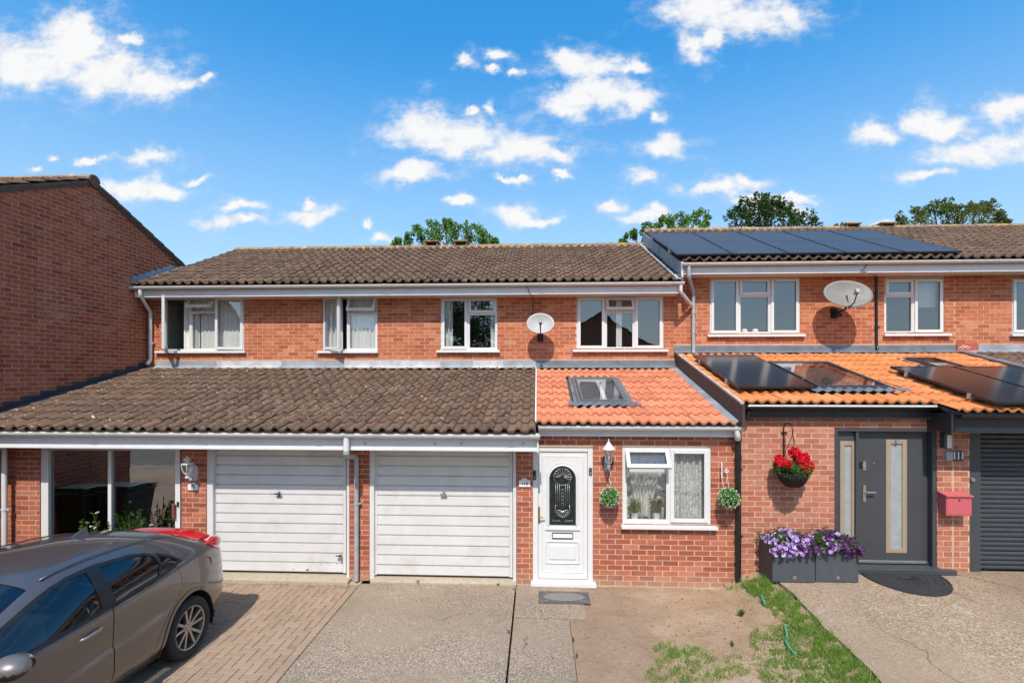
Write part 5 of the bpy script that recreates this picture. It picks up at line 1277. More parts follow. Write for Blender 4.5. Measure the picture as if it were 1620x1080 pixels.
def roller_door():
    Yr = YL + 0.10; xa = X_(1544, Yr); xb = 8.25; zb = z111(7.5) + 0.005; zt = Z_(684, 1580, Yr) + 0.05
    d = MB().box(gx0 - 0.0, xb + 0.12, YL + 0.161, YL + 0.18, zb, zt).build('roller_door', 'anthracite', HC)
    for p_, q_ in ((gx0, xa), (xb, xb + 0.12)): MB().box(p_, q_, YL + 0.02, YL + 0.16, zb, zt).build('guide_rail', 'anthracite', d, bevel=0.004)
    n = 30; h = (zt - zb) / n
    prof = [(0.0, 0.0), (-0.010, 0.10), (-0.0165, 0.35), (-0.0165, 0.65), (-0.010, 0.9), (0.0, 0.97), (0.004, 1.0)]
    me = bpy.data.meshes.new('slat')
    vs_ = [(sx, y, z * h) for sx in (xa - (xa + xb) / 2 + 0.0, xb - (xa + xb) / 2) for y, z in prof]; k = len(prof)
    me.from_pydata(vs_, [], [(i, i + k, i + k + 1, i + 1) for i in range(k - 1)]); me.materials.append(MAT('anthracite_slat')); me.polygons.foreach_set('use_smooth', [True] * (k - 1))
    for i in range(n): shared('slat', me, ((xa + xb) / 2, Yr, zb + i * h), d)
    MB().box(xa, xb, Yr + 0.01, Yr + 0.02, zb, zt).build('back_sheet', 'black_plastic', d)
    x, z = xz(1537.5, 758, YL + 0.02); MB().tube([(x, YL + 0.021, z), (x, YL - 0.005, z)], 0.028, 16).build('key_switch', 'steel', d, smooth=True, auto=40)
roller_door()
MB().box(8.37, 13.8, YL, YL + 0.1, 0.2, 2.5).build('front_wall', 'brick_pale', HD)
low_eaves(HD, 8.36, 13.8, 7.05, 0.3, 0.27, 'black_fascia', 'black_plastic', soff=0.0)
# ------------------------------------------------------------------ things on and by the walls
def put_text(s, size, loc, mat, parent, rot=(math.pi / 2, 0, 0), extrude=0.002, spacing=1.0):
    c = bpy.data.curves.new('lettering', 'FONT'); c.body = s; c.size = size; c.align_x = 'CENTER'; c.align_y = 'CENTER'; c.extrude = extrude; c.space_character = spacing
    tmp = bpy.data.objects.new('lettering', c); COL.objects.link(tmp)
    me = bpy.data.meshes.new_from_object(tmp.evaluated_get(bpy.context.evaluated_depsgraph_get())); bpy.data.objects.remove(tmp)
    me.materials.clear(); me.materials.append(MAT(mat)); o = bpy.data.objects.new('lettering', me); COL.objects.link(o); o.parent = parent
    o.location = Vector(loc) - WO[parent.name]; o.rotation_euler = rot; return o
def dish(cpx, cpy, a, b, tilt, roll, out, label, mat, turn=0.0):
    x, z = xz(cpx, cpy, YU - out); c = Vector((x, YU - out, z))
    t = empty('satellite_dish', (x, YU - out, z), label, 'satellite dish', 'satellite dishes on the upper wall')
    M = Matrix.Translation(c) @ Matrix.Rotation(turn, 4, 'Z') @ Matrix.Rotation(-tilt, 4, 'X') @ Matrix.Rotation(roll, 4, 'Y')
    m = MB(); m.m = M; n, k = 40, 8; vs_ = [(0, 0.075, 0)]; fs = []
    for j in range(1, k + 1):
        r = j / k
        for i in range(n): vs_.append((a * r * math.cos(2 * math.pi * i / n), 0.075 * (1 - r * r), b * r * math.sin(2 * math.pi * i / n)))
    for i in range(n): fs.append((0, 1 + i, 1 + (i + 1) % n))
    for j in range(k - 1):
        for i in range(n): fs.append((1 + j * n + i, 1 + (j + 1) * n + i, 1 + (j + 1) * n + (i + 1) % n, 1 + j * n + (i + 1) % n))
    o0 = len(vs_)
    for i in range(n): vs_.append((a * 1.012 * math.cos(2 * math.pi * i / n), 0.014, b * 1.012 * math.sin(2 * math.pi * i / n)))
    for i in range(n): fs.append((1 + (k - 1) * n + i, o0 + i, o0 + (i + 1) % n, 1 + (k - 1) * n + (i + 1) % n))
    m.add(vs_, fs).build('reflector', mat, t, smooth=True, fix=False)
    m = MB(); m.m = M; m.tube([(0, 0.02, -b * 0.98), (0, -0.16, -b * 1.02), (0, -0.34, -b * 0.62)], 0.011, 8); m.tube([(0, 0.07, 0), (0, 0.06, -b * 0.98)], 0.014, 8); m.build('arm', 'iron', t, smooth=True, auto=40)
    m = MB(); m.m = M; m.box(-0.03, 0.03, -0.36, -0.27, -b * 0.62 - 0.03, -b * 0.62 + 0.05); m.tube([(0, -0.27, -b * 0.58), (0, -0.22, -b * 0.54)], 0.028, 12); m.build('receiver', 'grey_plastic' if a > 0.35 else 'anthracite', t, bevel=0.008)
    bz = z - b * 0.9
    w = MB().tube([(x, YU - out + 0.07, z - 0.05), (x, YU - out + 0.09, bz - 0.02), (x, YU - 0.02, bz - 0.06)], 0.019, 10); w.box(x - 0.06, x + 0.06, YU - 0.02, YU - 0.003, bz - 0.15, bz + 0.05); w.build('wall_bracket', 'iron', t, smooth=True, auto=40)
    return t, M
dish(855, 511, 0.275, 0.222, R_(20), 0, 0.40, 'small pale satellite dish on the middle house, between its two upper windows', 'dish_white')
t, M = dish(1342, 464, 0.43, 0.305, R_(26), R_(4), 0.50, 'large grey weathered satellite dish on the house with solar panels', 'dish_grey', turn=R_(-6))
m = MB(); x, z = xz(1325, 498, YU - 0.06); pts = []
for k in range(60): pts.append((x + 0.07 * math.cos(k * 0.8) * (1 + 0.3 * math.sin(k)), YU - 0.06 + 0.02 * math.sin(k * 1.7), z + 0.035 * math.sin(k * 0.8) + 0.01 * math.sin(k * 2.1)))
m.tube(pts, 0.006, 5); m.build('cable_coil', 'black_plastic', t, smooth=True)
# aerial cables
def cable(label, pts, r=0.006):
    o = MB().tube(pts, r, 6).build('cable', 'black_plastic', smooth=True); tag(o, label, 'cable')
x, _ = xz(843, 500, YU - 0.01); xe, _ = xz(833, 450, EY)
cable('black aerial cable running from the gutter down to the small pale dish', [(xe - 0.02, EY - 0.10, EZ - 0.02), (xe + 0.02, EY + 0.035, EZ - 0.12), (xe + 0.07, EY + 0.03, EZ - 0.25), (x, EY + 0.25, EZ - 0.26), (x, YU - 0.012, EZ - 0.28), (x, YU - 0.012, Z_(512, 843, YU))])
x, z = xz(1368, 425, EY + 0.03)
cable('black cable looped over the white fascia beside the large grey dish', [(x + 0.05, EY - 0.10, EZ + 0.38), (x + 0.06, EY + 0.035, EZ + 0.30), (x, EY + 0.033, EZ + 0.2), (x - 0.07, EY + 0.033, EZ + 0.14), (x + 0.02, EY + 0.035, EZ + 0.13), (X_(1387, YU), YU - 0.03, EZ + 0.12)])
# wall lanterns
def lantern_white():
    Y = YL - 0.17; x, zt = xz(963, 694, Y); _, zb = xz(963, 745, Y)
    t = empty('wall_lantern', (x, YL, zb), 'white wall lantern with pointed cap and grey glass between door and front window', 'lantern')
    H_ = zt - zb
    MB().lathe([(0.001, H_), (0.010, H_ - 0.012), (0.006, H_ - 0.03), (0.016, H_ - 0.045), (0.035, H_ - 0.075), (0.088, H_ - 0.135), (0.092, H_ - 0.145), (0.02, H_ - 0.145)], (x, Y, zb), 16).build('cap', 'white_upvc', t, smooth=True, auto=30)
    MB().lathe([(0.066, H_ - 0.147), (0.038, H_ - 0.33)], (x, Y, zb), 12).build('glass', 'glass_lamp', t, smooth=True)
    c = MB()
    for k in range(6):
        a = k * math.pi / 3 + 0.3; c.tube([(x + 0.068 * math.cos(a), Y + 0.068 * math.sin(a), zb + H_ - 0.147), (x + 0.04 * math.cos(a), Y + 0.04 * math.sin(a), zb + H_ - 0.33)], 0.005, 6)
    c.lathe([(0.001, H_ - 0.345), (0.042, H_ - 0.34), (0.044, H_ - 0.328), (0.02, H_ - 0.326)], (x, Y, zb), 14)
    c.lathe([(0.03, H_ - 0.346), (0.026, H_ - 0.40), (0.012, H_ - 0.44), (0.001, H_ - 0.45)], (x, Y, zb), 14)
    c.build('cage', 'grey_plastic', t, smooth=True, auto=40)
    b = MB().tube([(x, Y, zb + H_ - 0.40), (x, Y + 0.06, zb + H_ - 0.44), (x, YL - 0.02, zb + H_ - 0.40)], 0.014, 8); b.box(x - 0.045, x + 0.045, YL - 0.022, YL - 0.002, zb + H_ - 0.47, zb + H_ - 0.30); b.build('bracket', 'grey_plastic', t, smooth=True, auto=40)
    MB().tube([(x, Y, zb + H_ - 0.31), (x, Y, zb + H_ - 0.22)], 0.016, 10).build('bulb', 'lamp_opal', t, smooth=True)
lantern_white()
def lantern_old():
    Y = YL - 0.19; x, zt = xz(296, 720, Y); _, zb = xz(296, 747, Y); xw, zw = xz(307, 748, YL)
    t = empty('wall_lantern', (xw, YL, zw - 0.08), 'old white carriage lantern with round glass on the pier beside the left garage', 'lantern')
    MB().lathe([(0.001, 0.0), (0.008, -0.008), (0.012, -0.03), (0.05, -0.055), (0.052, -0.07), (0.02, -0.075), (0.03, -0.095), (0.078, -0.115), (0.082, -0.125)], (x, Y, zt + 0.0), 18).build('cap', 'white_paint', t, smooth=True, auto=35)
    MB().lathe([(0.076, -0.125), (0.074, -0.17), (0.058, -0.225), (0.040, -0.255)], (x, Y, zt), 18).build('glass', 'glass_lamp', t, smooth=True)
    c = MB()
    for k in range(6):
        a = k * math.pi / 3; c.tube([(x + r * math.cos(a), Y + r * math.sin(a), zt + z) for r, z in ((0.079, -0.125), (0.077, -0.17), (0.061, -0.225), (0.043, -0.255))], 0.0055, 6)
    c.lathe([(0.045, -0.25), (0.046, -0.262), (0.03, -0.28), (0.02, -0.31), (0.03, -0.325)], (x, Y, zt), 14); c.build('cage', 'white_paint', t, smooth=True, auto=40)
    b = MB(); n = 12
    b.tube([(x, Y, zt - 0.30), (x + 0.02, Y + 0.03, zt - 0.35), (xw - 0.03, YL - 0.06, zw - 0.06), (xw, YL - 0.03, zw)], [0.022, 0.03, 0.036, 0.03], 10)
    b.prism([(xw - 0.062, zw - 0.10), (xw + 0.05, zw - 0.11), (xw + 0.07, zw - 0.02), (xw + 0.062, zw + 0.10), (xw, zw + 0.15), (xw - 0.05, zw + 0.09)], lambda p, q: (p, YL - 0.045, q), lambda p, q: (p, YL - 0.002, q))
    b.build('bracket', 'white_paint', t, smooth=True, auto=40)
    MB().tube([(x, Y, zt - 0.25), (x, Y, zt - 0.17)], 0.014, 8).build('bulb', 'lamp_opal', t, smooth=True)
lantern_old()
# number plaques
def plaque(px, py, w, h, txt, label, grey=False):
    x, z = xz(px, py, YL - 0.02); t = empty('number_plaque', (x, YL, z - h / 2), label, 'plaque')
    poly = [(-w / 2, -h / 2), (w / 2, -h / 2), (w / 2, h * 0.22), (w * 0.3, h * 0.3), (w * 0.1, h * 0.5), (-w * 0.1, h * 0.5), (-w * 0.3, h * 0.3), (-w / 2, h * 0.22)]
    MB().prism(poly, lambda a, b: (x + a, YL - 0.022, z + b), lambda a, b: (x + a, YL - 0.003, z + b)).build('plate', 'sign_white', t, bevel=0.003)
    if grey:
        MB().prism([(-w * 0.22, -h * 0.1), (w * 0.22, -h * 0.1), (w * 0.16, h * 0.2), (0, h * 0.36), (-w * 0.16, h * 0.2)], lambda a, b: (x + a, YL - 0.0245, z + b), lambda a, b: (x + a, YL - 0.0225, z + b)).build('emblem', 'grey_plastic', t)
        put_text(txt, h * 0.36, (x, YL - 0.026, z - h * 0.25), 'grey_plastic', t)
    else:
        MB().tube([(x - w * 0.36, YL - 0.023, z + h * 0.19), (x - w * 0.2, YL - 0.023, z + h * 0.25), (x, YL - 0.023, z + h * 0.31), (x + w * 0.2, YL - 0.023, z + h * 0.25), (x + w * 0.36, YL - 0.023, z + h * 0.19)], 0.0035, 6).build('scroll', 'grey_plastic', t)
        put_text(txt, h * 0.50, (x, YL - 0.025, z - h * 0.14), 'sign_black', t)
plaque(830, 763, 0.165, 0.125, '110', 'white arched plaque reading 110 between garage and white front door')
plaque(305, 769, 0.155, 0.115, '109', 'white arched plaque with grey emblem below the old carriage lantern', True)
# doorbells on the white door frame
def bell(px, py, w, h, label, lens):
    y = Yd - 0.012; x, z = xz(px, py, y); t = empty('doorbell', (x, y, z - h / 2), label, 'doorbell')
    MB().box(x - w / 2, x + w / 2, y - 0.022, y - 0.001, z - h / 2, z + h / 2).build('body', 'black_plastic', t, bevel=0.006)
    MB().tube([(x, y - 0.022, z + h * 0.22), (x, y - 0.027, z + h * 0.22)], 0.010, 12).build('lens', 'chrome' if lens else 'iron', t, smooth=True, auto=40)
    MB().tube([(x, y - 0.022, z - h * 0.22), (x, y - 0.027, z - h * 0.22)], 0.012, 14).build('button', 'grey_plastic', t, smooth=True, auto=40)
bell(845.5, 751, 0.045, 0.135, 'long black video doorbell at the handle side of the white door frame', False)
bell(934, 745, 0.042, 0.10, 'small black doorbell with lens on the right jamb of the white front door', True)
# topiary balls with their hangers
def leaf(mb, p, s, d=None, fold=0.25, wide=0.5):
    d = d or Vector((U(-1, 1), U(-1, 1), U(-0.6, 1))).normalized()
    r = Vector((U(-1, 1), U(-1, 1), U(-1, 1))); a = d.cross(r)
    if a.length < 1e-4: a = Vector((1, 0, 0))
    a.normalize(); n = d.cross(a)
    mb.add([p, p + d * s * 0.5 + a * s * wide * 0.5 + n * s * fold * 0.3, p + d * s, p + d * s * 0.5 - a * s * wide * 0.5 + n * s * fold * 0.3], [(0, 1, 2), (0, 2, 3)])
def topiary(px, py, r, label):
    Y = YL - 0.17; x, z = xz(px, py, Y); c = Vector((x, Y, z)); t = empty('topiary_ball', (x, Y, z - r), label, 'topiary ball', 'topiary balls either side of the front window')
    MB().ball(c, r * 0.86, n=18, m=12).build('core', 'leaf_dark', t, smooth=True)
    g, w = MB(), MB()
    for k in range(1100):
        d = Vector((random.gauss(0, 1), random.gauss(0, 1), random.gauss(0, 1))).normalized(); p = c + d * r * U(0.80, 0.94)
        leaf(g if k % 5 > 1 else w, p + (Vector((0, 0, 0)) if k % 5 > 1 else d * r * 0.14), U(0.022, 0.036) if k % 5 > 1 else U(0.014, 0.022), (d + Vector((U(-1, 1), U(-1, 1), U(-1, 1))) * 0.7).normalized(), wide=0.75)
    g.build('leaves', 'leaf_topiary', t, fix=False)['kind'] = 'stuff'; w.build('buds', 'petal_white', t, fix=False)['kind'] = 'stuff'
    return c, t
c, t = topiary(965, 786, 0.128, 'green and white topiary ball hanging under the white lantern')
m = MB(); pts = [(c.x - 0.012 * math.cos(k), c.y + 0.012 * math.sin(k * 1.3), c.z + 0.12 + k * 0.022) for k in range(13)]; m.tube(pts, 0.003, 5); m.build('hanging_chain', 'sign_white', t)
c, t = topiary(1153, 788, 0.135, 'green and white topiary ball beside the black downpipe')
m = MB()
for k in range(9): m.ball((c.x - 0.055 + 0.004 * math.sin(k * 2), YL - 0.05, c.z + 0.27 + k * 0.025), 0.011, n=8, m=5)
for k in range(6): m.tube([(c.x + 0.015 + 0.028 * math.cos(k), YL - 0.04, c.z + 0.36 + 0.025 * math.sin(k)), (c.x + 0.015 + 0.028 * math.cos(k + 1.2), YL - 0.04, c.z + 0.36 + 0.025 * math.sin(k + 1.2))], 0.006, 5)
m.tube([(c.x - 0.055, YL - 0.05, c.z + 0.27), (c.x - 0.045, YL - 0.10, c.z + 0.12)], 0.0025, 5); m.tube([(c.x + 0.015, YL - 0.05, c.z + 0.34), (c.x + 0.02, YL - 0.12, c.z + 0.12)], 0.0025, 5)
m.build('hanging_chain', 'sign_white', t)
# things of the right house
x, z = xz(1498, 697, YL - 0.06); t = empty('wall_light', (x, YL, z - 0.1), 'slim wall light with white front above the 111 sign', 'light')
MB().box(x - 0.05, x - 0.012, YL - 0.08, YL - 0.002, z - 0.10, z + 0.105).build('housing', 'anthracite', t, bevel=0.004); MB().box(x - 0.0115, x + 0.05, YL - 0.085, YL - 0.002, z - 0.10, z + 0.085).build('diffuser', 'lamp_opal', t, bevel=0.006); MB().box(x - 0.0115, x + 0.05, YL - 0.075, YL - 0.002, z + 0.086, z + 0.105).build('top_cap', 'anthracite', t)
xa, z = xz(1497, 721, YL - 0.04); xb, _ = xz(1524, 721, YL - 0.04); t = empty('number_sign', (xa, YL, z - 0.06), 'dark sign with white figures 111 on the brick pier', 'sign')
MB().box(xa, xa + 0.085, YL - 0.05, YL - 0.002, z - 0.062, z + 0.062).build('box', 'grey_plastic', t, bevel=0.004); MB().box(xa + 0.086, xb + 0.01, YL - 0.036, YL - 0.002, z - 0.068, z + 0.068).build('plate', 'anthracite_slat', t)
put_text('111', 0.15, ((xa + 0.10 + xb) / 2, YL - 0.040, z), 'sign_white', t, extrude=0.003, spacing=0.72)
def letterbox():
    Y = YL - 0.15; xa, zt = xz(1497, 782, Y); xb, zb = xz(1537.5, 816, Y)
    t = empty('letterbox', ((xa + xb) / 2, YL, zb), 'pinkish red wall letterbox below the 111 sign', 'letterbox')
    MB().box(xa, xb, Y, YL - 0.004, zb, zt - 0.02).build('body', 'red_paint', t, bevel=0.006)
    MB().prism([(Y - 0.025, zt - 0.028), (Y - 0.025, zt - 0.012), (YL - 0.004, zt + 0.018), (YL - 0.004, zt - 0.019), (Y, zt - 0.019)], lambda a, b: (xa - 0.012, a, b), lambda a, b: (xb + 0.012, a, b)).build('lid', 'red_paint', t, bevel=0.003)
    MB().box(xa + 0.015, xb - 0.015, Y - 0.005, Y - 0.0005, zb + 0.02, zt - 0.05).build('door', 'red_paint', t, bevel=0.003)
    cx = (xa + xb) / 2; MB().tube([(cx, Y - 0.012, zt - 0.075), (cx, Y - 0.005, zt - 0.075)], 0.011, 12).build('lock', 'iron', t)
letterbox()
def basket():
    Y = YL - 0.24; x, zb = xz(1254, 770, Y); _, zt = xz(1254, 748, Y); _, zk = xz(1248, 684, Y)
    t = empty('hanging_basket', (x, YL, zb), 'black hanging basket of red geraniums on the brick wall', 'hanging basket')
    r = 0.195; h = zt - zb + 0.02
    MB().lathe([(0.001, 0.0), (r * 0.45, 0.008), (r * 0.8, h * 0.38), (r * 0.97, h * 0.75), (r, h), (r * 0.93, h), (r * 0.88, h * 0.8), (0.001, h * 0.8)], (x, Y, zb), 40).build('bowl', 'basket_black', t, smooth=True, auto=40)
    ribs = MB()
    for k in range(40):
        a = 2 * math.pi * k / 40; ribs.tube([(x + q * math.cos(a), Y + q * math.sin(a), zb + zz) for q, zz in ((r * 0.5, 0.02), (r * 0.82, h * 0.38), (r * 0.985, h * 0.75), (r * 1.01, h))], 0.006, 5)
    ribs.build('rib', 'basket_black', t, smooth=True)
    xw = X_(1240, YL - 0.02); hk = MB()
    hk.tube([(xw, YL - 0.015, zt + 0.02), (xw, YL - 0.015, zk + 0.02)] + [(xw + (x - xw) * (1 - math.cos(a)) / 2, YL - 0.015 + (Y - YL + 0.015) * (1 - math.cos(a)) / 2, zk + 0.02 + 0.10 * math.sin(a)) for a in [math.pi * k / 12 for k in range(1, 12)]] + [(x, Y, zk + 0.01), (x, Y, zk - 0.03)], 0.008, 8)
    hk.box(xw - 0.03, xw + 0.05, YL - 0.03, YL - 0.003, zk - 0.03, zk - 0.015); hk.build('hook', 'iron', t, smooth=True, auto=40)
    ch = MB()
    for k in range(3):
        a = 2.1 * k + 0.4; ch.tube([(x, Y, zk - 0.03), (x + r * math.cos(a), Y + r * math.sin(a), zt)], 0.004, 5)
    ch.build('chain', 'iron', t)
    MB().ball((x, Y, zt + 0.06), r * 0.92, r * 0.9, 0.11).build('leaf_mound', 'leaf_dark', t, smooth=True)
    g = MB()
    for k in range(700):
        a = U(0, 6.28); q = r * 1.12 * math.sqrt(rnd()); p = Vector((x + q * math.cos(a), Y + q * math.sin(a), zt + 0.02 + U(0.0, 0.17) * (1 - 0.4 * q / r) - (0.06 if q > r and rnd() < 0.4 else 0)))
        leaf(g, p, U(0.03, 0.055), Vector((math.cos(a) + U(-0.8, 0.8), math.sin(a) + U(-0.9, 0.5), U(0, 1))).normalized(), wide=0.9)
    g.build('leaves', 'leaf_bright', t, fix=False)
    for fx, fy, fr, dy in ((1257, 716, 0.085, 0.0), (1236, 731, 0.075, -0.05), (1246, 735, 0.055, -0.12), (1273, 723, 0.065, -0.05), (1268, 730, 0.06, -0.12), (1271, 741, 0.07, -0.13), (1281, 737, 0.06, -0.04), (1232, 725, 0.05, 0.03), (1262, 722, 0.06, 0.06)):
        hx, hz = xz(fx, fy, Y + dy); c = Vector((hx, Y + dy, hz)); f = MB()
        f.ball(c, fr * 0.72, n=12, m=8)
        for k in range(190):
            d = Vector((random.gauss(0, 1), random.gauss(0, 1), random.gauss(0, 1))).normalized(); leaf(f, c + d * fr * U(0.62, 0.85), U(0.024, 0.034), (d + Vector((U(-1, 1), U(-1, 1), U(-1, 1))) * 0.9).normalized(), wide=0.95)
        f.build('flower_head', 'petal_red', t, fix=False)
        MB().tube([c, (x + (hx - x) * 0.5, Y + dy * 0.5, zt + 0.05)], 0.005, 5).build('stalk', 'leaf_bright', t)
basket()
def planter(pxa, pxb, label, flowers, group='square grey planters'):
    zb = z111(7.2) + 0.003; xa, y0 = G(pxa, 920, zb); xb, _ = G(pxb, 920, zb); w = xb - xa; zt = Z_(866, (pxa + pxb) / 2, y0); y1 = y0 + 0.46; y1 = min(y1, YL - 0.03)
    t = empty('planter', ((xa + xb) / 2, (y0 + y1) / 2, zb), label, 'planter', group)
    b = MB(); b.box(xa, xb, y0, y0 + 0.02, zb, zt); b.box(xa, xb, y1 - 0.02, y1, zb, zt); b.box(xa, xa + 0.02, y0 + 0.02, y1 - 0.02, zb, zt); b.box(xb - 0.02, xb, y0 + 0.02, y1 - 0.02, zb, zt); b.box(xa + 0.02, xb - 0.02, y0 + 0.02, y1 - 0.02, zb, zb + 0.02)
    b.build('box', 'planter_grey', t, bevel=0.006)
    MB().box(xa + 0.021, xb - 0.021, y0 + 0.021, y1 - 0.021, zt - 0.08, zt - 0.04).build('soil', 'soil_dark', t)
    cx = (xa + xb) / 2; bx, bz = xa + w * 0.52, zb + 0.045; MB().box(bx - 0.02, bx + 0.02, y0 - 0.004, y0 - 0.0005, bz, bz + 0.04).build('badge', 'steel', t)
    MB().ball((cx, (y0 + y1) / 2, zt + 0.02), w * 0.47, 0.2, 0.14).build('leaf_mound', 'leaf_dark', t, smooth=True)
    g = MB()
    for k in range(900):
        p = Vector((U(xa - 0.05, xb + 0.03), U(y0 - 0.08, y1), 0)); e = 1 - abs(p.x - cx) / (w * 0.62)
        p.z = zt + U(-0.02, 0.17) * max(0.35, e) + 0.02 - (U(0.02, 0.12) if p.y < y0 + 0.01 else 0)
        leaf(g, p, U(0.025, 0.05), Vector((U(-1, 1), U(-1, 0.3), U(-0.3, 1))).normalized(), wide=0.55)
    g.build('leaves', 'leaf_dark', t, fix=False)
    for mat, n, lo, hi in flowers:
        f = MB()
        for k in range(n):
            fx = xa - 0.04 + (w + 0.05) * U(lo, hi); e = max(0.3, 1 - abs(fx - cx) / (w * 0.7)); fy = U(y0 - 0.10, y1 - 0.1)
            c = Vector((fx, fy, zt + 0.02 + 0.15 * e * U(0.2, 1.1) - (U(0.03, 0.15) if fy < y0 else 0))); nrm = Vector((U(-0.6, 0.6), -1, U(0.0, 1.0))).normalized(); a0 = U(0, 6); r = U(0.024, 0.036)
            ax = nrm.cross(Vector((0, 0, 1))).normalized(); ay = nrm.cross(ax)
            for q in range(5):     # a trumpet of five petals
                a = a0 + q * 2 * math.pi / 5; d = ax * math.cos(a) + ay * math.sin(a); s = ax * math.cos(a + 1.57) + ay * math.sin(a + 1.57)
                f.add([c, c + d * r * 0.7 + s * r * 0.5 + nrm * 0.012, c + d * r + nrm * 0.008, c + d * r * 0.7 - s * r * 0.5 + nrm * 0.012], [(0, 1, 2, 3)])
        f.build('flowers', mat, t, fix=False)['kind'] = 'stuff'
planter(1222, 1288, 'grey square planter of lilac petunias against the brick wall', [('petal_lilac', 150, 0.0, 0.85), ('petal_purple', 60, 0.6, 1.0)])
planter(1290.5, 1356.5, 'grey square planter of dark purple petunias beside the grey door', [('petal_lilac', 42, 0.0, 0.6), ('petal_purple', 110, 0.3, 1.02)])
# mats
def mat_pattern():
    plain('mat_grey', (0.10,0.092,0.088), 0.9, var=0.25, scale=30, bstr=0.6, bscale=160); plain('mat_pale', (0.20,0.185,0.175), 0.9, var=0.2, scale=40, bstr=0.5, bscale=200)
    plain('mat_black', (0.028,0.028,0.03), 0.75, var=0.3, scale=30, bstr=0.5, bscale=120)
mat_pattern()
def mat_flat():
    xa, y1 = G(852, 933.5, 0.02); xb, _ = G(930, 933.5, 0.02); _, y0 = G(890, 953, 0.02); cx, cy_ = (xa + xb) / 2, (y0 + y1) / 2; a, b = (xb - xa) / 2, (y1 - y0) / 2
    t = empty('doormat', (cx, cy_, 0.006), 'rectangular grey doormat with oval pattern before the white front door', 'doormat')
    MB().box(xa, xb, y0, y1, 0.007, 0.018).build('base', 'mat_grey', t, bevel=0.004)
    MB().add([(cx + a * 0.80 * math.cos(k * math.pi / 20), cy_ + b * 0.62 * math.sin(k * math.pi / 20), 0.021) for k in range(40)], [tuple(range(40))]).build('oval', 'mat_pale', t, fix=False)
    s = MB(); s.tube([(cx + a * 0.82 * math.cos(k * math.pi / 20), cy_ + b * 0.66 * math.sin(k * math.pi / 20), 0.021) for k in range(41)], 0.005, 5)
    for sx in (-1, 1):
        for sy in (-1, 1):
            for q in range(4): s.tube([(cx + sx * (a * 0.93 - 0.03 * q + 0.012 * math.cos(k)), cy_ + sy * (b * 0.86 - 0.012 * q + 0.016 * math.sin(k)), 0.021) for k in range(6)], 0.005, 5)
    for k in range(14): s.tube([(cx - a * 0.5 + k * a / 13, y1 - 0.02, 0.021), (cx - a * 0.5 + k * a / 13 + 0.025, y1 - 0.035, 0.021)], 0.005, 5)
    s.build('scrolls', 'mat_pale', t)
mat_flat()
def mat_round():
    zf = z111(7.25) + 0.004; xa, y1 = G(1362, 909, zf); xb, _ = G(1482, 909, zf); _, y0 = G(1450, 939, zf); cx = (xa + xb) / 2; a = (xb - xa) / 2; b = y1 - y0
    t = empty('doormat', (cx, y1, zf), 'half-round black rubber doormat before the grey front door', 'doormat')
    def zz(y): return z111(y) + 0.004
    pts = [(cx + a * math.cos(-math.pi * k / 30), y1 + b * math.sin(-math.pi * k / 30)) for k in range(31)]
    MB().prism(pts, lambda p, q: (p, q, zz(q)), lambda p, q: (p, q, zz(q) + 0.014)).build('base', 'mat_black', t)
    s = MB()
    for r in (0.97, 0.86, 0.7, 0.54, 0.38, 0.22): s.tube([(cx + a * r * math.cos(-math.pi * k / 30), y1 - 0.004 + b * r * math.sin(-math.pi * k / 30), zz(y1 + b * r * math.sin(-math.pi * k / 30)) + 0.015) for k in range(31)], 0.006, 5)
    for k in range(1, 15):
        an = -math.pi * k / 15; s.tube([(cx + a * r * math.cos(an), y1 + b * r * math.sin(an), zz(y1 + b * r * math.sin(an)) + 0.015) for r in (0.22, 0.97)], 0.005, 5)
    s.build('ribs', 'mat_black', t, smooth=True)
mat_round()
# wheelie bins by the gable wall
def wheelie_bin(x, Y, label):
    t = empty('wheelie_bin', (x, Y, 0), label, 'bin', 'wheelie bins by the gable wall'); m = MB()
    b, tp = (0.22, 0.24), (0.285, 0.35)
    m.add([(x - b[0], Y - b[1], 0.05), (x + b[0], Y - b[1], 0.05), (x + b[0], Y + b[1], 0.05), (x - b[0], Y + b[1], 0.05), (x - tp[0], Y - tp[1], 0.98), (x + tp[0], Y - tp[1], 0.98), (x + tp[0], Y + tp[1], 0.98), (x - tp[0], Y + tp[1], 0.98)], [(0, 3, 2, 1), (4, 5, 6, 7), (0, 1, 5, 4), (1, 2, 6, 5), (2, 3, 7, 6), (3, 0, 4, 7)])
    m.build('body', 'bin_green', t, bevel=0.02); MB().box(x - 0.30, x + 0.30, Y - 0.37, Y + 0.37, 0.94, 0.975).build('rim', 'bin_green', t, bevel=0.01)
    MB().prism([(Y - 0.39, 0.99), (Y - 0.38, 1.02), (Y, 1.075), (Y + 0.33, 1.085), (Y + 0.36, 0.985)], lambda a, c: (x - 0.295, a, c), lambda a, c: (x + 0.295, a, c)).build('lid', 'bin_green', t, bevel=0.012)
    MB().tube([(x - 0.25, Y + 0.41, 1.0), (x + 0.25, Y + 0.41, 1.0)], 0.018, 8).build('handle', 'bin_green', t)
    for s in (-1, 1): MB().tube([(x + s * 0.25, Y + 0.25, 0.1), (x + s * 0.29, Y + 0.25, 0.1)], 0.1, 18).build('wheel', 'rubber', t, smooth=True, auto=40)
wheelie_bin(-8.07, 6.35, 'dark green wheelie bin next to the gable wall, mirrored in the porch glass'); wheelie_bin(-7.45, 6.18, 'dark green wheelie bin farther from the gable wall, mirrored larger in the porch glass')
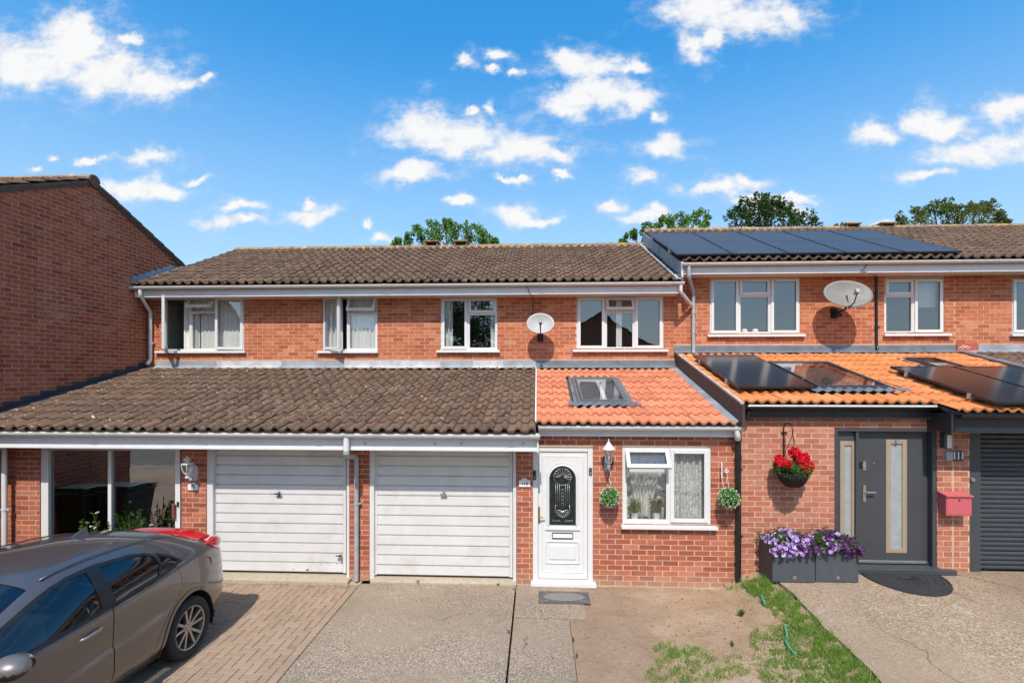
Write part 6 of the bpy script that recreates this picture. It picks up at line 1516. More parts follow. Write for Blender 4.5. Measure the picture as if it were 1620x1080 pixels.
# pieces of green hose on the lawn, weeds
def on_soil(px, py):
    z = 0.0
    for k in range(6): x, y = G(px, py, z); z = soil_z(x, y)
    return Vector((x, y, z))
for pts, label in ((((1205, 945), (1207, 952), (1210, 960)), 'short green plastic hose piece on the dry grass nearest the wall'), (((1242, 992), (1243, 1000), (1245, 1008), (1244, 1013)), 'green hose piece lying in the middle of the grass strip'), (((1243, 1017), (1247, 1026), (1253, 1034), (1259, 1040)), 'bent green hose piece farthest from the wall on the lawn')):
    o = MB().tube([on_soil(a, b) + Vector((0, 0, 0.035)) for a, b in pts], 0.013, 10).build('hose_piece', 'hose_green', smooth=True, auto=40); tag(o, label, 'hose', 'hose pieces on the grass')
# plants
def weed(p, n, h, label, mat='leaf_bright', wide=0.35, name='weed', group='weeds at the foot of the walls', flowers=0, ls=None, nl=5, spread=0.7):
    t = empty(name, p, label, 'plant', group); g = MB(); s = MB(); f = MB()
    for k in range(n):
        a = U(0, 6.28); q = h * U(0.1, spread); tip = Vector(p) + Vector((q * math.cos(a), q * math.sin(a), h * U(0.5, 1.05)))
        s.tube([Vector(p), Vector(p) + (tip - Vector(p)) * 0.5 + Vector((0, 0, h * 0.12)), tip], 0.003 + h * 0.004, 4)
        for j in range(nl):
            b = Vector(p) + (tip - Vector(p)) * U(0.3, 1.0); leaf(g, b, (ls or h * 0.24) * U(0.66, 1.33), Vector((math.cos(a) + U(-1, 1), math.sin(a) + U(-1, 1), U(-0.2, 0.8))).normalized(), wide=wide)
        if k < flowers:
            for q_ in range(7): leaf(f, tip, 0.03, Vector((U(-1, 1), U(-1, 1), U(-0.2, 1))).normalized(), wide=0.6)
    s.build('stem', 'leaf_dark', t); g.build('leaves', mat, t, fix=False)
    if flowers: f.build('flowers', 'petal_white', t, fix=False)['kind'] = 'stuff'
x, y = G(661, 923, 0); weed((x, y, 0.0), 10, 0.055, 'small green weed at the foot of the right garage door, mid width')
x, y = G(789, 926, 0); weed((x, y, 0.0), 7, 0.045, 'small weed at the right end of the garage threshold')
x, y = G(813, 932, 0); weed((x, y, 0.0), 4, 0.03, 'tiny weed sprig between garage and doormat')
x, y = G(806, 1002, 0); weed((x, y, 0.0), 5, 0.06, 'flat weed growing from the drive joint near the bottom edge')
x, y = G(908, 1014, 0); weed((x, y, 0.0), 5, 0.05, 'weed at the seam of concrete and path, lower left of the lawn'); x, y = G(913, 1040, 0); weed((x, y, 0.0), 5, 0.05, 'pale weed at the path seam, closest to the bottom edge')
for px, lab in ((1558, 'small weed in front of the roller door, nearer the pier'), (1602, 'small weed in front of the roller door at the right edge')):
    x, y = G(px, 902, z111(7.45)); weed((x, y, z111(7.45)), 7, 0.05, lab)
p = on_soil(1173, 975); weed(tuple(p), 40, 0.085, 'separate tuft of green grass on the dry soil', 'grass_blade', 0.14, 'grass_tuft'); p = on_soil(1158, 1022); weed(tuple(p), 14, 0.06, 'small tuft of weed on bare soil above the lawn patch', 'grass_blade', 0.2, 'grass_tuft')
for px, h_, n, fl, lab in ((141, 1.0, 9, 5, 'white-flowered plant before the porch glass, farther from the handle'), (164, 0.98, 10, 5, 'slim white-flowered plant beside the porch glazing bar'), (206, 1.03, 34, 0, 'bushy green plant before the porch glass behind the car antenna'), (226, 0.93, 18, 3, 'low leafy plant before the porch glass nearest its handle')):
    weed((X_(px, 7.33), 7.33, 0.0), n, h_, lab, 'leaf_dark' if fl == 0 else 'leaf_bright', 0.5, 'potted_plant', 'plants in front of the porch', fl, ls=0.05, nl=26, spread=0.16 if fl else 0.24)
    MB().lathe([(0.001, 0), (0.09, 0.0), (0.12, 0.2), (0.125, 0.21), (0.10, 0.2), (0.001, 0.19)], (X_(px, 7.33), 7.33, 0.0), 16).build('pot', 'brick_lower', bpy.data.objects[[o.name for o in COL.objects if o.name.startswith('potted_plant')][-1]], smooth=True, auto=40)
# inside the front window: lace curtains and pots
def lace():
    m, nt, p, out = new_mat('lace'); P = pos(nt)
    v = nt.new('ShaderNodeTexVoronoi', feature='DISTANCE_TO_EDGE'); v.inputs['Scale'].default_value = 34; nt.l.new(P, v.inputs['Vector'])
    a = nt.math('ADD', nt.math('MULTIPLY', nt.step(v.outputs['Distance'], 0.22, 0.05), 0.35), nt.math('MULTIPLY', nt.step(nt.noise(P, 26, 4, 0.6, 1.5), 0.45, 0.58), 0.55), clamp=True)
    nt.put(p.inputs['Base Color'], (0.78, 0.77, 0.75, 1)); p.inputs['Roughness'].default_value = 0.9
    tr = nt.new('ShaderNodeBsdfTransparent'); mx = nt.new('ShaderNodeMixShader'); nt.l.new(nt.math('ADD', nt.math('MULTIPLY', a, 0.62), 0.36), mx.inputs[0]); nt.l.new(tr.outputs[0], mx.inputs[1]); nt.l.new(p.outputs[0], mx.inputs[2]); nt.l.new(mx.outputs[0], out.inputs[0])
lace()
x0, x1, z0, z1 = fwh; xm = x0 + (x1 - x0) * 0.53
curtain(xm + 0.02, x1 - 0.03, z0 + 0.04, z1 - 0.03, YL + 0.11, 'white lace curtain hanging in the right half of the front window', 'lace', folds=6, amp=0.02)
curtain(x0 + 0.03, xm - 0.01, z0 + 0.04, z1 - 0.03, YL + 0.20, 'thin lace curtain at the back of the left half of the front window', 'lace', folds=5, amp=0.02)
o = curtain(x0 + 0.10, xm - 0.13, z0 + 0.09, z1 - 0.40, YL + 0.13, 'gathered white lace curtain tied in the left half of the front window', 'lace', folds=7, amp=0.025, gather=0.0)
for v in o.data.vertices:      # drawn in towards the bottom
    t_ = 1 - v.co.z / ((z1 - 0.40) - (z0 + 0.09)); k_ = 1 - 0.62 * max(0, t_ - 0.15) / 0.85; v.co.x = (v.co.x + 0.02) * k_
for px, py, h_, lab, mt in ((1004, 818, 0.30, 'yellow green pot plant in the left corner of the front window', 'leaf_bright'), (1038, 819, 0.34, 'dark green pot plant on the inner sill beside the window mullion', 'leaf_dark')):
    x, z = xz(px, py, YL + 0.13); weed((x, YL + 0.13, z0 + 0.06), 26, h_, lab, mt, 0.5, 'window_plant', 'plants on the inner sill', ls=0.05, nl=8, spread=0.35)
    MB().lathe([(0.001, 0), (0.05, 0.0), (0.065, 0.085), (0.068, 0.09), (0.05, 0.085), (0.001, 0.08)], (x, YL + 0.13, z0 + 0.058), 16).build('pot', 'sign_white', bpy.data.objects[[o.name for o in COL.objects if o.name.startswith('window_plant')][-1]], smooth=True, auto=40)

# ------------------------------------------------------------------ lawn
def blades(name, spots, mat, label, hmin, hmax):
    mb = MB(); vs_, fs = [], []
    for cx, cy_, rx, ry, n in spots:
        for k in range(n):
            a = U(0, 6.283); q = math.sqrt(rnd()); px, py = cx + rx * q * math.cos(a), cy_ + ry * q * math.sin(a)
            if noise.noise(Vector((px * 0.045, py * 0.07, 2))) + 0.5 * noise.noise(Vector((px * 0.13, py * 0.2, 5))) < -0.06 and rnd() < 0.86: continue
            z = 0.0
            for _ in range(4): x, y = G(px, py, z); z = soil_z(x, y)
            if x > 3.275: continue
            h = U(hmin, hmax) * (1.25 - 0.5 * q); b = U(0, 6.283); w = U(0.0016, 0.0034); lx, ly = U(-0.6, 0.6) * h, U(-0.6, 0.6) * h
            i = len(vs_); c, s = math.cos(b) * w, math.sin(b) * w
            vs_ += [(x - c, y - s, z - 0.004), (x + c, y + s, z - 0.004), (x + lx * 0.35 + c * 0.7, y + ly * 0.35 + s * 0.7, z + h * 0.62), (x + lx * 0.35 - c * 0.7, y + ly * 0.35 - s * 0.7, z + h * 0.62), (x + lx, y + ly, z + h)]
            fs += [(i, i + 1, i + 2, i + 3), (i + 3, i + 2, i + 4)]
    mb.add(vs_, fs); o = mb.build(name, mat, fix=False); tag(o, label, 'grass', kind='stuff'); return o
edge = [(1212 + 22 * k, 925 + 22.5 * k, 34, 17, 3000) for k in range(8)]
green = [(1178, 925, 34, 12, 1500), (1215, 920, 26, 14, 1300), (1205, 935, 30, 8, 500)] + edge + [(1260, 1000, 32, 20, 1500), (1285, 1035, 50, 26, 2600), (1230, 1045, 40, 30, 2000), (1320, 1065, 50, 22, 2000), (1215, 1012, 30, 24, 1500), (1260, 1072, 60, 18, 1800),
         (1068, 1028, 34, 14, 900), (1085, 1045, 50, 22, 1500), (1060, 1070, 40, 18, 900), (1150, 1055, 40, 20, 900), (1110, 1072, 50, 14, 700),
         (1400, 1120, 80, 34, 2200), (1300, 1130, 100, 40, 2200), (1480, 1200, 110, 55, 2000), (1350, 1250, 150, 75, 2000), (1120, 1140, 90, 45, 1000)]
tall = [(1222 + 22 * k, 920 + 22.5 * k, 16, 9, 130) for k in range(8)] + [(1180, 922, 36, 10, 160), (1214, 912, 20, 8, 200), (1070, 1030, 40, 14, 90), (1250, 1040, 60, 30, 160)]
blades('long_grass', tall, 'grass_blade', 'long uncut grass blades along the drive edge and wall foot', 0.06, 0.13)
blades('grass', green, 'grass_blade', 'patchy green grass on the lawn strip beside the concrete drive', 0.02, 0.06)
dry = [(1190, 955, 60, 22, 1100), (1215, 978, 40, 18, 900), (1130, 985, 60, 30, 500), (1110, 1040, 80, 40, 900), (1200, 1030, 60, 40, 700), (1060, 1005, 50, 12, 500), (1250, 1040, 90, 40, 2600), (1100, 1050, 80, 30, 2200), (1280, 1000, 60, 50, 1500), (1120, 945, 60, 14, 250), (980, 960, 60, 30, 120)]
clover = MB()
for cx, cy_, rx, ry, n in ((1235, 1040, 45, 30, 60), (1290, 1050, 60, 25, 70), (1150, 1055, 45, 20, 14), (1080, 1060, 50, 18, 10), (1215, 1010, 30, 20, 35)):
    for k in range(n):
        a = U(0, 6.283); q = math.sqrt(rnd()); p = on_soil(cx + rx * q * math.cos(a), cy_ + ry * q * math.sin(a))
        if p.x < 3.25:
            for w_ in range(4): leaf(clover, p + Vector((0, 0, 0.03)), 0.007, Vector((U(-1, 1), U(-1, 1), U(0, 1))).normalized(), wide=0.9)
tag(clover.build('clover_flowers', 'petal_white', fix=False), 'tiny white clover flowers dotted through the lawn grass', 'clover', kind='stuff')
blades('dry_grass', dry, 'grass_dry', 'straw-coloured dead grass lying on the bare soil', 0.006, 0.022)

# crumbs of soil, dead leaves and grit lying about
plain('litter', (0.16,0.11,0.07), 0.95, var=0.5, scale=30)
lit_ = MB()
def crumb(x, y, z, s):
    a = U(0, 6.3); h = s * U(0.25, 0.7)
    lit_.add([(x + s * math.cos(a), y + s * math.sin(a), z), (x + s * 0.8 * math.cos(a + 2), y + s * 0.8 * math.sin(a + 2), z), (x + s * 0.9 * math.cos(a + 4.2), y + s * 0.9 * math.sin(a + 4.2), z), (x, y, z + h)], [(0, 1, 3), (1, 2, 3), (2, 0, 3)])
for k in range(1500):
    x, y = U(0.45, 3.2), 4.6 + 2.9 * rnd(); crumb(x, y, soil_z(x, y) - 0.001, U(0.004, 0.013) if rnd() < 0.93 else U(0.015, 0.03))
for k in range(260):     # along joints and thresholds
    y = U(4.6, 7.4); x = random.choice((-0.305 + U(-0.02, 0.02), -2.58 + U(-0.03, 0.02), 0.41 + U(-0.03, 0.05))); crumb(x, y, 0.001, U(0.003, 0.009))
for k in range(150): crumb(U(-5.2, -2.6), U(7.28, 7.41), 0.001, U(0.004, 0.012))
for k in range(110): crumb(U(-2.5, 2.8), U(7.36, 7.47), 0.003, U(0.004, 0.010))
tag(lit_.build('litter', 'litter', fix=False), 'crumbs of soil and dead leaf bits scattered on ground', 'litter', kind='stuff')

# ------------------------------------------------------------------ trees behind the roofs
def tree(label, Y, lobes, mat, leafsize, dens, trunk_px):
    pts = [(Vector((X_(px, Y + dy), Y + dy, Z_(py, px, Y + dy))), r / FPX * Y) for (px, py, r), dy in ((l, U(-0.9, 0.9)) for l in lobes)]
    bx = X_(trunk_px, Y); lo = min(p.z for p, r in pts)
    t = empty('tree', (bx, Y, -0.16), label, 'tree', 'trees showing above the roofs')
    fork = Vector((bx + U(-0.2, 0.2), Y, max(2.5, lo * 0.55)))
    MB().tube([(bx, Y, -0.2), (bx + 0.05, Y, 1.2), fork], [0.24, 0.19, 0.15], 10).build('trunk', 'bark', t, smooth=True)
    lm = MB(); cr = MB()
    for p, r in pts:
        mid = fork + (p - fork) * 0.5 + Vector((U(-0.3, 0.3), U(-0.3, 0.3), 0.25))
        lm.tube([fork - Vector((0, 0, 0.2)), mid, p, p + Vector((U(-0.1, 0.1), 0, r * 0.9))], [0.10, 0.06, 0.03, 0.008], 6)
        for k in range(5):
            d = Vector((U(-1, 1), U(-1, 1), U(-0.3, 1))).normalized(); lm.tube([p - Vector((0, 0, r * 0.4)), p + d * r * 0.9], [0.018, 0.005], 4)
        sub = [(p + Vector((random.gauss(0, 0.42), random.gauss(0, 0.42), random.gauss(0, 0.38))) * r, r * U(0.28, 0.5)) for k in range(7)] + [(p + Vector((U(-0.7, 0.7), U(-0.5, 0.5), U(0.5, 1.05))) * r, r * U(0.14, 0.26)) for k in range(4)]
        for c, sr in sub:
            for k in range(int(dens * (0.5 + sr * sr * 5.5))):
                d = Vector((random.gauss(0, 1), random.gauss(0, 1), random.gauss(0, 1))).normalized(); q = c + d * sr * rnd() ** 0.45
                leaf(cr, q, leafsize * U(0.7, 1.3), (d + Vector((U(-1, 1), U(-1, 1), U(-1.2, 0.6)))).normalized(), wide=0.62)
    lm.build('limbs', 'bark', t, smooth=True); cr.build('crown', mat, t, fix=False)
tree('bright green tree behind the ridge of the middle house, beside two ridge vents', 24, [(628,386,8),(645,381,12),(665,372,14),(690,368,18),(706,358,13),(722,366,17),(745,370,16),(765,378,14),(784,386,8),(680,395,26),(720,398,30),(755,398,24)], 'leaf_tree', 0.105, 85, 712)
tree('leafy green tree behind the verge end of the solar panels', 26, [(988,381,9),(1003,372,9),(1022,364,10),(1042,357,12),(1060,360,14),(1080,352,14),(1100,346,12),(1116,351,9),(1060,385,28),(1095,382,26)], 'leaf_tree', 0.105, 85, 1065)
tree('dense dark green tree above the middle of the solar panels', 24, [(1163,347,16),(1178,330,15),(1200,330,18),(1222,324,15),(1240,338,16),(1262,350,15),(1284,356,11),(1215,352,28),(1185,356,24),(1250,362,22),(1212,340,20)], 'leaf_tree_dark', 0.12, 72, 1215)
tree('olive and reddish tree above the brown tiles toward the right edge', 25, [(1428,354,11),(1452,344,14),(1478,334,14),(1497,327,10),(1515,338,15),(1543,334,16),(1563,331,12),(1582,346,9),(1594,353,5),(1500,355,26),(1548,356,26),(1462,362,20)], 'leaf_tree_olive', 0.11, 75, 1510)
tree('far small treetop showing between the two right ridge vents', 40, [(1322,361,4),(1334,358,4),(1330,366,8),(1415,366,8),(1422,360,5)], 'leaf_tree_olive', 0.14, 20, 1332)
# ------------------------------------------------------------------ parked car
def car():
    def car_mats():
        m, nt, p, out = new_mat('car_paint'); P = pos(nt)
        c = nt.mix(nt.math('MULTIPLY', nt.step(nt.noise(P, 1500, 1), 0.55, 0.7), 0.35), (0.145, 0.130, 0.122), (0.29, 0.265, 0.25))
        c = nt.mix(nt.math('MULTIPLY', nt.step(nt.noise(P, 6, 5, 0.7), 0.5, 0.8), 0.10), c, (0.30, 0.26, 0.22))
        nt.put(p.inputs['Base Color'], c); p.inputs['Metallic'].default_value = 0.75; p.inputs['Roughness'].default_value = 0.38
        p.inputs['Coat Weight'].default_value = 1.0; p.inputs['Coat Roughness'].default_value = 0.05
        plain('car_trim', (0.012, 0.012, 0.013), 0.35, var=0.2); plain('car_liner', (0.008, 0.008, 0.008), 0.9); plain('car_seat', (0.035, 0.034, 0.034), 0.85)
        plain('lens_red', (0.55, 0.008, 0.012), 0.12, var=0.08, coat=1.0); plain('rim_silver', (0.42, 0.40, 0.38), 0.3, 0.85, var=0.06); plain('tyre', (0.016, 0.016, 0.016), 0.8, var=0.25)
        plain('mirror_paint', (0.20, 0.18, 0.165), 0.38, 0.45, var=0.05, coat=0.4)
    car_mats()
    t = empty('parked_car', (-4.60, 5.45, 0.0), 'brownish grey hatchback parked before the glazed porch, its tail to the houses', 'car', rot=math.radians(-92.0), local=True)
    def tab(T):
        def f(u):
            if u <= T[0][0]: return T[0][1]
            for (a, x), (b, y) in zip(T, T[1:]):
                if u <= b:
                    k = (u - a) / (b - a); i = T.index((a, x))
                    m0 = (y - T[max(i - 1, 0)][1]) / (b - T[max(i - 1, 0)][0]) if i else (y - x) / (b - a)
                    j = min(i + 2, len(T) - 1); m1 = (T[j][1] - x) / (T[j][0] - a) if j > i + 1 else (y - x) / (b - a)
                    d = b - a
                    return (2*k**3-3*k*k+1)*x + (k**3-2*k*k+k)*d*m0 + (-2*k**3+3*k*k)*y + (k**3-k*k)*d*m1
            return T[-1][1]
        return f
    top = tab([(-.80,.95),(-.76,1.02),(-.68,1.09),(-.55,1.14),(-.40,1.195),(-.2,1.285),(0,1.345),(.3,1.405),(.6,1.437),(.9,1.452),(1.1,1.448),(1.3,1.425),(1.46,1.382),(1.75,1.265),(2.0,1.16),(2.3,1.04),(2.55,.96),(2.75,.928),(2.9,.91),(3.1,.875),(3.3,.79),(3.42,.68),(3.5,.52)])
    rv = tab([(-.80,.54),(-.6,.56),(-.3,.565),(0,.58),(.5,.605),(1.0,.612),(1.3,.602),(1.46,.598),(1.75,.632),(2.0,.67),(2.3,.715),(2.6,.75),(2.75,.75),(3.1,.72),(3.3,.66),(3.5,.50)])
    rd = tab([(-.80,.03),(-.5,.05),(-.2,.07),(0,.082),(.5,.095),(1.0,.10),(1.46,.09),(1.75,.085),(2.0,.075),(2.3,.055),(2.6,.035),(2.75,.03),(3.1,.03),(3.3,.04),(3.5,.03)])
    bv = tab([(-.80,.645),(-.7,.715),(-.5,.78),(-.2,.825),(.2,.845),(.8,.855),(1.5,.855),(2.1,.845),(2.5,.825),(2.75,.81),(3.1,.77),(3.3,.70),(3.5,.54)])
    bw = tab([(-.80,.89),(-.6,1.0),(-.3,1.055),(0,1.05),(.4,1.02),(1.0,.985),(1.6,.955),(2.2,.925),(2.6,.895),(2.75,.88),(3.1,.835),(3.3,.745),(3.5,.49)])
    mv = tab([(-.80,.69),(-.7,.76),(-.5,.825),(-.2,.872),(.2,.884),(.8,.876),(1.5,.876),(2.2,.882),(2.6,.888),(3.0,.865),(3.3,.77),(3.5,.57)])
    mw = tab([(-.80,.58),(-.4,.70),(.0,.72),(.8,.66),(1.6,.62),(2.6,.64),(3.2,.60),(3.5,.44)])
    bot = tab([(-.80,.40),(-.6,.27),(-.3,.22),(.4,.20),(2.2,.20),(2.8,.20),(3.2,.22),(3.5,.30)])
    def section(u):
        b0, m0, mh, b_v, b_w, r_v, r_w, tp = bot(u), mv(u), mw(u), bv(u), bw(u), rv(u), top(u) - rd(u), top(u)
        cr = b_w - 0.13 * (b_w - mh) / 0.35
        return [(m0 - 0.085, b0), (m0 - 0.004, b0 + (mh - b0) * 0.40), (m0 - 0.004, mh), (b_v + 0.022, b_w - 0.085), (b_v, b_w), (b_v + (r_v - b_v) * 0.46 + 0.012, b_w + (r_w - b_w) * 0.55), (r_v, r_w), (r_v * 0.62, tp - rd(u) * 0.30), (0.0, tp)]
    def cat(P, seg):
        out = []
        for i in range(len(P) - 1):
            p0, p1, p2, p3 = P[max(i - 1, 0)], P[i], P[i + 1], P[min(i + 2, len(P) - 1)]
            if i == len(P) - 2: p3 = (-p1[0], p1[1])
            for k in range(seg):
                s = k / seg
                out.append(tuple(0.5 * (2 * p1[c] + (p2[c] - p0[c]) * s + (2 * p0[c] - 5 * p1[c] + 4 * p2[c] - p3[c]) * s * s + (3 * p1[c] - p0[c] - 3 * p2[c] + p3[c]) * s ** 3) for c in (0, 1)))
        out.append(P[-1]); return out
    SEG = 8; us = [-.80, -.77, -.74, -.70, -.66, -.62, -.58, -.54, -.50] + [-.45 + 0.05 * i for i in range(75)] + [3.30, 3.36, 3.42, 3.46, 3.50]
    us = sorted(set(round(u, 3) for u in us + [1.40, 1.46]))
    bm = bmesh.new(); lay = bm.faces.layers.int.new('row'); G_ = []
    def crease(u, v, w):      # a pressed line rising along the doors, the metal below it standing proud
        wc = 0.555 + 0.115 * (2.2 - u) / 2.0; b0 = bot(u)
        if w > wc + 0.06 or w < b0: return v
        e = max(0.0, min(1.0, (2.25 - u) / 0.3)) * max(0.0, min(1.0, (u - 0.25) / 0.3))
        return v + 0.016 * e * (1 / (1 + math.exp((w - wc) / 0.010))) * max(0.0, min(1.0, (w - b0) / (wc - b0))) - 0.006 * e * math.exp(-((w - wc - 0.03) / 0.02) ** 2)
    for u in us: G_.append([bm.verts.new((u, crease(u, v, w) if k_ < 4 * SEG else v, w)) for k_, (v, w) in enumerate(cat(section(u), SEG))])
    nr = len(G_[0])
    for i in range(len(us) - 1):
        for j in range(nr - 1):
            f = bm.faces.new((G_[i][j], G_[i + 1][j], G_[i + 1][j + 1], G_[i][j + 1])); f[lay] = j; f.smooth = True
    RAIL = 6 * SEG
    def circle(cx, cz, r, n=28): return [(cx + r * math.cos(2 * math.pi * k / n), cz + r * math.sin(2 * math.pi * k / n)) for k in range(n)]
    def grow(poly, d):
        n = len(poly); A = sum(poly[i][0] * poly[(i + 1) % n][1] - poly[(i + 1) % n][0] * poly[i][1] for i in range(n)); s = 1 if A > 0 else -1; out = []
        for i in range(n):
            p0, p1, p2 = Vector(poly[i - 1]), Vector(poly[i]), Vector(poly[(i + 1) % n])
            e1, e2 = (p1 - p0).normalized(), (p2 - p1).normalized(); n1, n2 = Vector((e1.y, -e1.x)) * s, Vector((e2.y, -e2.x)) * s
            b = (n1 + n2); b = b / max(0.35, b.dot(n1)) if b.length > 1e-6 else n1; out.append(tuple(p1 + b * d))
        return out
    def inside(poly, x, z):
        c = False; n = len(poly)
        for i in range(n):
            (x1, z1), (x2, z2) = poly[i], poly[(i + 1) % n]
            if (z1 > z) != (z2 > z) and x < (x2 - x1) * (z - z1) / (z2 - z1) + x1: c = not c
        return c
    def cut(poly):
        x0, x1 = min(p[0] for p in poly) - 0.01, max(p[0] for p in poly) + 0.01; z0, z1 = min(p[1] for p in poly) - 0.01, max(p[1] for p in poly) + 0.01
        n = len(poly)
        for i in range(n):
            (xa, za), (xb, zb) = poly[i], poly[(i + 1) % n]
            lo, hi, zl, zh = min(xa, xb) - 0.03, max(xa, xb) + 0.03, min(za, zb) - 0.03, max(za, zb) + 0.03
            fs = [f for f in bm.faces if f[lay] < RAIL and max(v.co.x for v in f.verts) > lo and min(v.co.x for v in f.verts) < hi and max(v.co.z for v in f.verts) > zl and min(v.co.z for v in f.verts) < zh]
            if not fs: continue
            es = {e for f in fs for e in f.edges}; vs2 = {v for f in fs for v in f.verts}
            bmesh.ops.bisect_plane(bm, geom=list(vs2) + list(es) + fs, dist=1e-5, plane_co=(xa, 0, za), plane_no=(zb - za, 0, -(xb - xa)))
    fw = [(2.24,.957),(1.6,.980),(1.07,1.003),(1.05,1.308),(1.2,1.303),(1.34,1.277),(1.5,1.228),(1.75,1.138),(2.0,1.05),(2.15,.995)]
    rw = [(.93,1.008),(.43,1.040),(.35,1.13),(.36,1.205),(.45,1.248),(.60,1.282),(.92,1.308)]
    qw = [(.385,1.045),(.12,1.085),(.18,1.14),(.30,1.195),(.325,1.13)]
    fd = [(2.20,.925),(2.13,.25),(1.0,.25),(.99,.978)]
    rdr = [(.99,.978),(1.0,.25),(.54,.25),(.47,.46),(.35,.62),(.22,.715),(.13,.82),(.17,1.052),(.5,1.012)]
    tl = [(-.775,.90),(-.50,1.01),(-.44,1.07),(-.58,1.10),(-.70,1.04)]
    aR, aF = circle(0, .325, .375), circle(2.595, .325, .375); aR2, aF2 = circle(0, .325, .415), circle(2.595, .325, .415)
    cap = [(-.15,.84),(.06,.84),(.06,.98),(-.15,.98)]
    glassy = [fw, rw, qw]
    for p in glassy: cut(p); cut(grow(p, 0.024))
    for p in (fd, rdr): cut(p); cut(grow(p, -0.005))
    for p in (tl, aR, aF, aR2, aF2): cut(p)
    bm.normal_update(); bm.verts.ensure_lookup_table()
    ext = {'fd': fd, 'rd': rdr}
    cls = {}
    for f in bm.faces:
        c = f.calc_center_median(); x, z, j = c.x, c.z, f[lay]; k = 'body'
        if j >= RAIL:
            if 1.46 < x < 2.55 and j >= RAIL + 2: k = 'windscreen'
            elif 1.40 < x <= 1.46 and j >= RAIL + 2: k = 'header'
            elif -.52 < x < -.24 and j >= RAIL + 2: k = 'rear_window'
        else:
            if inside(aR, x, z) or inside(aF, x, z): k = 'gone'
            elif inside(fw, x, z): k = 'fw'
            elif inside(rw, x, z): k = 'rw'
            elif inside(qw, x, z): k = 'qw'
            elif any(inside(grow(p, 0.024), x, z) for p in glassy): k = 'trim'
            elif inside(tl, x, z): k = 'lens'
            elif inside(aR2, x, z): k = 'lipR'
            elif inside(aF2, x, z): k = 'lipF'
            elif inside(grow(fd, -0.005), x, z): k = 'fd'
            elif inside(grow(rdr, -0.005), x, z): k = 'rd'
            elif inside(fd, x, z) or inside(rdr, x, z): k = 'seam'
            elif j < 4: k = 'skirt'
            elif 0.90 < x < 1.08 and z > 0.98 and z < 1.34: k = 'trim'
        cls.setdefault(k, []).append(f)
    def part(name, keys, mat, sides, off=0.0, parent=t, cap_=False, label=None):
        V, F, N = [], [], []
        for s in sides:
            mp = {}
            for k in keys:
                for f in cls.get(k, []):
                    ids = []
                    for v in f.verts:
                        if v not in mp:
                            mp[v] = len(V); co = v.co + v.normal * off; V.append((co.x, co.y * s, co.z)); N.append((v.normal.x, v.normal.y * s, v.normal.z))
                        ids.append(mp[v])
                    F.append(tuple(ids) if s > 0 else tuple(reversed(ids)))
        me = bpy.data.meshes.new(name); me.from_pydata(V, [], F); me.materials.append(MAT(mat))
        me.polygons.foreach_set('use_smooth', [True] * len(F)); me.normals_split_custom_set_from_vertices(N)
        o = bpy.data.objects.new(name, me); COL.objects.link(o); o.parent = parent; WO[o.name] = Vector((0, 0, 0))
        if label: o['label'] = label
        return o
    # faces of the half surface look outward: make sure
    f = cls['fd'][0]
    if f.normal.y < 0:
        for ff in bm.faces: ff.normal_flip()
        bm.normal_update()
    for v in bm.verts:
        if abs(v.co.y) < 1e-6: v.normal = Vector((v.normal.x, 0, v.normal.z)).normalized()
    body = part('body', ['body', 'header'], 'car_paint', (1, -1)); [part('wheel_arch', [k_], 'car_paint', (s_,), 0.006) for k_ in ('lipR', 'lipF') for s_ in (1, -1)]; part('side_skirt', ['skirt'], 'car_trim', (1, -1))
    part('windscreen', ['windscreen'], 'glass_car', (1, -1), -0.004); part('rear_window', ['rear_window'], 'glass_car', (1, -1), -0.004); [part('window_trim', ['trim'], 'car_trim', (s_,), -0.002) for s_ in (1, -1)]; part('shut_line', ['seam'], 'car_liner', (1, -1), -0.012)
    for s in (1, -1):
        d1 = part('door', ['fd'], 'car_paint', (s,)); d2 = part('door', ['rd'], 'car_paint', (s,))
        part('side_window', ['fw'], 'glass_car', (s,), -0.008); part('side_window', ['rw'], 'glass_car', (s,), -0.008); part('quarter_window', ['qw'], 'glass_car', (s,), -0.008)
        part('tail_light', ['lens'], 'lens_red', (s,), 0.006)
        # door handle: cup and bar
        y = s * 0.872; h = MB(); h.tube([(1.33, y - s * 0.01, 0.848), (1.28, y + s * 0.026, 0.853), (1.15, y + s * 0.028, 0.862), (1.10, y - s * 0.01, 0.866)], [0.012, 0.017, 0.017, 0.012], 10); h.build('handle', 'mirror_paint', d1, smooth=True)
        MB().ball((1.22, y - s * 0.012, 0.852), 0.10, 0.016, 0.036).build('handle_cup', 'car_trim', d1, smooth=True)
        # belt strip
        b = MB(); b.tube([(u, s * (bv(u) + 0.002), bw(u) + 0.014) for u in [2.4 - 0.1 * k for k in range(22)]], 0.006, 6); b.build('belt_moulding', 'car_trim', body, smooth=True)
        # mirror
        mb = MB(); mb.ball((1.96, s * 0.985, 1.00), 0.105, 0.125, 0.078, n=20, m=12); mo = mb.build('wing_mirror', 'mirror_paint', t, smooth=True)
        MB().tube([(1.98, s * 0.84, 0.945), (1.97, s * 0.93, 0.955)], [0.035, 0.028], 10).build('mirror_foot', 'car_trim', mo, smooth=True); MB().ball((1.965, s * 0.985, 0.985), 0.10, 0.122, 0.07).build('mirror_base', 'car_trim', mo, smooth=True)
        m = MB(); m.add([(1.875, s * (0.985 + 0.105 * math.cos(k * math.pi / 10)), 1.0 + 0.062 * math.sin(k * math.pi / 10)) for k in range(20)], [tuple(range(20))]); m.build('mirror_glass', 'chrome', mo, fix=False)
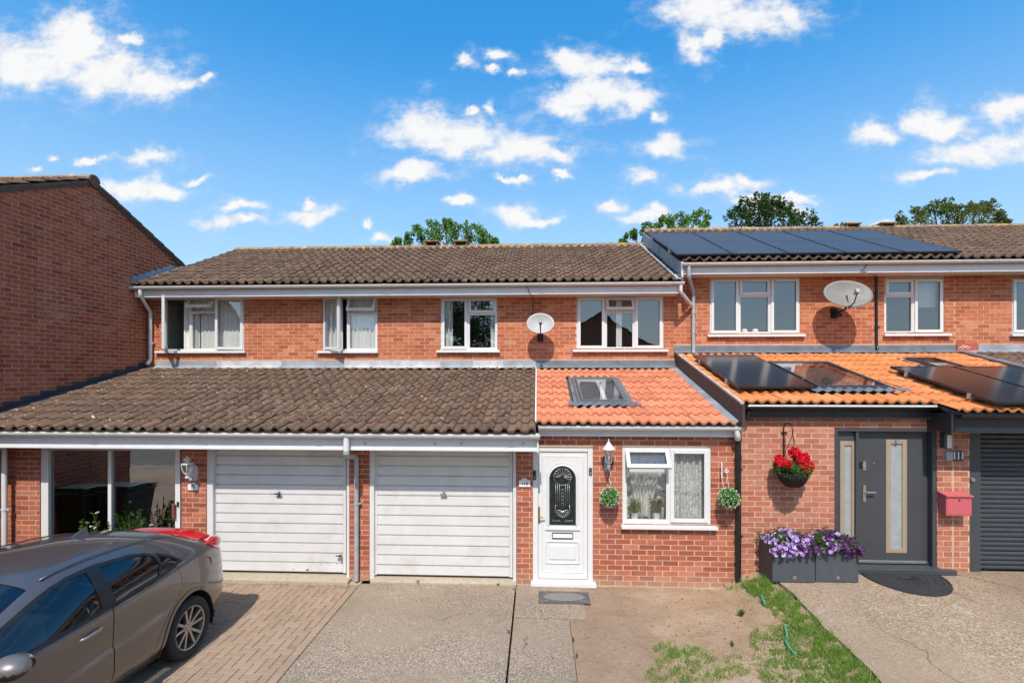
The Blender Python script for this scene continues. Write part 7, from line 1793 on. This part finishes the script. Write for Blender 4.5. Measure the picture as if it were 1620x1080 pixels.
        if s > 0:
            fl = MB(); fl.tube([(-.30 + .075 * math.cos(a), s * (mv(-.30) + bv(-.30)) / 2 - 0.003, .90 + .075 * math.sin(a)) for a in [2 * math.pi * q / 24 for q in range(25)]], 0.0035, 5); fl.build('fuel_flap', 'car_liner', body, smooth=True)
    # tail: bumper face, number plate recess, spoiler with its red light band
    rear = cat(section(-.80), SEG); front = cat(section(3.50), SEG)
    for P, u in ((rear, -.80), (front, 3.50)):
        pts = [(u, v, w) for v, w in P] + [(u, -v, w) for v, w in reversed(P[:-1])]
        MB().add(pts, [tuple(range(len(pts)))]).build('bumper', 'car_paint', t, fix=False)
    sp = MB(); n = 24; sec = [(-.50, .008), (-.60, .016), (-.72, .006), (-.71, -.012), (-.60, -.014)]
    vs_, fs = [], []
    for i in range(n + 1):
        v = -0.61 + 1.22 * i / n; a = abs(v) / 0.61; z = 1.160 - 0.06 * a ** 2.4; sh = 0.05 * a ** 2
        for u, dz in sec: vs_.append((u + sh, v, z + dz))
    k = len(sec)
    for i in range(n):
        for q in range(k): fs.append((i * k + q, i * k + (q + 1) % k, (i + 1) * k + (q + 1) % k, (i + 1) * k + q))
    fs += [tuple(range(k)), tuple(reversed(range(n * k, n * k + k)))]
    sp.add(vs_, fs).build('spoiler', 'lens_red', t, smooth=True, auto=60, )
    MB().tube([(-.49 + 0.05 * (abs(v) / .66) ** 2, v, 1.150 - 0.075 * (abs(v) / .66) ** 2.4) for v in [-.64 + 1.28 * i / 20 for i in range(21)]], 0.018, 8).build('spoiler_edge', 'car_trim', t, smooth=True)
    for s in (1, -1):
        MB().tube([(-.40, s * 0.722, 1.085), (-.50, s * 0.722, 1.072), (-.60, s * 0.70, 1.05), (-.69, s * 0.655, 1.025), (-.755, s * 0.595, 1.00), (-.79, s * 0.52, 0.985)], [0.006, 0.030, 0.056, 0.074, 0.066, 0.03], 16).build('tail_lamp', 'lens_red', t, smooth=True)
    # roof aerial
    z = top(.42) - 0.002; MB().add([(.55, -.022, z), (.55, .022, z), (.36, .03, z - .01), (.36, -.03, z - .01), (.37, .004, z + .075), (.37, -.004, z + .075), (.42, 0, z + .062)], [(0, 6, 1), (1, 6, 4, 2), (0, 3, 5, 6), (2, 4, 5, 3), (4, 6, 5)]).build('aerial', 'car_paint', t)
    for s in (1, -1): MB().tube([(u, s * (rv(u) - 0.045), top(u) - rd(u) * 0.62 + 0.003) for u in [1.36 - 0.1 * k for k in range(15)]], 0.007, 6).build('roof_strip', 'car_paint', t, smooth=True)
    # underside, wheel housings, cabin
    MB().box(-.6, 3.3, -.72, .72, .17, .24).build('underside', 'car_liner', t)
    for ux in (0, 2.595):
        for s in (1, -1):
            h = MB(); n = 20
            for k in range(n):
                a, b = -0.35 + (math.pi + 0.7) * k / n, -0.35 + (math.pi + 0.7) * (k + 1) / n
                h.quad((ux + .38 * math.cos(a), s * .86, .325 + .38 * math.sin(a)), (ux + .38 * math.cos(b), s * .86, .325 + .38 * math.sin(b)), (ux + .38 * math.cos(b), s * .55, .325 + .38 * math.sin(b)), (ux + .38 * math.cos(a), s * .55, .325 + .38 * math.sin(a)))
            h.add([(ux + .38 * math.cos(k * math.pi / 12), s * .55, .325 + .38 * math.sin(k * math.pi / 12)) for k in range(24)], [tuple(range(24))]); h.build('wheel_housing', 'car_liner', t, fix=False)
            w = empty('wheel', (ux, s * .775, .322)); w.parent = t; WO[w.name] = Vector((0, 0, 0)); w.location = (ux, s * .775, .322)
            def ax(prof, n_=40):
                m = MB(); vs2 = [(r * math.cos(2 * math.pi * q / n_), s * y, r * math.sin(2 * math.pi * q / n_)) for r, y in prof for q in range(n_)]
                m.add(vs2, [(i * n_ + q, i * n_ + (q + 1) % n_, (i + 1) * n_ + (q + 1) % n_, (i + 1) * n_ + q) for i in range(len(prof) - 1) for q in range(n_)]); return m
            ax([(.222, .07), (.232, .092), (.262, .102), (.296, .098), (.314, .078), (.322, .04), (.322, -.06), (.31, -.1), (.22, -.1)]).build('tyre', 'tyre', w, smooth=True, auto=50)
            r_ = ax([(.226, .082), (.222, .090), (.212, .086), (.206, .06), (.204, -.06), (.21, -.1)])
            for q in range(10):     # ten slim spokes in pairs
                a = 2 * math.pi * (q // 2) / 5 + (0.19 if q % 2 else -0.19) + 0.3; a2 = 2 * math.pi * (q // 2) / 5 + (0.27 if q % 2 else -0.27) + 0.3
                ca, sa, cb, sb = math.cos(a), math.sin(a), math.cos(a2), math.sin(a2)
                def P_(r, w_, y, c, s_): return (r * c - w_ * s_, s * y, r * s_ + w_ * c)
                r_.add([P_(.04, -.014, .062, ca, sa), P_(.04, .014, .062, ca, sa), P_(.208, .013, .078, cb, sb), P_(.208, -.013, .078, cb, sb), P_(.04, -.016, .03, ca, sa), P_(.04, .016, .03, ca, sa), P_(.206, .015, .04, cb, sb), P_(.206, -.015, .04, cb, sb)], [(0, 1, 2, 3), (0, 4, 5, 1), (1, 5, 6, 2), (2, 6, 7, 3), (3, 7, 4, 0)])
            r_.build('rim', 'rim_silver', w, smooth=True, auto=30)
            hb = ax([(.001, .070), (.03, .070), (.034, .062), (.058, .058), (.06, .03)], 24); hb.build('hub', 'rim_silver', w, smooth=True, auto=30)
            ax([(.001, .005), (.15, .005), (.155, .0), (.205, -.01)], 30).build('brake_disc', 'iron', w, smooth=True)
    for u0, v0 in ((1.35, .36), (1.35, -.36), (.45, .36), (.45, -.36)):
        st = MB(); st.box(u0 - .02, u0 + .48, v0 - .24, v0 + .24, .40, .56); st.box(u0 - .16, u0 - .02, v0 - .23, v0 + .23, .45, 1.02); st.box(u0 - .17, u0 - .07, v0 - .12, v0 + .12, 1.05, 1.22); st.build('seat', 'car_seat', t, bevel=0.05)
    MB().box(2.05, 2.6, -.72, .72, .6, .90).build('dashboard', 'car_liner', t, bevel=0.06); MB().box(-.5, .1, -.6, .6, .8, .95).build('parcel_shelf', 'car_liner', t, bevel=0.02)
    MB().tube([(1.95 + 0.0 * k, .36 + .17 * math.cos(k * math.pi / 12), .90 + .17 * math.sin(k * math.pi / 12)) for k in range(25)], 0.016, 8).build('steering_wheel', 'car_liner', t, smooth=True)
    bm.free()
car()

# ------------------------------------------------------------------ across the road: shows only as reflection in panes and paint
def across(x0, x1, y, ze, zr, label, gable):
    t = empty('house_across_road', ((x0 + x1) / 2, y, -0.16), label, 'house', 'houses across the road'); xm = (x0 + x1) / 2
    w = MB()
    if gable: w.prism([(x0, -0.16), (x1, -0.16), (x1, ze), (xm, zr), (x0, ze)], lambda a, b: (a, y, b), lambda a, b: (a, y - 8, b))
    else: w.box(x0, x1, y - 8, y, -0.16, ze)
    w.build('wall', 'brick_lower', t)
    r = MB()
    if gable:
        for a, b in ((x0 - 0.3, xm), (x1 + 0.3, xm)):
            k = (zr - ze) / (xm - x0); za = ze - 0.3 * k + 0.05
            r.add([(a, y + 0.25, za), (b, y + 0.25, zr + 0.05), (b, y - 8.2, zr + 0.05), (a, y - 8.2, za), (a, y + 0.25, za + 0.14), (b, y + 0.25, zr + 0.19), (b, y - 8.2, zr + 0.19), (a, y - 8.2, za + 0.14)], [(0, 1, 2, 3), (7, 6, 5, 4), (0, 4, 5, 1), (3, 2, 6, 7), (0, 3, 7, 4)])
    else: r.prism([(y + 0.35, ze - 0.05), (y - 4, zr), (y - 8.35, ze - 0.05), (y - 8.35, ze + 0.08), (y - 4, zr + 0.14), (y + 0.35, ze + 0.08)], lambda a, b: (x0 - 0.1, a, b), lambda a, b: (x1 + 0.1, a, b))
    r.build('roof', 'skirt_roof', t)
    for fx in (0.22, 0.72):
        for z in (0.9, 3.3):
            a = x0 + (x1 - x0) * fx; wn = MB(); frame_bars(wn, a - 0.8, a + 0.8, z, z + 1.2, 0.07, y + 0.004, y + 0.06); wo = wn.build('window', 'white_upvc', t); MB().box(a - 0.73, a + 0.73, y + 0.01, y + 0.02, z + 0.07, z + 1.13).build('pane', 'glass_green', wo)
    a = x0 + (x1 - x0) * 0.47; MB().box(a - 0.45, a + 0.45, y + 0.004, y + 0.05, -0.15, 1.95).build('door', 'white_upvc', t)
across(0.5, 9.0, -18, 4.9, 7.6, 'brick house across the road with gable to the street, mirrored in the upper window beside the small dish', True)
across(-19, -8.2, -19, 4.8, 6.9, 'long brown-roofed house across the road, mirrored faintly in the left windows', False)
across(12, 24, -24, 4.4, 6.2, 'low brick house across the road, mirrored at the foot of the right windows', False)
def far_tree():
    t = empty('street_tree', (-5.2, -15.0, -0.16), 'tall dark tree across the road, mirrored in the two-part window of the middle house', 'tree'); cr = MB(); MB().tube([(-5.2, -15, -0.2), (-5.1, -15, 2), (-5.2, -15, 5)], [0.26, 0.2, 0.1], 10).build('trunk', 'bark', t, smooth=True)
    for k in range(90):
        c = Vector((-5.2 + random.gauss(0, 1.25), -15 + random.gauss(0, 1.0), 6.2 + random.gauss(0, 1.7)))
        for q in range(110):
            d = Vector((random.gauss(0, 1), random.gauss(0, 1), random.gauss(0, 1))).normalized(); leaf(cr, c + d * 0.6 * rnd() ** 0.4, 0.2, (d + Vector((U(-1, 1), U(-1, 1), U(-1, 1)))).normalized(), wide=0.6)
    cr.build('crown', 'leaf_tree_dark', t, fix=False)
far_tree()
finish_bricks(); finish_tiles()
